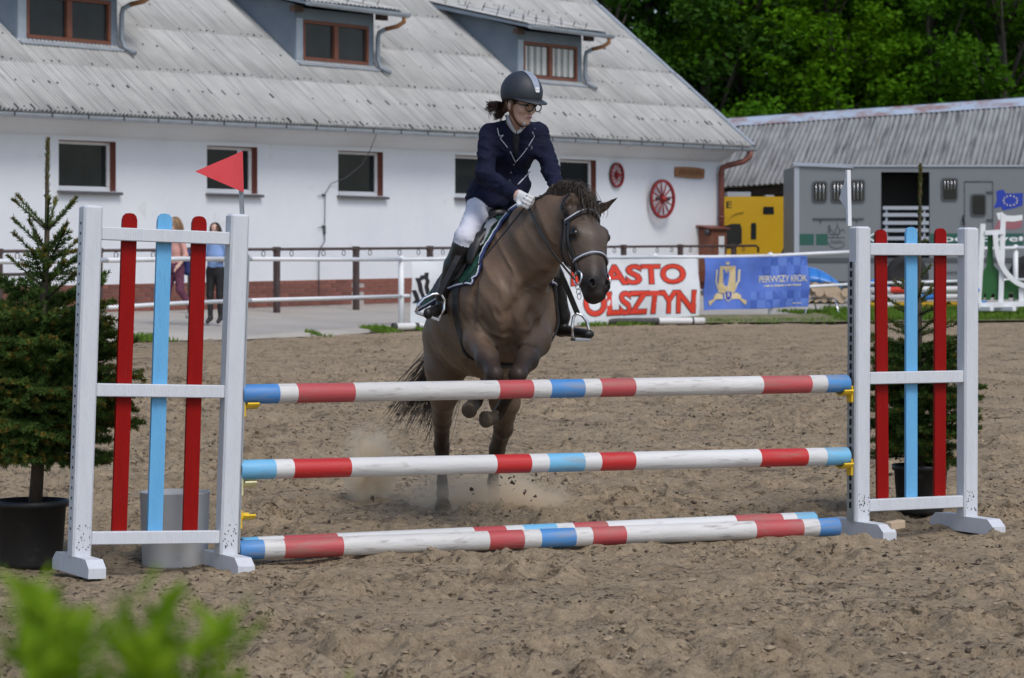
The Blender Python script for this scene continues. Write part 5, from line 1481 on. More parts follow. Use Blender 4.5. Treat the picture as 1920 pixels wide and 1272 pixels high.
def cup(parent_label, p, d, n, m, dirn):
    """pole cup: back plate and curved cradle"""
    t = thing('pole_cup', p, parent_label, 'pole cup', 'cups on the wings')
    mb = MB(); mb.obox(p + d * 0.0 - Z * 0.012, d, n, Z, 0.006, 0.025, 0.045, 0, 0.002); mb.build('plate', m, t)
    mb = MB(); pts = []
    for k in range(9):
        a = math.pi * (0.15 + 0.7 * k / 8); pts.append((-math.cos(a) * 0.058, -math.sin(a) * 0.05 + 0.030))
    inn = [(x * 0.86, z + 0.007) for x, z in pts][::-1]
    mb.prism(pts + inn, p + dirn * 0.006, n, Z, dirn, 0.06); mb.build('cradle', m, t)
# left wing, leaning a little to the right on the soft sand
baseL = A0 - PDn * 0.088; baseL.z = -0.038
upL = (Z + PDn * 0.036).normalized(); dL = -(PDn - upL * PDn.dot(upL)).normalized()
wl = 0.745
sl_l = []
for u, m in ((240, 'red_paint'), (308, 'sky_paint'), (374, 'red_paint')): sl_l.append(m)
wing('left white jump wing with red flag, leaning slightly on soft sand', baseL, dL, PN, upL, 1, 1.715, 1.725, wl,
     [(0.185, 0.145, 1.655, 'red_paint', 0.004), (0.365, 0.145, 1.660, 'sky_paint', 0.002), (0.545, 0.145, 1.655, 'red_paint', 0.0)],
     [(0.115, 0.062), (0.815, 0.062), (1.555, 0.062)], 0.26, True)
baseR = A0 + PD + PDn * 0.088; baseR.z = -0.038
upR = (Z + PDn * 0.004).normalized(); dR = (PDn - upR * PDn.dot(upR)).normalized()
wing('right white jump wing with white flag, in front of the dark spruce', baseR, dR, PN, upR, -1, 1.668, 1.668, 0.72,
     [(0.165, 0.145, 1.610, 'red_paint', -0.012), (0.355, 0.145, 1.625, 'sky_paint', -0.004), (0.545, 0.145, 1.620, 'red_paint', 0.0)],
     [(0.115, 0.066), (0.805, 0.066), (1.505, 0.066)], 0.29, True)
# cups
pcl = lambda z: baseL + PDn * 0.062 + upL * (z + 0.043)
cup('yellow pole cup on the left wing under the top pole', pcl(0.745), PDn, PN, 'yellow_plastic', PDn)
cup('pale pole cup on the left wing under the middle pole', pcl(0.365), PDn, PN, 'pale_plastic', PDn)
cup('empty yellow pole cup low on the left wing', pcl(0.205), PDn, PN, 'yellow_plastic', PDn)
pcr = lambda z: baseR - PDn * 0.062 + upR * (z + 0.043)
cup('yellow pole cup on the right wing under the top pole', pcr(0.730), PDn, PN, 'yellow_plastic', -PDn)
cup('yellow pole cup on the right wing under the middle pole', pcr(0.335), PDn, PN, 'yellow_plastic', -PDn)
# flags
t = thing('red_flag', baseL + upL * 1.70, 'red triangular flag on top of the left wing', 'flag', 'boundary flags on the wings')
fb0 = at(454, 402, 14.08); fb1 = at(449, 281, 14.08)
mb = MB(); mb.strap([fb0, lerp(fb0, fb1, 0.4), fb1], V(1, -0.3, 0), 0.012, 0.020); mb.build('flag_stick', 'steel', t)
mb = MB(); pA, pB, pC = at(455, 283, 14.06), at(457, 361, 14.06), at(366, 322, 13.98)
nn_ = 10; vs = []
for i in range(nn_ + 1):
    s = i / nn_
    a, b = lerp(pA, pC, s), lerp(pB, pC, s); w = V(0, 0.012 * math.sin(s * 5), 0)
    vs += [a + w, b + w, b + w + V(0, 0.003, 0), a + w + V(0, 0.003, 0)]
fs = [(4 * i + k, 4 * i + (k + 1) % 4, 4 * i + 4 + (k + 1) % 4, 4 * i + 4 + k) for i in range(nn_) for k in range(4)] + [(3, 2, 1, 0)]
mb.add(vs, fs, 0, False); mb.build('cloth', 'flag_red', t)
t = thing('white_flag', baseR + upR * 1.63, 'white triangular flag seen edge on above the right wing', 'flag', 'boundary flags on the wings')
f0, f1 = at(1592, 424, 15.72), at(1590, 319, 15.72)
mb = MB(); mb.strap([f0, f1], V(1, 0.4, 0), 0.02, 0.022); mb.build('flag_stick', 'flag_white', t)
mb = MB(); pA, pB = at(1589, 321, 15.72), at(1591, 398, 15.72); tip = at(1582, 372, 15.72) + V(0.0, 0.22, 0)
mb.add([pA, pB, tip, pA + V(0.004, 0, 0), pB + V(0.004, 0, 0), tip + V(0.004, 0, 0)], [(0, 1, 2), (5, 4, 3), (0, 3, 4, 1), (1, 4, 5, 2), (2, 5, 3, 0)]); mb.build('cloth', 'flag_white', t)
# wooden block by the right wing
mb = MB(); p = at(1678, 995, 15.55); mb.obox((p.x, p.y, 0.028), (0.8, 0.5, 0.1), (-0.5, 0.8, 0), Z, 0.05, 0.03, 0.022, 0, 0.004)
tag(mb.build('wood_block', 'log_end', origin=(p.x, p.y, 0)), 'small pale wooden block beside the foot of the right wing', 'block')
# ------------------------------------------------------------------ soft bodies: smooth union of tapered limbs, meshed on a grid
def nv_(a): return np.array(a, float)
def unit(a): a = nv_(a); return a / np.linalg.norm(a)
class Field:
    def __init__(s): s.p = []
    def cone(s, a, b, ra, rb, side=None, tag=0, k=0.035, cap=1.0, neg=False):
        a, b = nv_(a), nv_(b)
        ra = ra if hasattr(ra, '__len__') else (ra, ra); rb = rb if hasattr(rb, '__len__') else (rb, rb)
        ax = b - a; L_ = np.linalg.norm(ax); ax = ax / max(L_, 1e-6)
        sd = nv_(side) if side is not None else (np.array([1.0, 0, 0]) if abs(ax[0]) < 0.8 else np.array([0, 1.0, 0]))
        sd = unit(sd - ax * sd.dot(ax)); th = np.cross(ax, sd)
        s.p.append((a, ax, L_, sd, th, nv_(ra), nv_(rb), tag, k, cap, neg)); return s
    def ell(s, c, axes, r, tag=0, k=0.035, neg=False):
        """ellipsoid with radii r along the axes (x, y, z rows)"""
        c = nv_(c); X = unit(axes[0]); Y = unit(axes[1]); Zx = unit(axes[2])
        e = 1e-4
        s.p.append((c, Zx, e, X, Y, nv_((r[0], r[1])), nv_((r[0], r[1])), tag, k, r[2] / min(r[0], r[1]), neg)); return s
    def chain(s, pts, rad, tag=0, k=0.03, side=None, tags=None):
        for i in range(len(pts) - 1): s.cone(pts[i], pts[i + 1], rad[i], rad[i + 1], side, tags[i] if tags else tag, k)
        return s
    @staticmethod
    def dist(pr, P_):
        a, ax, L_, sd, th, ra, rb, tg, k, cap, neg = pr
        q = P_ - a; h = q @ ax; hc = np.clip(h, 0, L_); t = hc / L_
        da = h - hc; ds = q @ sd; dt = q @ th
        rs = ra[0] + (rb[0] - ra[0]) * t; rt = ra[1] + (rb[1] - ra[1]) * t; rc = np.minimum(rs, rt) * cap
        x, y, z = ds / rs, dt / rt, da / rc
        k0 = np.sqrt(x * x + y * y + z * z); k1 = np.sqrt((x / rs) ** 2 + (y / rt) ** 2 + (z / rc) ** 2)
        return np.where(k0 < 1e-3, -np.minimum(rs, rt), k0 * (k0 - 1) / np.maximum(k1, 1e-6))
    def box(s, pr):
        a, ax, L_, sd, th, ra, rb, tg, k, cap, neg = pr
        m = max(ra.max(), rb.max(), min(ra) * cap, min(rb) * cap) + k + 0.05; b = a + ax * L_
        return np.minimum(a, b) - m, np.maximum(a, b) + m
    def eval(s, P_):
        P_ = np.asarray(P_, float); D = np.full(len(P_), 0.5); T = np.zeros(len(P_), int); R = np.full(len(P_), 9.0)
        for pr in s.p:
            lo, hi = s.box(pr); m = np.all((P_ > lo) & (P_ < hi), 1)
            if not m.any(): continue
            d = s.dist(pr, P_[m]); k = pr[8]; D0 = D[m]
            if pr[10]:
                h = np.maximum(k - np.abs(D0 + d), 0) / k; D[m] = np.maximum(D0, -d) + h * h * k / 4; continue
            h = np.maximum(k - np.abs(D0 - d), 0) / k; D[m] = np.minimum(D0, d) - h * h * k / 4
            b = d < R[m]; Tm = T[m]; Rm = R[m]; Tm[b] = pr[7]; Rm[b] = d[b]; T[m] = Tm; R[m] = Rm
        return D, T
    def grid(s, h):
        lo = np.min([s.box(p)[0] for p in s.p if not p[10]], 0); hi = np.max([s.box(p)[1] for p in s.p if not p[10]], 0)
        n = np.ceil((hi - lo) / h).astype(int) + 1
        D = np.full(n, 0.5, np.float32)
        for pr in s.p:
            a, b = s.box(pr); i0 = np.maximum(((a - lo) / h).astype(int), 0); i1 = np.minimum(((b - lo) / h).astype(int) + 2, n)
            if np.any(i1 <= i0): continue
            G = np.stack(np.meshgrid(*[lo[j] + h * np.arange(i0[j], i1[j]) for j in range(3)], indexing='ij'), -1).reshape(-1, 3)
            d = s.dist(pr, G).reshape(i1 - i0); sl_ = tuple(slice(i0[j], i1[j]) for j in range(3)); D0 = D[sl_]; k = pr[8]
            if pr[10]:
                hh = np.maximum(k - np.abs(D0 + d), 0) / k; D[sl_] = np.maximum(D0, -d) + hh * hh * k / 4
            else:
                hh = np.maximum(k - np.abs(D0 - d), 0) / k; D[sl_] = np.minimum(D0, d) - hh * hh * k / 4
        return D, lo
    def grad(s, P_, e=0.004):
        g = np.zeros((len(P_), 3))
        for j in range(3):
            o = np.zeros(3); o[j] = e
            g[:, j] = s.eval(P_ + o)[0] - s.eval(P_ - o)[0]
        return g / np.maximum(np.linalg.norm(g, axis=1)[:, None], 1e-9)
    def snap(s, P_, off):
        """push points on to the surface, off above it; returns points, normals"""
        P_ = np.array([list(p) for p in P_], float)
        for _ in range(8):
            d, _t = s.eval(P_); P_ = P_ - s.grad(P_) * ((d - off) * 0.8)[:, None]
        return P_, s.grad(P_)
def surface_nets(D, lo, h):
    ins = D < 0
    c = sum(ins[i:D.shape[0] - 1 + i, j:D.shape[1] - 1 + j, k:D.shape[2] - 1 + k].astype(np.int8) for i in (0, 1) for j in (0, 1) for k in (0, 1))
    act = (c > 0) & (c < 8); idx = np.argwhere(act); ids = -np.ones(act.shape, np.int64); ids[act] = np.arange(len(idx))
    corners = np.array([(i, j, k) for i in (0, 1) for j in (0, 1) for k in (0, 1)])
    vals = np.stack([D[idx[:, 0] + o[0], idx[:, 1] + o[1], idx[:, 2] + o[2]] for o in corners], 1).astype(float)
    acc = np.zeros((len(idx), 3)); cnt = np.zeros(len(idx))
    for a in range(8):
        for b in range(a + 1, 8):
            if np.abs(corners[a] - corners[b]).sum() != 1: continue
            va, vb = vals[:, a], vals[:, b]; m = (va < 0) != (vb < 0)
            t = np.where(m, va / np.where(m, va - vb, 1), 0)
            acc += np.where(m[:, None], corners[a] + (corners[b] - corners[a]) * t[:, None], 0); cnt += m
    verts = lo + h * (idx + acc / cnt[:, None])
    faces = []
    for ax in range(3):
        s0 = [slice(1, -1)] * 3; s0[ax] = slice(0, -1); s1 = [slice(1, -1)] * 3; s1[ax] = slice(1, None)
        a = ins[tuple(s0)]; b = ins[tuple(s1)]; m = a != b; e = np.argwhere(m)
        off = np.ones(3, int); off[ax] = 0; e = e + off; fl = ins[tuple(e.T)]
        u, w = [(1, 2), (2, 0), (0, 1)][ax]
        def cell(du, dw): q = e.copy(); q[:, u] -= du; q[:, w] -= dw; return ids[tuple(q.T)]
        q = np.stack([cell(1, 1), cell(0, 1), cell(0, 0), cell(1, 0)], 1)
        q[~fl] = q[~fl][:, ::-1]; faces.append(q)
    return verts, np.concatenate(faces)
def relax(v, f, it=2, lam=0.5):
    e = np.concatenate([f[:, [0, 1]], f[:, [1, 2]], f[:, [2, 3]], f[:, [3, 0]]])
    for _ in range(it):
        acc = np.zeros_like(v); n = np.zeros(len(v))
        for j in range(3):
            acc[:, j] = np.bincount(e[:, 0], v[e[:, 1], j], len(v)) + np.bincount(e[:, 1], v[e[:, 0], j], len(v))
        n = np.bincount(e[:, 0], minlength=len(v)) + np.bincount(e[:, 1], minlength=len(v))
        v = v + lam * (acc / n[:, None] - v)
    return v
def soft_body(name, fld, h, mats, parent=None, origin=None, it=2, tagfn=None, folds=None):
    D, lo = fld.grid(h); v, f = surface_nets(D, lo, h); v = relax(v, f, it)
    if folds is not None: v = v + fld.grad(v) * folds(v, fld.eval(v)[1])[:, None]
    fc = v[f].mean(1); _, T = fld.eval(fc)
    if tagfn is not None: T = tagfn(fc, T)
    return np_obj(name, v, f, mats, parent, True, T, origin), v
def strands(paths, w0, w1, n=3):
    """tapered hair strands from an array (k, m, 3) of polylines"""
    paths = np.asarray(paths, float); K, m, _ = paths.shape
    d = np.gradient(paths, axis=1); d /= np.linalg.norm(d, axis=2)[:, :, None] + 1e-9
    ref = RNG.normal(size=(K, 1, 3)); u = np.cross(d, ref); u /= np.linalg.norm(u, axis=2)[:, :, None] + 1e-9; w = np.cross(d, u)
    t = np.linspace(0, 1, m)[None, :, None]; r = (w0 * (1 - t) + w1 * t) * (0.75 + 0.5 * RNG.random((K, 1, 1)))
    ring = np.stack([paths + r * (u * math.cos(a) + w * math.sin(a)) for a in np.arange(n) * 2 * math.pi / n], 2)
    V_ = ring.reshape(-1, 3)
    b = (np.arange(K)[:, None, None] * m + np.arange(m - 1)[None, :, None]) * n + np.arange(n)[None, None, :]
    b2 = (np.arange(K)[:, None, None] * m + np.arange(m - 1)[None, :, None]) * n + (np.arange(n)[None, None, :] + 1) % n
    return V_, np.stack([b, b2, b2 + n, b + n], -1).reshape(-1, 4)
def bez(p, m):
    """smooth curve through control points p (k,4,3) cubic Bezier -> (k,m,3)"""
    t = np.linspace(0, 1, m)[None, :, None]; p = np.asarray(p, float)
    return (1 - t) ** 3 * p[:, None, 0] + 3 * t * (1 - t) ** 2 * p[:, None, 1] + 3 * t * t * (1 - t) * p[:, None, 2] + t ** 3 * p[:, None, 3]

def hit(fld, u, v, Y0, Y1, off=0.0, n=160):
    """first surface point of a soft body seen at a photo position"""
    ys_ = np.linspace(Y0, Y1, n); P_ = np.stack([(u - 960) / F * ys_, ys_, HC + (VH - v) / F * ys_], 1)
    d, _ = fld.eval(P_); k = np.argmax(d < off); 
    if not (d < off).any(): k = int(np.argmin(d))
    return Vector(P_[k])

# ------------------------------------------------------------------ the pony
HF = unit((0.25, -0.968, 0)); HL = np.array([-HF[1], HF[0], 0.0]); UP = np.array([0, 0, 1.0])
C0 = np.array([-0.02, 15.6, 0.0])
def G(f, l, z): return C0 + HF * f + HL * l + UP * z
def A_(u, v, Y): return np.array(at(u, v, Y))
H = Field()
trunk = [(-1.05, 1.02, 0.19, 0.21), (-0.80, 1.075, 0.245, 0.265), (-0.50, 1.12, 0.295, 0.320), (-0.22, 1.235, 0.262, 0.355), (-0.04, 1.285, 0.205, 0.310)]
for (f0, z0, a0, b0), (f1, z1, a1, b1) in zip(trunk, trunk[1:]): H.cone(G(f0, 0, z0), G(f1, 0, z1), (a0, b0), (a1, b1), HL, 0, 0.06)
# withers, breast, shoulders, pectorals
H.ell(G(-0.20, 0.0, 1.52), (HL, HF, UP), (0.075, 0.22, 0.15), 0, 0.10)
H.ell(A_(905, 560, 15.76), (HL, HF, UP), (0.085, 0.13, 0.22), 0, 0.07)
H.ell(A_(1008, 568, 15.84), (HL, HF, UP), (0.085, 0.13, 0.22), 0, 0.07)
H.ell(A_(922, 618, 15.60), (HL, HF, UP), (0.085, 0.09, 0.10), 0, 0.06)
H.ell(A_(986, 624, 15.62), (HL, HF, UP), (0.085, 0.09, 0.10), 0, 0.06)
H.ell(A_(955, 560, 15.58), (HL, HF, UP), (0.13, 0.12, 0.17), 0, 0.08)
# neck
nk = [(A_(958, 505, 15.72), 0.175, 0.27), (A_(1000, 458, 15.52), 0.125, 0.215), (A_(1045, 424, 15.34), 0.095, 0.165), (A_(1082, 402, 15.22), 0.080, 0.115)]
for (p, a0, b0), (q, a1, b1) in zip(nk, nk[1:]):
    ax = q - p; H.cone(p, q, (a0, b0), (a1, b1), np.cross(ax, UP), 0, 0.06)
# head frame
HA, HM = A_(1091, 388, 15.16), A_(1120, 549, 14.93)
hd = unit(HM - HA); HLn = np.linalg.norm(HM - HA); hn = unit(np.array([0.50, -0.86, 0.05]) - hd * np.dot(hd, (0.50, -0.86, 0.05))); hs = np.cross(hd, hn)
if hs[0] > 0: hs = -hs       # hs points to the horse's right (photo left)
def Hd(t, n, s): return HA + hd * t * HLn + hn * n + hs * s
HT = 1
H.cone(Hd(0.02, -0.035, 0), Hd(0.40, -0.015, 0), (0.078, 0.075), (0.098, 0.092), hs, HT, 0.05)
H.cone(Hd(0.40, -0.010, 0), Hd(0.84, -0.018, 0), (0.090, 0.086), (0.066, 0.062), hs, HT, 0.04)
H.cone(Hd(0.82, -0.020, 0), Hd(1.0, -0.028, 0), (0.068, 0.062), (0.064, 0.052), hs, HT, 0.03, cap=0.75)
H.cone(Hd(0.90, -0.055, 0), Hd(1.02, -0.050, 0), (0.036, 0.030), (0.036, 0.028), hs, HT, 0.02)
for s in (-1, 1):
    H.ell(Hd(0.40, -0.085, s * 0.045), (hs, hn, hd), (0.045, 0.090, 0.105), HT, 0.05)
    H.ell(Hd(0.345, 0.036, s * 0.080), (hs, hn, hd), (0.030, 0.026, 0.040), HT, 0.03)
    H.ell(Hd(0.58, -0.015, s * 0.062), (hs, hn, hd), (0.018, 0.020, 0.10), HT, 0.04)
    H.ell(Hd(0.93, 0.024, s * 0.044), (hs, hn, hd), (0.026, 0.030, 0.038), HT, 0.02)
    H.ell(Hd(0.935, 0.048, s * 0.047), (hs, hn, hd), (0.014, 0.034, 0.022), HT, 0.008, neg=True)
    H.ell(Hd(0.37, 0.030, s * 0.112), (hs, hn, hd), (0.016, 0.022, 0.018), HT, 0.012, neg=True)
H.cone(Hd(0.45, -0.11, 0), Hd(0.90, -0.065, 0), (0.045, 0.045), (0.030, 0.028), hs, HT, 0.04)
# ears
for s, tip in ((1, A_(1071, 361, 15.10)), (-1, A_(1158, 371, 15.10))):
    b = Hd(0.05, -0.02, s * 0.072); m = b + (tip - b) * 0.45 + hn * 0.006
    H.cone(b, m, (0.030, 0.024), (0.031, 0.020), hs, 6, 0.02); H.cone(m, tip, (0.030, 0.018), (0.005, 0.005), hs, 6, 0.01)
    cn = np.array([0.15, -1.0, 0.1]) if s == 1 else np.array([-0.55, -0.85, 0.0])
    H.cone(b + (tip - b) * 0.30 + unit(cn) * 0.026, b + (tip - b) * 0.78 + unit(cn) * 0.013, (0.017, 0.016), (0.007, 0.008), hs, 6, 0.008, neg=True)
# hind legs
def leg(pts, rad, tg, k=0.03):
    for (p, r), (q, s) in zip(zip(pts, rad), zip(pts[1:], rad[1:])): H.cone(p, q, r, s, HL, tg, k)
leg([G(-0.98, -0.12, 1.03), A_(834, 690, 16.48), A_(831, 738, 16.58), A_(829, 785, 16.80)], [(0.125, 0.20), (0.098, 0.15), (0.075, 0.105), (0.052, 0.070)], 2, 0.06)
leg([A_(829, 785, 16.80), A_(828, 835, 17.02), A_(829, 858, 17.03), A_(829, 905, 16.97), A_(830, 924, 16.93)], [(0.050, 0.066), (0.041, 0.055), (0.034, 0.043), (0.027, 0.032), (0.034, 0.038)], 3, 0.03)
leg([A_(830, 924, 16.93), A_(830, 940, 16.88)], [0.032, 0.034], 3, 0.02)
H.cone(A_(830, 941, 16.87), A_(831, 956, 16.83), (0.040, 0.044), (0.053, 0.060), HL, 4, 0.01, cap=0.3)
leg([G(-0.98, 0.12, 1.03), A_(938, 700, 16.52), A_(946, 748, 16.60), A_(944, 800, 16.82)], [(0.125, 0.20), (0.100, 0.15), (0.078, 0.105), (0.054, 0.070)], 2, 0.06)
leg([A_(944, 800, 16.82), A_(932, 842, 17.02), A_(928, 862, 17.04), A_(924, 905, 17.0), A_(926, 924, 16.97)], [(0.052, 0.066), (0.042, 0.056), (0.035, 0.044), (0.028, 0.032), (0.034, 0.038)], 3, 0.03)
leg([A_(926, 924, 16.97), A_(929, 941, 16.92)], [0.032, 0.034], 3, 0.02)
H.cone(A_(929, 942, 16.91), A_(931, 957, 16.87), (0.040, 0.044), (0.053, 0.060), HL, 4, 0.01, cap=0.3)
# folded fore legs
leg([A_(900, 600, 15.74), A_(897, 640, 15.62), A_(914, 674, 15.40), A_(928, 700, 15.27)], [(0.090, 0.105), (0.070, 0.082), (0.053, 0.056), (0.042, 0.041)], 5, 0.05)
leg([A_(928, 702, 15.26), A_(915, 722, 15.36), A_(899, 742, 15.50), A_(892, 752, 15.53)], [(0.041, 0.041), (0.031, 0.034), (0.027, 0.030), (0.034, 0.036)], 5, 0.025)
leg([A_(892, 752, 15.53), A_(886, 762, 15.50)], [0.031, 0.034], 5, 0.02)
H.cone(A_(887, 757, 15.50), A_(879, 771, 15.42), (0.034, 0.035), (0.044, 0.047), HL, 4, 0.008, cap=0.18)
leg([A_(1012, 606, 15.80), A_(1008, 640, 15.66), A_(988, 674, 15.44), A_(971, 702, 15.30)], [(0.085, 0.10), (0.066, 0.080), (0.053, 0.056), (0.043, 0.042)], 5, 0.05)
leg([A_(971, 704, 15.29), A_(958, 732, 15.40), A_(940, 766, 15.52), A_(932, 780, 15.54)], [(0.041, 0.041), (0.032, 0.035), (0.028, 0.031), (0.035, 0.037)], 5, 0.025)
leg([A_(932, 780, 15.54), A_(924, 785, 15.50)], [0.032, 0.034], 5, 0.02)
H.cone(A_(925, 784, 15.50), A_(909, 787, 15.44), (0.034, 0.035), (0.044, 0.047), HL, 4, 0.008, cap=0.18)
# creases between the muscles of neck, shoulder and breast
for pts, r in (([(1050, 500), (1022, 520), (988, 545), (962, 578)], 0.016), ([(908, 462), (895, 510), (886, 560), (888, 600)], 0.014), ([(955, 588), (958, 622), (955, 652)], 0.018),
               ([(903, 605), (922, 640)], 0.014), ([(998, 585), (1007, 612), (1000, 642)], 0.013), ([(1002, 430), (1012, 455), (1028, 478)], 0.010)):
    q = [nv_(hit(H, u, v, 14.9, 16.4)) + np.array([0, -r * 0.5, 0]) for u, v in pts]
    for a, b in zip(q, q[1:]): H.cone(a, b, r, r, None, 0, 0.045, neg=True)
D_, lo_ = H.grid(0.0085)
hv, hf_ = surface_nets(D_, lo_, 0.0085); hv = relax(hv, hf_, 2)
_d, _t = H.eval(hv)
rd = (1 - np.abs(2 * fbm(hv[:, 0] * 7 + hv[:, 2] * 2.5 + 3, hv[:, 2] * 4.5 - hv[:, 1] * 5, 3, 81) - 0.9)) ** 3
hv = hv + H.grad(hv) * (np.where(_t == 0, 0.016, np.where(np.isin(_t, (2, 5)), 0.007, np.where(_t == 1, 0.004, 0.002))) * (rd - 0.45))[:, None]
fc_ = hv[hf_].mean(1); _, HTG = H.eval(fc_)
pony = np_obj('pony', hv, hf_, ['coat', 'hoof'], None, True, (HTG == 4).astype(int), origin=(C0[0], C0[1] + 0.6, 0))
tag(pony, 'brown dun pony taking off over the striped poles', 'horse')
# coat colours: mouse-dun body, dark points, pale belly and flank
_, vt = H.eval(hv)
base_c = np.array([0.168, 0.113, 0.076])
cols = np.tile(base_c, (len(hv), 1))
n1 = vnoise(hv[:, 0] * 4 + hv[:, 2] * 3, hv[:, 1] * 4 - hv[:, 2] * 4, 61)[:, None]
n2 = vnoise(hv[:, 0] * 13 + hv[:, 2] * 9, hv[:, 2] * 12 - hv[:, 1] * 10, 63)[:, None]
cols *= (0.78 + 0.34 * n1) * (0.88 + 0.24 * n2)
def blend(c, w): 
    global cols
    w = np.clip(w, 0, 1)[:, None]; cols = cols * (1 - w) + np.array(c) * w
z_ = hv[:, 2]
isleg = np.isin(vt, (2, 3)); isfore = vt == 5
blend((0.20, 0.148, 0.105), (vt == 0) * sstep(1.05, 0.82, z_) * 0.7)
blend((0.045, 0.031, 0.023), isleg * sstep(0.62, 0.36, z_))
blend((0.10, 0.078, 0.058), isleg * sstep(0.30, 0.12, z_) * 0.55)
blend((0.034, 0.023, 0.018), isfore * sstep(1.06, 0.90, z_) * 0.95)
hp = (hv - HA) @ hd / HLn
ish = vt == HT
blend((0.060, 0.045, 0.036), ish * 0.6)
blend((0.021, 0.016, 0.014), ish * sstep(0.58, 0.90, hp))
hn_ = (hv - HA) @ hn
blend((0.092, 0.072, 0.058), ish * sstep(0.15, 0.3, hp) * sstep(0.62, 0.45, hp) * sstep(0.03, 0.07, hn_) * 0.6)
for s in (-1, 1):
    e = np.linalg.norm(hv - Hd(0.37, 0.030, s * 0.10), axis=1); blend((0.018, 0.013, 0.011), ish * sstep(0.055, 0.025, e) * 0.85)
    e = np.linalg.norm(hv - Hd(0.935, 0.040, s * 0.047), axis=1); blend((0.006, 0.005, 0.005), ish * sstep(0.036, 0.022, e))
blend((0.055, 0.038, 0.028), (vt == 6) * 0.8)
vcol(pony, cols)
for s in (-1, 1):
    mb = MB(); mb.ball(Hd(0.37, 0.030, s * 0.094), 0.025, 10); mb.build('eye', 'eye', pony)
# mane and forelock, tail
K = 1100
t = RNG.random(K)
crest = np.array([A_(985, 392, 15.60), A_(1020, 370, 15.44), A_(1052, 362, 15.30), A_(1085, 372, 15.16), A_(1100, 386, 15.09)])
ci = np.linspace(0, 1, 5)
root = np.stack([np.interp(t, ci, crest[:, j]) for j in range(3)], 1)
root, rn_ = H.snap(root, -0.004)
side = hs * 0 + np.array([0.9, -0.35, 0])
flow = np.array([0.85, -0.15, 0.0])
L_ = (0.07 + 0.08 * sstep(0.0, 0.5, t) * sstep(1.0, 0.6, t)) * RNG.uniform(0.6, 1.15, K)
flow = flow[None] * (1 - 0.55 * sstep(0.5, 0.9, t))[:, None]
jit = RNG.normal(size=(K, 3)) * 0.16
r1 = root + (rn_ * 0.5 + UP * 0.55 + flow * 0.1 + jit * 0.6) * L_[:, None] * 0.5
r2 = root + (rn_ * 0.25 + UP * 0.35 + flow * 0.75 + jit) * L_[:, None] * 0.8
r3 = root + (UP * -0.35 + flow * 0.85 + jit * 1.3) * L_[:, None] * 1.1
v, f = strands(bez(np.stack([root, r1, r2, r3], 1), 8), 0.0034, 0.0010)
np_obj('mane', v, f, 'mane', pony)
K = 130
t = RNG.uniform(-1, 1, K)
root = np.stack([Hd(0.03 + RNG.uniform(-0.03, 0.06), 0.02, tt * 0.05) for tt in t]); root, rn_ = H.snap(root, -0.003)
jit = RNG.normal(size=(K, 3)) * 0.02
r1 = root + hn * 0.03 + UP * 0.03 + jit; r2 = root + hn * 0.045 + hd * 0.02 + jit * 1.2; r3 = root + hn * 0.03 + hd * (0.045 + 0.03 * RNG.random((K, 1))) - hs * 0.02 * t[:, None] + jit
v, f = strands(bez(np.stack([root, r1, r2, r3], 1), 7), 0.0026, 0.0008)
np_obj('forelock', v, f, 'mane', pony)
K = 380
dock = G(-1.24, 0.0, 1.10)
root = dock + RNG.normal(size=(K, 3)) * np.array([0.022, 0.03, 0.03])
ends = []
for i in range(K):
    g = RNG.random()
    if g < 0.62: u, v_, y = RNG.normal(762, 26), RNG.normal(768, 22), 17.15
    elif g < 0.85: u, v_, y = RNG.normal(800, 10), RNG.normal(800, 24), 17.05
    else: u, v_, y = RNG.normal(846, 8), RNG.normal(800, 22), 17.1
    ends.append(A_(u, v_, y + RNG.normal() * 0.05))
ends = np.array(ends)
clump = RNG.integers(0, 26, K); cj = RNG.normal(size=(26, 3)) * 0.045; ends = ends * 0.82 + np.array([ends[clump == c].mean(0) if (clump == c).any() else ends[0] for c in range(26)])[clump] * 0.18
r1 = root + np.array([0.05, 0.16, -0.10]) + RNG.normal(size=(K, 3)) * 0.03
r2 = (root * 0.35 + ends * 0.65) + np.array([0.05, 0.06, 0.09]) + cj[clump] + RNG.normal(size=(K, 3)) * 0.02
v, f = strands(bez(np.stack([root, r1, r2, ends], 1), 12), 0.0034, 0.0009)
np_obj('tail', v, f, 'mane', pony)
# ------------------------------------------------------------------ tack
def ring_on(fld, c, e1, e2, angs, off, rmax=0.6, n=120):
    """points on the body round an axis point c, at the angles from e1 towards e2"""
    out = []
    rr = np.linspace(rmax, 0.01, n)
    for a in angs:
        d = nv_(e1) * math.cos(a) + nv_(e2) * math.sin(a); P_ = nv_(c) + d * rr[:, None]
        s, _ = fld.eval(P_); k = int(np.argmax(s < off)); out.append(nv_(c) + d * rr[k])
    return out
bridle = thing('bridle', tuple(Hd(0.4, 0, 0)), 'black leather bridle with white piped browband and pale noseband', 'bridle')
def head_ring(t, a0, a1, n, off, dn=0.0): return ring_on(H, Hd(t, -0.02 + dn, 0), hn, hs, np.linspace(a0, a1, n), off, 0.22)
def normals(P_): return [Vector(x) for x in H.grad(np.array(P_))]
P_ = head_ring(0.17, -1.75, 1.75, 26, 0.006); P_ = [p - hd * 0.028 * math.cos(a) ** 2 for p, a in zip(P_, np.linspace(-1.75, 1.75, 26))]
mb = MB(); mb.strap([Vector(p) for p in P_], normals(P_), 0.026, 0.008); bb0 = mb.build('browband', 'leather', bridle)
mb = MB(); mb.tube([Vector(p) + Vector(n_) * 0.006 - Vector(hd) * 0.006 for p, n_ in zip(P_, normals(P_))], 0.0045, 6); mb.build('white_piping', 'pad_white', bb0)
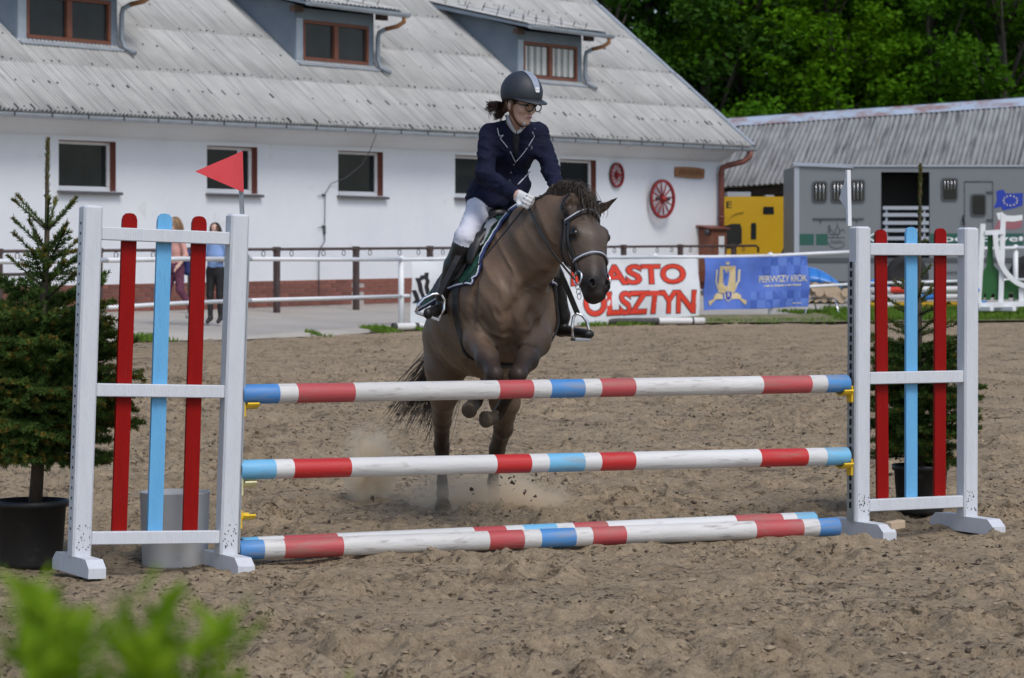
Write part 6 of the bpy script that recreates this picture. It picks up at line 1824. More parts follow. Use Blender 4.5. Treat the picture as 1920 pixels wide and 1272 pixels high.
P_ = head_ring(0.645, -math.pi, math.pi, 34, 0.006); P_ = [p - hd * 0.022 * max(0, math.cos(a)) for p, a in zip(P_, np.linspace(-math.pi, math.pi, 34))]
mb = MB(); mb.strap([Vector(p) for p in P_], normals(P_), 0.024, 0.010); nb0 = mb.build('noseband', 'leather', bridle)
mb = MB(); mb.tube([Vector(p) + Vector(n_) * 0.006 for p, n_ in list(zip(P_, normals(P_)))[8:26]], 0.0055, 6); mb.build('pale_padding', 'piping', nb0)
for s in (-1, 1):
    for da, t0, t1, w in ((0.0, -0.02, 0.80, 0.018), (0.36, 0.05, 0.60, 0.014)):
        P_ = []
        for t in np.linspace(t0, t1, 18): P_ += ring_on(H, Hd(t, -0.02, 0), hn, hs, [s * (1.45 + da + 0.1 * t)], 0.006, 0.2)
        mb = MB(); mb.strap([Vector(p) for p in P_], normals(P_), w, 0.006); mb.build('cheekpiece', 'leather', bridle)
    P_ = []
    for t in np.linspace(0.08, 0.62, 14): P_ += ring_on(H, Hd(t, -0.05, 0), hn, hs, [s * (1.9 + 1.1 * t)], 0.006, 0.24)
    mb = MB(); mb.strap([Vector(p) for p in P_], normals(P_), 0.014, 0.006); mb.build('throat_lash', 'leather', bridle)
    c = Vector(Hd(0.825, -0.025, s * 0.082))
    mb = MB(); mb.tube([c + Vector(hd) * 0.036 * math.cos(a) + Vector(hn) * 0.036 * math.sin(a) + Vector(hs) * s * 0.004 for a in np.linspace(0, 2 * math.pi, 19)], 0.0055, 6, cap=False); mb.build('bit_ring', 'bright_steel', bridle)
P_ = ring_on(H, Hd(0.0, -0.07, 0), UP, hs, np.linspace(-1.5, 1.5, 14), 0.006, 0.25)
mb = MB(); mb.strap([Vector(p) for p in P_], normals(P_), 0.024, 0.007); mb.build('headpiece', 'leather', bridle)
HANDR = at(990, 384, 15.38); HANDL = at(1040, 362, 15.46)
def rein(pts, name='rein'):
    pts = [Vector(p) for p in pts]; out = []
    for i in range(len(pts) - 1):
        for k in range(6): out.append(pts[i].lerp(pts[i + 1], k / 6))
    out.append(pts[-1])
    Q = np.array([list(p) for p in out]); d, _ = H.eval(Q); g = H.grad(Q); m = d < 0.012
    Q[m] += g[m] * (0.012 - d[m])[:, None]
    mb = MB(); mb.strap([Vector(q) for q in Q], [Vector(x) for x in g], 0.015, 0.006); mb.build(name, 'leather', bridle)
bR, bL = Hd(0.825, -0.055, 0.086), Hd(0.825, -0.055, -0.086)
rein([HANDR + V(0.005, -0.01, -0.02), at(1008, 425, 15.26), at(1036, 474, 15.10), bR])
rein([HANDR + V(-0.005, 0.01, 0.01), at(1012, 372, 15.5), at(1028, 360, 15.45), HANDL])
rein([HANDL, at(1110, 400, 15.35), bL])
mb = MB(); c0 = Vector(Hd(0.92, -0.06, 0.075))
for k in range(3):
    cc = at(1083 + 1.5 * k, 538 + 9 * k, 14.98); mb.tube([cc + V(math.cos(a) * 0.010, 0, math.sin(a) * 0.016) for a in np.linspace(0, 2 * math.pi, 11)], 0.0022, 5, cap=False)
mb.build('curb_chain', 'steel', bridle)
# saddle pad, saddle
fz = np.array([[f, z] for f, z, *_ in trunk])
def axis_pt(f): return G(f, 0, np.interp(f, fz[:, 0], fz[:, 1]))
def patch(name, f_of, th0, th1, off, th, m, parent, nf=26, nt=30, flare=None):
    """sheet lying on the trunk; f_of(s, t) gives the place along the body"""
    top = []
    for i in range(nf):
        row = []
        for j in range(nt):
            s, t = i / (nf - 1), j / (nt - 1); a = th0 + (th1 - th0) * t; f = f_of(s, t)
            o = off(s, t) if callable(off) else off
            row.append(ring_on(H, axis_pt(f), UP, -HL, [a], o, 0.62, 110)[0])
        top.append(row)
    top = np.array(top)
    if flare is not None: top = flare(top)
    v = top.reshape(-1, 3); nrm = H.grad(v); w = v - nrm * th
    fcs = grid_faces(nf, nt); K = len(v)
    rim = []
    loop = [i * nt for i in range(nf)] + [(nf - 1) * nt + j for j in range(1, nt)] + [i * nt + nt - 1 for i in range(nf - 2, -1, -1)] + [j for j in range(nt - 2, 0, -1)]
    for a, b in zip(loop, loop[1:] + loop[:1]): rim.append((a, b, b + K, a + K))
    o = np_obj(name, np.concatenate([v, w]), np.concatenate([fcs[:, ::-1], fcs + K, np.array(rim)]), m, parent)
    return o, top
pad = thing('saddle_pad', tuple(G(-0.45, 0, 1.4)), 'dark green quilted saddle pad with navy and white edging', 'saddle pad')
R = math.radians
for s in (1, -1):
    def flare(tp_):
        w = np.linspace(0, 1, tp_.shape[1])[None, :, None]; b = np.linspace(1, 0, tp_.shape[0])[:, None, None]
        return tp_ + (-HL * s * 0.06 - HF * 0.05 + UP * 0.02) * (w ** 3) * (b ** 2) if s == 1 else tp_
    o, tp_ = patch('pad_side', lambda a, t: -0.74 + 0.75 * a + 0.03 * t * (1 - a), R(0.5) * s, R(80) * s, 0.014, 0.010, 'pad_green', pad, flare=flare)
    edge = list(tp_[:, -1]); front = list(tp_[-1, :]); back = list(tp_[0, :])
    for pts, nm in ((edge, 'lower_edging'), (front, 'front_edging'), (back, 'rear_edging')):
        mb = MB(); mb.tube([Vector(p) for p in pts], 0.010, 6); mb.build(nm, 'pad_navy', pad)
        g = H.grad(np.array(pts)); mb = MB(); mb.tube([Vector(p) + Vector(n_) * 0.010 for p, n_ in zip(pts, g)], 0.0045, 5); mb.build('white_cord', 'pad_white', pad)
saddle = thing('saddle', tuple(G(-0.42, 0, 1.5)), 'black leather jumping saddle with hanging stirrups', 'saddle')
for s in (1, -1):
    patch('flap', lambda a, t: -0.60 + 0.46 * a + (0.07 * math.sin(math.pi * t * 0.8)) * a, R(4) * s, R(74) * s, 0.030, 0.010, 'leather_matt', saddle)
    patch('knee_block', lambda a, t: -0.16 + 0.07 * a + 0.07 * math.sin(math.pi * (0.15 + 0.5 * t)), R(18) * s, R(56) * s, lambda a, t: 0.030 + 0.035 * math.sin(math.pi * a) * math.sin(math.pi * t), 0.03, 'leather', saddle, 10, 14)
    patch('fleece', lambda a, t: -0.16 + 0.13 * a, R(8) * s, R(40) * s, lambda a, t: 0.024 + 0.006 * math.sin(9 * t), 0.012, 'fleece', pad, 10, 14)
SF = Field()
ztop = lambda f: ring_on(H, axis_pt(f), UP, HL, [0.0], 0.02, 0.7)[0][2]
prof_s = [(-0.22, 0.010, 0.055, 0.032), (-0.30, 0.012, 0.085, 0.04), (-0.44, 0.015, 0.125, 0.045), (-0.58, 0.035, 0.15, 0.05), (-0.68, 0.075, 0.14, 0.035)]
pp_ = [(G(f, 0, ztop(f) + dz_), a, b) for f, dz_, a, b in prof_s]
for (p, a, b), (q, c_, d_) in zip(pp_, pp_[1:]): SF.cone(p, q, (a, b), (c_, d_), HL, 0, 0.03)
soft_body('seat', SF, 0.012, ['leather'], saddle)
gp = [Vector(p) for p in ring_on(H, axis_pt(-0.12), UP, -HL, np.linspace(R(74), R(286), 40), 0.012, 0.6)]
mb = MB(); mb.strap(gp, [Vector(x) for x in H.grad(np.array([list(p) for p in gp]))], 0.055, 0.012); mb.build('girth', 'leather_matt', saddle)
def stirrup(pts, Y, tread, lea):
    mb = MB(); mb.tube([at(u, v, Y + dy) for u, v, dy in pts], 0.0085, 8); io = mb.build('stirrup_iron', 'bright_steel', saddle)
    a, b = at(*tread[0]), at(*tread[1]); d = (b - a); mb = MB(); ax = d.normalized(); up_ = (Z - ax * ax.z).normalized(); mb.obox((a + b) / 2, ax, up_.cross(ax), up_, d.length / 2, 0.032, 0.008, 0, 0.003); mb.build('tread', 'steel', io)
    mb = MB(); mb.strap([at(*p) for p in lea], V(-0.3, -0.9, 0), 0.030, 0.007); mb.build('stirrup_leather', 'leather', saddle)
stirrup([(781, 585, 0), (784, 572, 0), (795, 560, 0.01), (812, 552, 0.02), (826, 551, 0.03), (834, 562, 0.04), (833, 580, 0.04), (822, 600, 0.03)], 15.58, [(781, 586, 15.58), (822, 601, 15.61)], [(824, 552, 15.60), (834, 530, 15.60), (852, 495, 15.60), (868, 465, 15.62)])
stirrup([(1074, 636, 0), (1073, 612, 0), (1075, 595, 0.01), (1082, 588, 0.02), (1092, 592, 0.02), (1100, 603, 0.03), (1104, 618, 0.03), (1102, 636, 0.03)], 15.70, [(1074, 637, 15.70), (1103, 637, 15.74)], [(1083, 589, 15.72), (1072, 562, 15.74), (1058, 528, 15.78), (1044, 500, 15.84)])

# ------------------------------------------------------------------ rider
RF = Field()
JK, BR, BT_, GL, SK, SH = 0, 1, 2, 3, 4, 5
def rc(a, b, ra, rb, tg, k=0.03, side=None): RF.cone(A_(*a), A_(*b), ra, rb, side if side is not None else HL, tg, k)
rc((924, 388, 16.03), (932, 366, 15.98), (0.150, 0.115), (0.140, 0.110), BR, 0.04)
rc((932, 366, 15.98), (944, 330, 15.90), (0.150, 0.118), (0.112, 0.092), JK, 0.03)
rc((944, 330, 15.90), (962, 275, 15.81), (0.112, 0.092), (0.135, 0.100), JK, 0.04)
rc((962, 275, 15.81), (967, 248, 15.78), (0.138, 0.098), (0.105, 0.075), JK, 0.04)
rc((924, 250, 15.77), (1006, 249, 15.86), 0.056, 0.056, JK, 0.05, UP)
# skirt of the coat
rc((935, 340, 15.93), (918, 372, 15.98), (0.125, 0.105), (0.130, 0.115), JK, 0.03)
rc((950, 335, 15.90), (972, 352, 15.86), (0.110, 0.085), (0.085, 0.060), JK, 0.03)
rc((912, 360, 15.92), (938, 380, 15.80), (0.075, 0.05), (0.055, 0.030), JK, 0.03)
# arms
rc((917, 256, 15.75), (909, 330, 15.66), (0.057, 0.060), (0.052, 0.054), JK, 0.03)
rc((909, 330, 15.66), (966, 365, 15.47), (0.052, 0.054), (0.037, 0.038), JK, 0.02)
rc((1009, 254, 15.87), (1033, 318, 15.76), (0.056, 0.058), (0.049, 0.050), JK, 0.03)
rc((1033, 318, 15.76), (1043, 350, 15.58), (0.049, 0.050), (0.037, 0.038), JK, 0.02)
# hands: palm, four bent fingers, thumb
def hand(w, kn, across, down):
    w, kn, across, down = nv_(w), nv_(kn), unit(across), unit(down)
    ax = unit(kn - w); across = unit(across - ax * across.dot(ax)); down = unit(down - ax * down.dot(ax) - across * down.dot(across))
    RF.cone(w - ax * 0.03, w, (0.027, 0.024), (0.028, 0.022), across, SK, 0.01)
    RF.cone(w, kn, (0.031, 0.021), (0.040, 0.020), across, GL, 0.015)
    for i, (o, l) in enumerate(((-0.030, 0.88), (-0.010, 1.0), (0.010, 0.97), (0.029, 0.80))):
        k0 = kn + across * o; k1 = k0 + (ax * 0.022 + down * 0.026) * l; k2 = k1 + (ax * -0.014 + down * 0.022) * l; k3 = k2 + (ax * -0.024 - down * 0.004) * l
        for p, q, r0, r1 in ((k0, k1, 0.0105, 0.0098), (k1, k2, 0.0098, 0.009), (k2, k3, 0.009, 0.0078)): RF.cone(p, q, r0, r1, None, GL, 0.004)
    t0 = w + ax * 0.02 + across * -0.026 + down * 0.008; t1 = t0 + ax * 0.030 + across * -0.016 + down * 0.016; t2 = t1 + ax * 0.026 + across * 0.004 + down * 0.014
    RF.cone(t0, t1, 0.0135, 0.0115, None, GL, 0.008); RF.cone(t1, t2, 0.0115, 0.009, None, GL, 0.004)
hand(A_(973, 368, 15.44), A_(994, 380, 15.38), (0.55, -0.2, 0.75), (-0.2, -0.35, -0.9))
hand(A_(1045, 354, 15.56), A_(1047, 366, 15.49), (-0.8, -0.3, 0.4), (0.1, -0.4, -0.9))
# legs
rc((908, 388, 15.98), (872, 446, 15.64), (0.088, 0.095), (0.056, 0.062), BR, 0.04)
rc((872, 446, 15.64), (867, 462, 15.65), (0.056, 0.062), (0.050, 0.056), BR, 0.02)
rc((867, 463, 15.65), (852, 500, 15.70), (0.055, 0.060), (0.056, 0.062), BT_, 0.02)
rc((852, 500, 15.70), (832, 552, 15.78), (0.056, 0.060), (0.040, 0.044), BT_, 0.02)
rc((832, 552, 15.78), (830, 578, 15.80), (0.040, 0.044), (0.036, 0.038), BT_, 0.02)
rc((830, 578, 15.80), (802, 588, 15.56), (0.034, 0.032), (0.030, 0.024), BT_, 0.02, UP)
rc((948, 388, 16.05), (1020, 468, 15.80), (0.095, 0.100), (0.064, 0.066), BR, 0.04)
rc((1020, 470, 15.80), (1038, 520, 15.86), (0.058, 0.062), (0.056, 0.062), BT_, 0.02)
rc((1038, 520, 15.86), (1054, 592, 15.94), (0.056, 0.060), (0.042, 0.046), BT_, 0.02)
rc((1054, 592, 15.94), (1052, 618, 15.96), (0.042, 0.046), (0.038, 0.040), BT_, 0.02)
rc((1052, 620, 15.96), (1104, 627, 15.72), (0.030, 0.036), (0.024, 0.032), BT_, 0.02, UP)
# neck and head
hc_ = A_(978, 194, 15.63); fd = unit((0.64, -0.72, -0.24)); fs_ = unit(np.cross(fd, UP)); fu = np.cross(fs_, fd)
def Fh(f, s, u): return hc_ + fd * f + fs_ * s + fu * u
RF.cone(A_(966, 246, 15.78), A_(970, 216, 15.68), (0.052, 0.052), (0.046, 0.048), HL, SK, 0.015)
RF.ell(Fh(-0.012, 0, 0.022), (fs_, fd, fu), (0.070, 0.088, 0.082), SK, 0.03)
RF.cone(Fh(0.020, 0, -0.005), Fh(0.040, 0, -0.078), (0.060, 0.056), (0.032, 0.030), fs_, SK, 0.03)
RF.ell(Fh(0.060, 0, -0.094), (fs_, fd, fu), (0.020, 0.016, 0.014), SK, 0.02)
for s in (-1, 1):
    RF.ell(Fh(0.048, s * 0.036, -0.026), (fs_, fd, fu), (0.022, 0.024, 0.020), SK, 0.02)
    RF.cone(Fh(-0.01, s * 0.055, -0.03), Fh(0.035, s * 0.028, -0.082), 0.020, 0.016, None, SK, 0.025)
    RF.ell(Fh(0.088, s * 0.030, 0.004), (fs_, fd, fu), (0.016, 0.010, 0.009), SK, 0.012, neg=True)
    RF.ell(Fh(-0.012, s * 0.072, -0.012), (fs_, fd, fu), (0.008, 0.018, 0.030), SK, 0.008)
RF.cone(Fh(0.078, 0, 0.004), Fh(0.096, 0, -0.030), (0.008, 0.008), (0.012, 0.010), fs_, SK, 0.010)
RF.ell(Fh(0.090, 0, -0.034), (fs_, fd, fu), (0.015, 0.010, 0.008), SK, 0.008)
RF.ell(Fh(0.070, 0, -0.060), (fs_, fd, fu), (0.024, 0.014, 0.012), SK, 0.012)
# shirt front: V between the lapels belongs to the body surface
rider, rv = soft_body('person', RF, 0.0058, ['navy_cloth', 'breeches', 'leather', 'glove', 'skin', 'shirt'], None, (C0[0] - 0.1, C0[1] + 0.4, 1.55), it=2, folds=lambda v, T: np.where(T == JK, 0.012, np.where(T == BR, 0.005, np.where(T == BT_, 0.003, 0.0))) * (
    (1 - np.abs(2 * fbm(v[:, 0] * 9 + v[:, 2] * 15, v[:, 2] * 13 - v[:, 0] * 12 + v[:, 1] * 6, 3, 71) - 0.9)) ** 2 - 0.55))
tag(rider, 'rider in navy jacket, white breeches and dark helmet leaning over the pony', 'person')
def rh(u, v, off=0.003): return hit(RF, u, v, 15.25, 16.3, off, 240)
def line_on(pts, r, m, nm, off=0.003, sub=5):
    out = []
    for (a, b), (c_, d_) in zip(pts, pts[1:]):
        for k in range(sub): out.append(rh(a + (c_ - a) * k / sub, b + (d_ - b) * k / sub, off))
    out.append(rh(*pts[-1], off)); mb = MB(); mb.tube(out, r, 6); return mb.build(nm, m, rider)
line_on([(932, 238), (936, 256), (944, 253.5), (938, 260), (955, 281), (967, 306)], 0.0026, 'piping', 'lapel_piping')
line_on([(1003, 241), (998, 248), (1002, 256), (990, 276), (978, 292), (967, 304)], 0.0026, 'piping', 'lapel_piping')
line_on([(971, 346.5), (993.5, 322)], 0.004, 'pad_white', 'pocket_piping')
for u, v in ((963, 309), (958, 324), (955.5, 339)):
    mb = MB(); mb.ball(rh(u, v), 0.007, 6); mb.build('button', 'print_grey', rider)
mb = MB(); c = rh(995, 278); mb.ball(c, (0.012, 0.004, 0.014), 6); mb.build('badge', 'print_grey', rider)
# collar and stock
def sheet_on(rows, m, nm, off):
    """strip of quads between two photo polylines laid on the body"""
    a, b = rows; vs = [rh(*p, off) for p in a] + [rh(*p, off) for p in b]; n = len(a)
    mb = MB(); mb.add(vs, [(i, i + 1, n + i + 1, n + i) for i in range(n - 1)], 0, True)
    o = mb.build(nm, m, rider); md = o.modifiers.new('thick', 'SOLIDIFY'); md.thickness = 0.004; md.offset = 0; return o
sheet_on(([(947, 217), (951, 229), (956, 240), (962, 248), (967, 252)], [(951, 215), (956, 226), (961, 236), (965, 243), (968, 247)]), 'shirt', 'collar', 0.010)
sheet_on(([(985, 233), (981, 242), (976, 249), (970, 252)], [(981, 230), (977, 238), (973, 244), (969, 247)]), 'shirt', 'collar', 0.010)
sheet_on(([(961, 252), (961, 262), (963, 278), (966, 296)], [(974, 252), (974, 262), (972, 278), (968, 296)]), 'black_cloth', 'stock_tie', 0.006)
# lips and eyes
mb = MB(); mb.ball(Fh(0.082, 0, -0.061), (0.019, 0.005, 0.0045), 8, ax=(Vector(fs_), Vector(fd), Vector(fu))); mb.build('lips', 'lips', rider)
for s in (-1, 1):
    mb = MB(); mb.ball(Fh(0.078, s * 0.030, 0.003), (0.013, 0.006, 0.0055), 8, ax=(Vector(fs_), Vector(fd), Vector(fu))); mb.build('eye', 'eye', rider)
    mb = MB(); mb.tube([Vector(Fh(0.084, s * 0.014, 0.020)), Vector(Fh(0.083, s * 0.030, 0.024)), Vector(Fh(0.070, s * 0.048, 0.020))], 0.003, 5); mb.build('eyebrow', 'hair_brown', rider)
glo = bpy.data.objects.new('glasses', None); link(glo, rider)
for s in (-1, 1):
    c = Vector(Fh(0.103, s * 0.031, -0.002)); ex = (Vector(fs_) - Vector(fd) * 0.15 * s).normalized()
    mb = MB(); mb.tube([c + ex * 0.025 * math.cos(a) + Vector(fu) * 0.022 * math.sin(a) for a in np.linspace(0, 2 * math.pi, 21)], 0.0032, 6, cap=False); mb.build('rim', 'glasses', glo)
    mb = MB(); mb.tube([Vector(Fh(0.098, s * 0.056, 0.006)), Vector(Fh(0.05, s * 0.074, 0.006)), Vector(Fh(-0.01, s * 0.080, 0.002))], 0.0028, 5); mb.build('temple', 'glasses', glo)
mb = MB(); mb.tube([Vector(Fh(0.104, -0.007, 0.004)), Vector(Fh(0.107, 0, 0.007)), Vector(Fh(0.104, 0.007, 0.004))], 0.0025, 5); mb.build('bridge', 'glasses', glo)
# helmet
def dome(E0f, rx, ry, rz, c, nA=40, nE=14, lo=None):
    vs = []; fs = []
    for j in range(nE + 1):
        for i in range(nA):
            az_ = 2 * math.pi * i / nA; e0 = E0f(az_); e = e0 + (math.pi / 2 - e0) * j / nE
            vs.append(c + fs_ * rx * math.cos(e) * math.sin(az_) + fd * ry * math.cos(e) * math.cos(az_) + fu * rz * math.sin(e))
    for j in range(nE):
        for i in range(nA):
            k = (i + 1) % nA; fs.append((j * nA + i, j * nA + k, (j + 1) * nA + k, (j + 1) * nA + i))
    return vs, fs
hcn = Fh(-0.014, 0, 0.056)
e0f = lambda a: math.radians(-12 - 30 * (0.5 - 0.5 * math.cos(a)) ** 1.5)
v1, f1 = dome(e0f, 0.106, 0.126, 0.117, hcn); v2, f2 = dome(e0f, 0.094, 0.114, 0.107, hcn)
mb = MB(); mb.add([Vector(p) for p in v1], [tuple(reversed(q)) for q in f1], 0, True); mb.add([Vector(p) for p in v2], f2, 0, True)
nA = 40
b0 = 0; b1 = len(v1); mb.f += [[i, (i + 1) % nA, b1 + (i + 1) % nA, b1 + i] for i in range(nA)]; mb.m += [0] * nA; mb.sm += [False] * nA
hel = mb.build('helmet', 'helmet', rider)
vs = []; n = 21
for i in range(n):
    a = math.radians(-68 + 136 * i / (n - 1)); e = e0f(a) + 0.10
    p = hcn + fs_ * 0.104 * math.cos(e) * math.sin(a) + fd * 0.124 * math.cos(e) * math.cos(a) + fu * 0.115 * math.sin(e)
    ext = 0.060 * math.cos(a * 90 / 68) ** 0.7 if i not in (0, n - 1) else 0.0
    q = p + fd * ext * 0.98 + fs_ * math.sin(a) * ext * 0.15 - fu * (0.012 * ext / 0.06 + 0.002)
    vs += [p, q, q - fu * 0.005, p - fu * 0.006]
mb = MB(); mb.add([Vector(p) for p in vs], [(4 * i + k, 4 * i + (k + 1) % 4, 4 * i + 4 + (k + 1) % 4, 4 * i + 4 + k) for i in range(n - 1) for k in range(4)], 0, True); mb.build('peak', 'helmet', hel)
vs = []; n = 16
for i in range(n + 1):
    e = math.radians(98 - 82 * i / n); hw_ = 0.010 + 0.014 * math.sin(math.pi * (0.15 + 0.7 * i / n))
    p = hcn + fd * 0.1275 * math.cos(e) + fu * 0.1185 * math.sin(e); vs += [p - fs_ * hw_, p + fs_ * hw_]
mb = MB(); mb.add([Vector(p) for p in vs], [(2 * i, 2 * i + 1, 2 * i + 3, 2 * i + 2) for i in range(n)], 0, True); mb.build('trim_panel', 'helmet_trim', hel)
mb = MB()
for e0_, e1_ in ((26, 21), (20, 13)):
    q = []
    for e in (math.radians(e0_), math.radians(e1_)):
        p = hcn + fd * 0.1295 * math.cos(e) + fu * 0.1205 * math.sin(e); q += [p - fs_ * 0.013, p + fs_ * 0.013]
    mb.add([Vector(p) for p in q], [(0, 1, 3, 2)])
mb.build('front_label', 'print_white', hel)
for s in (-1, 1):
    for f0 in (0.015, -0.045):
        P_ = [Fh(f0, s * 0.080, 0.012), Fh(f0 * 0.6 + 0.004, s * 0.078, -0.03), Fh(0.018, s * 0.058, -0.075), Fh(0.036, s * 0.030, -0.112), Fh(0.042, 0.0, -0.122)]
        mb = MB(); mb.strap([Vector(p) for p in P_], [Vector(fs_) * s + Vector(fu) * -0.2] * 5, 0.015, 0.004); mb.build('harness', 'strap_brown', hel)
# hair
K = 200
root = np.stack([Fh(-0.085 + RNG.normal() * 0.012, 0.02 + RNG.normal() * 0.035, -0.035 + RNG.normal() * 0.015) for _ in range(K)])
knot = A_(938, 206, 15.72); tipc = A_(922, 196, 15.74)
j1 = RNG.normal(size=(K, 3)) * 0.014
r1 = knot + j1; r2 = tipc + j1 * 1.2 + np.array([-0.02, 0, 0.01]); r3 = np.stack([A_(918 + RNG.normal() * 4, 203 + RNG.normal() * 6, 15.74) for _ in range(K)])
half = RNG.random(K) < 0.45
r2[half] = knot + j1[half] * 1.5 + np.array([-0.01, 0, -0.03]); r3[half] = np.stack([A_(934 + RNG.normal() * 6, 218 + RNG.normal() * 4, 15.72) for _ in range(half.sum())])
v, f = strands(bez(np.stack([root, r1, r2, r3], 1), 9), 0.0032, 0.0016); np_obj('ponytail', v, f, 'hair_brown', rider)
K = 240
root = []; r3 = []
for i in range(K):
    s = RNG.choice([-1, 1]); a = RNG.uniform(0, 1)
    root.append(Fh(0.045 - 0.10 * a, s * (0.070 + 0.006 * RNG.random()), 0.020)); r3.append(Fh(-0.060 - 0.03 * a, s * 0.050, -0.055 + RNG.normal() * 0.008))
root = np.array(root); r3 = np.array(r3); m1 = root * 0.66 + r3 * 0.34; m2 = root * 0.34 + r3 * 0.66
v, f = strands(bez(np.stack([root, m1 - fu * 0.012, m2 - fu * 0.01, r3], 1), 7), 0.0030, 0.0024); np_obj('side_hair', v, f, 'hair_brown', rider)
# riding whip in the right hand
w0, w1 = HANDR + V(0.02, -0.01, 0.03), at(868, 532, 15.42)
pts = [w0.lerp(w1, k / 10) for k in range(11)]
Q = np.array([list(p) for p in pts]); d, _ = H.eval(Q); g = H.grad(Q); m = d < 0.02; Q[m] += g[m] * (0.02 - d[m])[:, None]
mb = MB(); mb.tube([Vector(q) for q in Q], list(np.linspace(0.006, 0.003, 11)), 6)
tag(mb.build('riding_whip', 'leather', origin=w0), 'thin black riding whip held in the right glove', 'whip')

# ------------------------------------------------------------------ two girls on the yard
def girl(u_mid, vb, Y, hgt, face, tags, mats, label, legs, arms, hairm, hair_len):
    base = at(u_mid, vb, Y) - Z * 0.015; s = hgt / 1.5
    Fx = unit((face[0], face[1], 0)); Sx = np.array([-Fx[1], Fx[0], 0.0])
    def Q(f, l, z): return nv_(base) + (Fx * f + Sx * l + UP * z) * s
    W = Field(); c = lambda a, b, ra, rb, tg, k=0.03: W.cone(Q(*a), Q(*b), tuple(np.array(ra) * s), tuple(np.array(rb) * s), Sx, tg, k)
    c((0, 0, 0.76), (0, 0, 0.88), (0.135, 0.095), (0.115, 0.085), 1); c((0, 0, 0.86), (0, 0, 1.02), (0.12, 0.09), (0.125, 0.09), 0); c((0, 0, 1.02), (0, 0, 1.18), (0.13, 0.09), (0.12, 0.075), 0)
    c((0, -0.125, 1.19), (0, 0.125, 1.19), (0.05, 0.05), (0.05, 0.05), 0)
    c((0, 0, 1.2), (0.01, 0, 1.30), (0.043, 0.043), (0.04, 0.042), 4)
    c((0.015, 0, 1.35), (0.012, 0, 1.42), (0.062, 0.072), (0.068, 0.080), 4); c((0.05, 0, 1.33), (0.055, 0, 1.29), (0.04, 0.035), (0.025, 0.02), 4)
    W.cone(Q(0.085, 0, 1.365), Q(0.10, 0, 1.345), 0.010 * s, 0.012 * s, None, 4, 0.01)
    for sd, (kf, af, lift) in zip((-1, 1), legs):
        hip, knee, ank = (0, sd * 0.07, 0.78), (kf, sd * 0.075, 0.43 + lift * 0.4), (af, sd * 0.07, 0.09 + lift)
        c(hip, knee, (0.078, 0.085), (0.052, 0.056), 1); c(knee, ank, (0.052, 0.056), (0.036, 0.04), tags); c(ank, (af + 0.12, sd * 0.075, 0.035 + lift * 0.7), (0.035, 0.042), (0.030, 0.032), 2, 0.02)
    for sd, (el, ha) in zip((-1, 1), arms):
        sh_ = (0, sd * 0.15, 1.18); up_t = 0
        c(sh_, el, (0.046, 0.046), (0.036, 0.036), 3 if mats[3] != mats[0] else 0); c(el, ha, (0.034, 0.034), (0.025, 0.025), 4); h_ = np.array(ha); e_ = np.array(el); dd = (h_ - e_) / np.linalg.norm(h_ - e_)
        c(ha, tuple(h_ + dd * 0.05), (0.028, 0.018), (0.030, 0.014), 4, 0.015)
        for k in range(4): W.cone(Q(*(h_ + dd * 0.05 + np.array([0, 0, 0.018 - 0.012 * k]))), Q(*(h_ + dd * (0.10 - 0.006 * abs(k - 1)) + np.array([0.01, 0, 0.014 - 0.014 * k]))), 0.008 * s, 0.006 * s, None, 4, 0.006)
        W.cone(Q(*(h_ + dd * 0.02 + np.array([0.01, 0, 0.02]))), Q(*(h_ + dd * 0.06 + np.array([0.03, 0, 0.03]))), 0.010 * s, 0.007 * s, None, 4, 0.006)
    o, _ = soft_body('person', W, 0.013, mats, None, base, 1)
    tag(o, label, 'person', None)
    K = 260; root = []; p3 = []
    for i in range(K):
        a = RNG.uniform(0.6, 2 * math.pi - 0.6); e = RNG.uniform(0.2, 1.5)
        d = np.array([math.cos(a) * math.cos(e), math.sin(a) * math.cos(e), math.sin(e)])
        root.append(Q(0.012 + d[0] * 0.082, d[1] * 0.072, 1.42 + d[2] * 0.085)); p3.append(Q(-0.05 + d[0] * 0.07, d[1] * 0.085, 1.42 - hair_len * RNG.uniform(0.8, 1.1)))
    root, p3 = np.array(root), np.array(p3)
    out = unit(Fx * -1)
    v, f = strands(bez(np.stack([root, root * 0.7 + p3 * 0.3 + (root - Q(0.012, 0, 1.40)) * 0.35, root * 0.35 + p3 * 0.65 + (root - Q(0.012, 0, 1.40)) * 0.3, p3], 1), 8), 0.008, 0.004)
    np_obj('hair', v, f, hairm, o)
    for sd in (-1, 1):
        mb = MB(); mb.ball(Q(0.083, sd * 0.028, 1.385), 0.010 * s, 6); mb.build('eye', 'eye', o)
    return o, Q
g1, Q1 = girl(330, 602, 41.5, 1.50, (-0.75, -0.65), 1, ['pink_vest', 'floral', 'shoe_grey', 'pink_vest', 'skin'], 'girl in pink vest and floral leggings walking by the stable', [(0.10, 0.16, 0.0), (-0.02, -0.26, 0.06)], [((0.0, -0.20, 0.94), (0.16, -0.16, 0.84)), ((-0.03, 0.20, 0.95), (0.10, 0.20, 0.80))], 'hair_blonde', 0.20)
W = Field(); W.cone(Q1(-0.16, 0.10, 0.98), Q1(-0.17, 0.10, 0.72), (0.10, 0.055), (0.11, 0.06), None, 0, 0.03)
o, _ = soft_body('shoulder_bag', W, 0.013, ['bag_blue'], None, Q1(-0.16, 0.1, 0.7), 1)
tag(o, 'navy blue bag hanging at the hip of the girl in pink', 'bag')
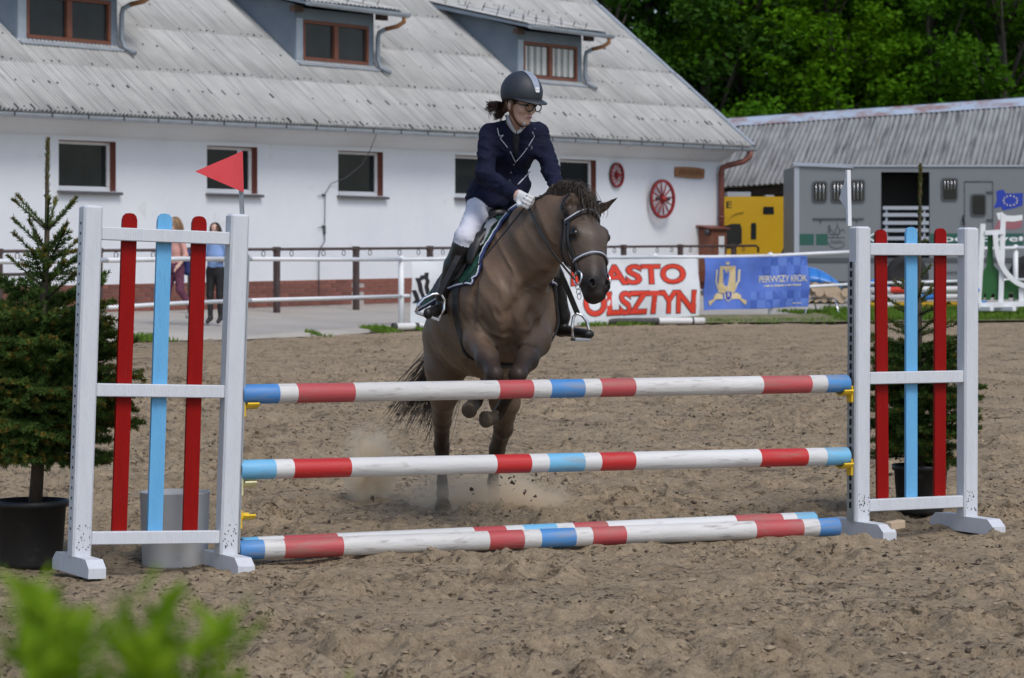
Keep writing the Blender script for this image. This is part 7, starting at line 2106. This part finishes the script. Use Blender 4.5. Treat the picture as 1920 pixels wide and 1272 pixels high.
g2, Q2 = girl(404, 606, 41.8, 1.46, (-0.25, -0.95), 2, ['tee_blue', 'black_cloth', 'leather_matt', 'tee_blue', 'skin'], 'girl in light blue T-shirt and black riding boots by the stable', [(0.03, 0.02, 0.0), (0.02, -0.03, 0.0)], [((0.02, -0.20, 0.95), (0.18, -0.06, 0.97)), ((0.0, 0.20, 0.95), (0.18, 0.05, 0.95))], 'hair_brown', 0.24)

# ------------------------------------------------------------------ dust and clods kicked up behind the pony
def dust(name, c, r, dens, label, sc):
    mb = MB(); mb.ball(Vector((0, 0, 0)), 1.0, 12); o = mb.build(name, [], origin=(0, 0, 0))
    o.data.materials.clear()
    m = bpy.data.materials.new(name); m.use_nodes = True; nt = m.node_tree; N = nt.nodes; L = nt.links
    N.remove(N['Principled BSDF'])
    pv = N.new('ShaderNodeVolumePrincipled'); pv.inputs['Color'].default_value = (0.98, 0.86, 0.68, 1); pv.inputs['Anisotropy'].default_value = 0.2
    tc = N.new('ShaderNodeTexCoord')
    ln = N.new('ShaderNodeVectorMath'); ln.operation = 'LENGTH'; L.new(tc.outputs['Object'], ln.inputs[0])
    fo = N.new('ShaderNodeMapRange'); fo.inputs['From Min'].default_value = 1.0; fo.inputs['From Max'].default_value = 0.15; fo.interpolation_type = 'SMOOTHSTEP'; L.new(ln.outputs['Value'], fo.inputs['Value'])
    nz = N.new('ShaderNodeTexNoise'); nz.inputs['Scale'].default_value = sc; nz.inputs['Detail'].default_value = 4; L.new(tc.outputs['Object'], nz.inputs['Vector'])
    nr = N.new('ShaderNodeMapRange'); nr.inputs['From Min'].default_value = 0.36; nr.inputs['From Max'].default_value = 0.68; L.new(nz.outputs['Fac'], nr.inputs['Value'])
    mu = N.new('ShaderNodeMath'); mu.operation = 'MULTIPLY'; L.new(fo.outputs[0], mu.inputs[0]); L.new(nr.outputs[0], mu.inputs[1])
    m2 = N.new('ShaderNodeMath'); m2.operation = 'MULTIPLY'; m2.inputs[1].default_value = dens; L.new(mu.outputs[0], m2.inputs[0])
    L.new(m2.outputs[0], pv.inputs['Density']); L.new(pv.outputs[0], N['Material Output'].inputs['Volume'])
    o.data.materials.append(m); o.location = c; o.scale = r
    return tag(o, label, 'dust', kind='stuff')
dust('dust_cloud', at(905, 945, 17.0), (0.62, 0.45, 0.28), 20, 'pale sand dust round the hind hooves of the pony', 2.2)
dust('dust_puff', at(695, 880, 17.4), (0.22, 0.24, 0.32), 40, 'puff of sand dust drifting left of the hind hooves', 2.0)
mb = MB()
for i in range(90):
    u, v = RNG.normal(965, 50), RNG.normal(925, 32)
    if v > 968 or v < 850: continue
    c = at(u, v, RNG.uniform(16.4, 17.2)); r = abs(RNG.normal(0.005, 0.004)) + 0.002
    vs = [c + Vector(RNG.normal(size=3)).normalized() * r * RNG.uniform(0.7, 1.3) for _ in range(6)]
    mb.add(vs, [(0, 1, 2), (0, 2, 3), (0, 3, 4), (0, 4, 1), (5, 2, 1), (5, 3, 2), (5, 4, 3), (5, 1, 4)])
for u, v, r in ((957, 897, 0.016), (963, 907, 0.022), (1004, 930, 0.014), (996, 938, 0.009), (700, 935, 0.02)):
    c = at(u, v, 16.7); vs = [c + Vector(RNG.normal(size=3)).normalized() * r * RNG.uniform(0.7, 1.3) for _ in range(6)]
    mb.add(vs, [(0, 1, 2), (0, 2, 3), (0, 3, 4), (0, 4, 1), (5, 2, 1), (5, 3, 2), (5, 4, 3), (5, 1, 4)])
tag(mb.build('flying_clods', 'soil'), 'dark clods of sand thrown up by the hind hooves', 'clods', kind='stuff')
# crumbs and lumps lying on the arena
n = 24000
px = RNG.uniform(-3.6, 3.6, n); py = 9.3 + 22 * RNG.random(n) ** 1.6; keep = np.abs(px) < 0.19 * py + 0.3; px, py = px[keep], py[keep]; n = len(px)
pz_ = sand_h(px.copy(), py.copy())
r = np.minimum(0.003 + RNG.exponential(0.004, n), 0.022)
oc = np.array([(1, 0, 0), (0, 1, 0), (-1, 0, 0), (0, -1, 0), (0, 0, 0.55), (0, 0, -0.6)], float)
vv = oc[None] * (r[:, None, None] * RNG.uniform(0.5, 1.4, (n, 6, 1))) + RNG.normal(size=(n, 6, 3)) * r[:, None, None] * 0.25 + np.stack([px, py, pz_ + r * 0.35], 1)[:, None]
tf = np.array([(0, 1, 4), (1, 2, 4), (2, 3, 4), (3, 0, 4), (1, 0, 5), (2, 1, 5), (3, 2, 5), (0, 3, 5)])
ff = (np.arange(n)[:, None, None] * 6 + tf[None]).reshape(-1, 3)
mat('lump', (0.11, 0.080, 0.052), (0.40, 0.31, 0.205), 22, 0.95)
tag(np_obj('sand_lumps', vv.reshape(-1, 3), ff, 'lump', None, False), 'loose lumps and crumbs lying on the sand', 'sand', kind='stuff')

n = 16000
px = RNG.uniform(-6, 6, n); py = 9.3 + 24 * RNG.random(n) ** 1.5; keep = (np.abs(px) < 0.19 * py + 0.3) & (fbm(px * 1.5, py * 1.5, 3, 123) > 0.40); px, py = px[keep], py[keep]; n = len(px)
pz_ = sand_h(px.copy(), py.copy()); r = np.minimum(0.004 + RNG.exponential(0.004, n), 0.02)
vv = oc[None] * (r[:, None, None] * RNG.uniform(0.6, 1.4, (n, 6, 1))) + RNG.normal(size=(n, 6, 3)) * r[:, None, None] * 0.2 + np.stack([px, py, pz_ + r * 0.2], 1)[:, None]
ff = (np.arange(n)[:, None, None] * 6 + tf[None]).reshape(-1, 3)
tag(np_obj('damp_crumbs', vv.reshape(-1, 3), ff, 'soil', None, False), 'dark damp crumbs scattered over the sand', 'sand', kind='stuff')

# ------------------------------------------------------------------ leafy weeds close to the camera
def weed(x, y, h, n_leaf, seed, label, size=1.0):
    rng = np.random.default_rng(seed)
    t = thing('leafy_weed', (x, y, -0.02), label, 'plant', 'blurred weeds in the foreground')
    st = MB(); vs = []; fs = []
    for k in range(3):
        a = rng.random() * 6.28; top = np.array([x + math.cos(a) * 0.09 * (k > 0), y + math.sin(a) * 0.09 * (k > 0), h * (1 - 0.09 * k)])
        base = np.array([x, y, -0.02]); pts = [base + (top - base) * s + np.array([0.02 * math.sin(3 * s + a), 0.02 * math.cos(2 * s + a), 0]) * s for s in np.linspace(0, 1, 8)]
        st.tube([Vector(p) for p in pts], list(np.linspace(0.005, 0.0018, 8)), 5)
        for i in range(n_leaf):
            s = rng.uniform(0.45, 1.0) ** 0.8; j = min(6, int(s * 7)); p = pts[j] + (pts[j + 1] - pts[j]) * (s * 7 - j)
            b = rng.random() * 6.28; d = np.array([math.cos(b), math.sin(b), rng.uniform(0.2, 1.4)]); d /= np.linalg.norm(d)
            sd = np.cross(d, (0, 0, 1)); sd /= np.linalg.norm(sd); nn = np.cross(sd, d)
            L_ = rng.uniform(0.024, 0.048) * size; w = L_ * rng.uniform(0.13, 0.2)
            o = len(vs)
            for q, ww in ((0, 0.15), (0.3, 0.9), (0.6, 1.0), (0.85, 0.55), (1.0, 0.02)):
                c = p + d * L_ * q - nn * L_ * 0.25 * q * q * -1 * rng.uniform(-0.5, 0.8)
                vs += [c - sd * w * ww, c - nn * w * 0.3 * ww, c + sd * w * ww]
            for q in range(4):
                fs += [(o + 3 * q, o + 3 * q + 1, o + 3 * q + 4, o + 3 * q + 3), (o + 3 * q + 1, o + 3 * q + 2, o + 3 * q + 5, o + 3 * q + 4)]
    st.build('stem', 'leaf_near', t)
    np_obj('foliage', np.array(vs), np.array(fs), 'leaf_near', t)
WEEDS = [(20, 1085, 2.2), (75, 1120, 2.05), (122, 1070, 2.3), (150, 1140, 2.1), (205, 1120, 2.2), (250, 1160, 2.1), (300, 1112, 2.25), (345, 1160, 2.1), (395, 1122, 2.2), (420, 1165, 2.15), (60, 1160, 1.95), (180, 1180, 1.95), (330, 1190, 2.0), (-30, 1110, 2.1),
         (45, 1140, 2.3), (105, 1165, 2.2), (160, 1100, 2.3), (228, 1175, 2.0), (275, 1150, 2.3), (372, 1185, 2.05), (5, 1175, 2.0), (140, 1200, 1.9)]
words = 'first second third fourth fifth sixth seventh eighth ninth tenth eleventh twelfth thirteenth fourteenth fifteenth sixteenth seventeenth eighteenth nineteenth twentieth twenty-first twenty-second'.split()
order = sorted(range(len(WEEDS)), key=lambda i: WEEDS[i][0])
for rank, i in enumerate(order):
    u, v, y = WEEDS[i]; p = at(u * 0.98 - 6, v + 18, y)
    weed(p.x, p.y, p.z, 95, 100 + i, '%s blurred green weed counted from the left edge, at the bottom of the picture' % words[rank])
p = at(625, 1262, 2.7); weed(p.x, p.y, p.z, 7, 131, 'single low blurred weed right of the others at the bottom edge', 0.7)
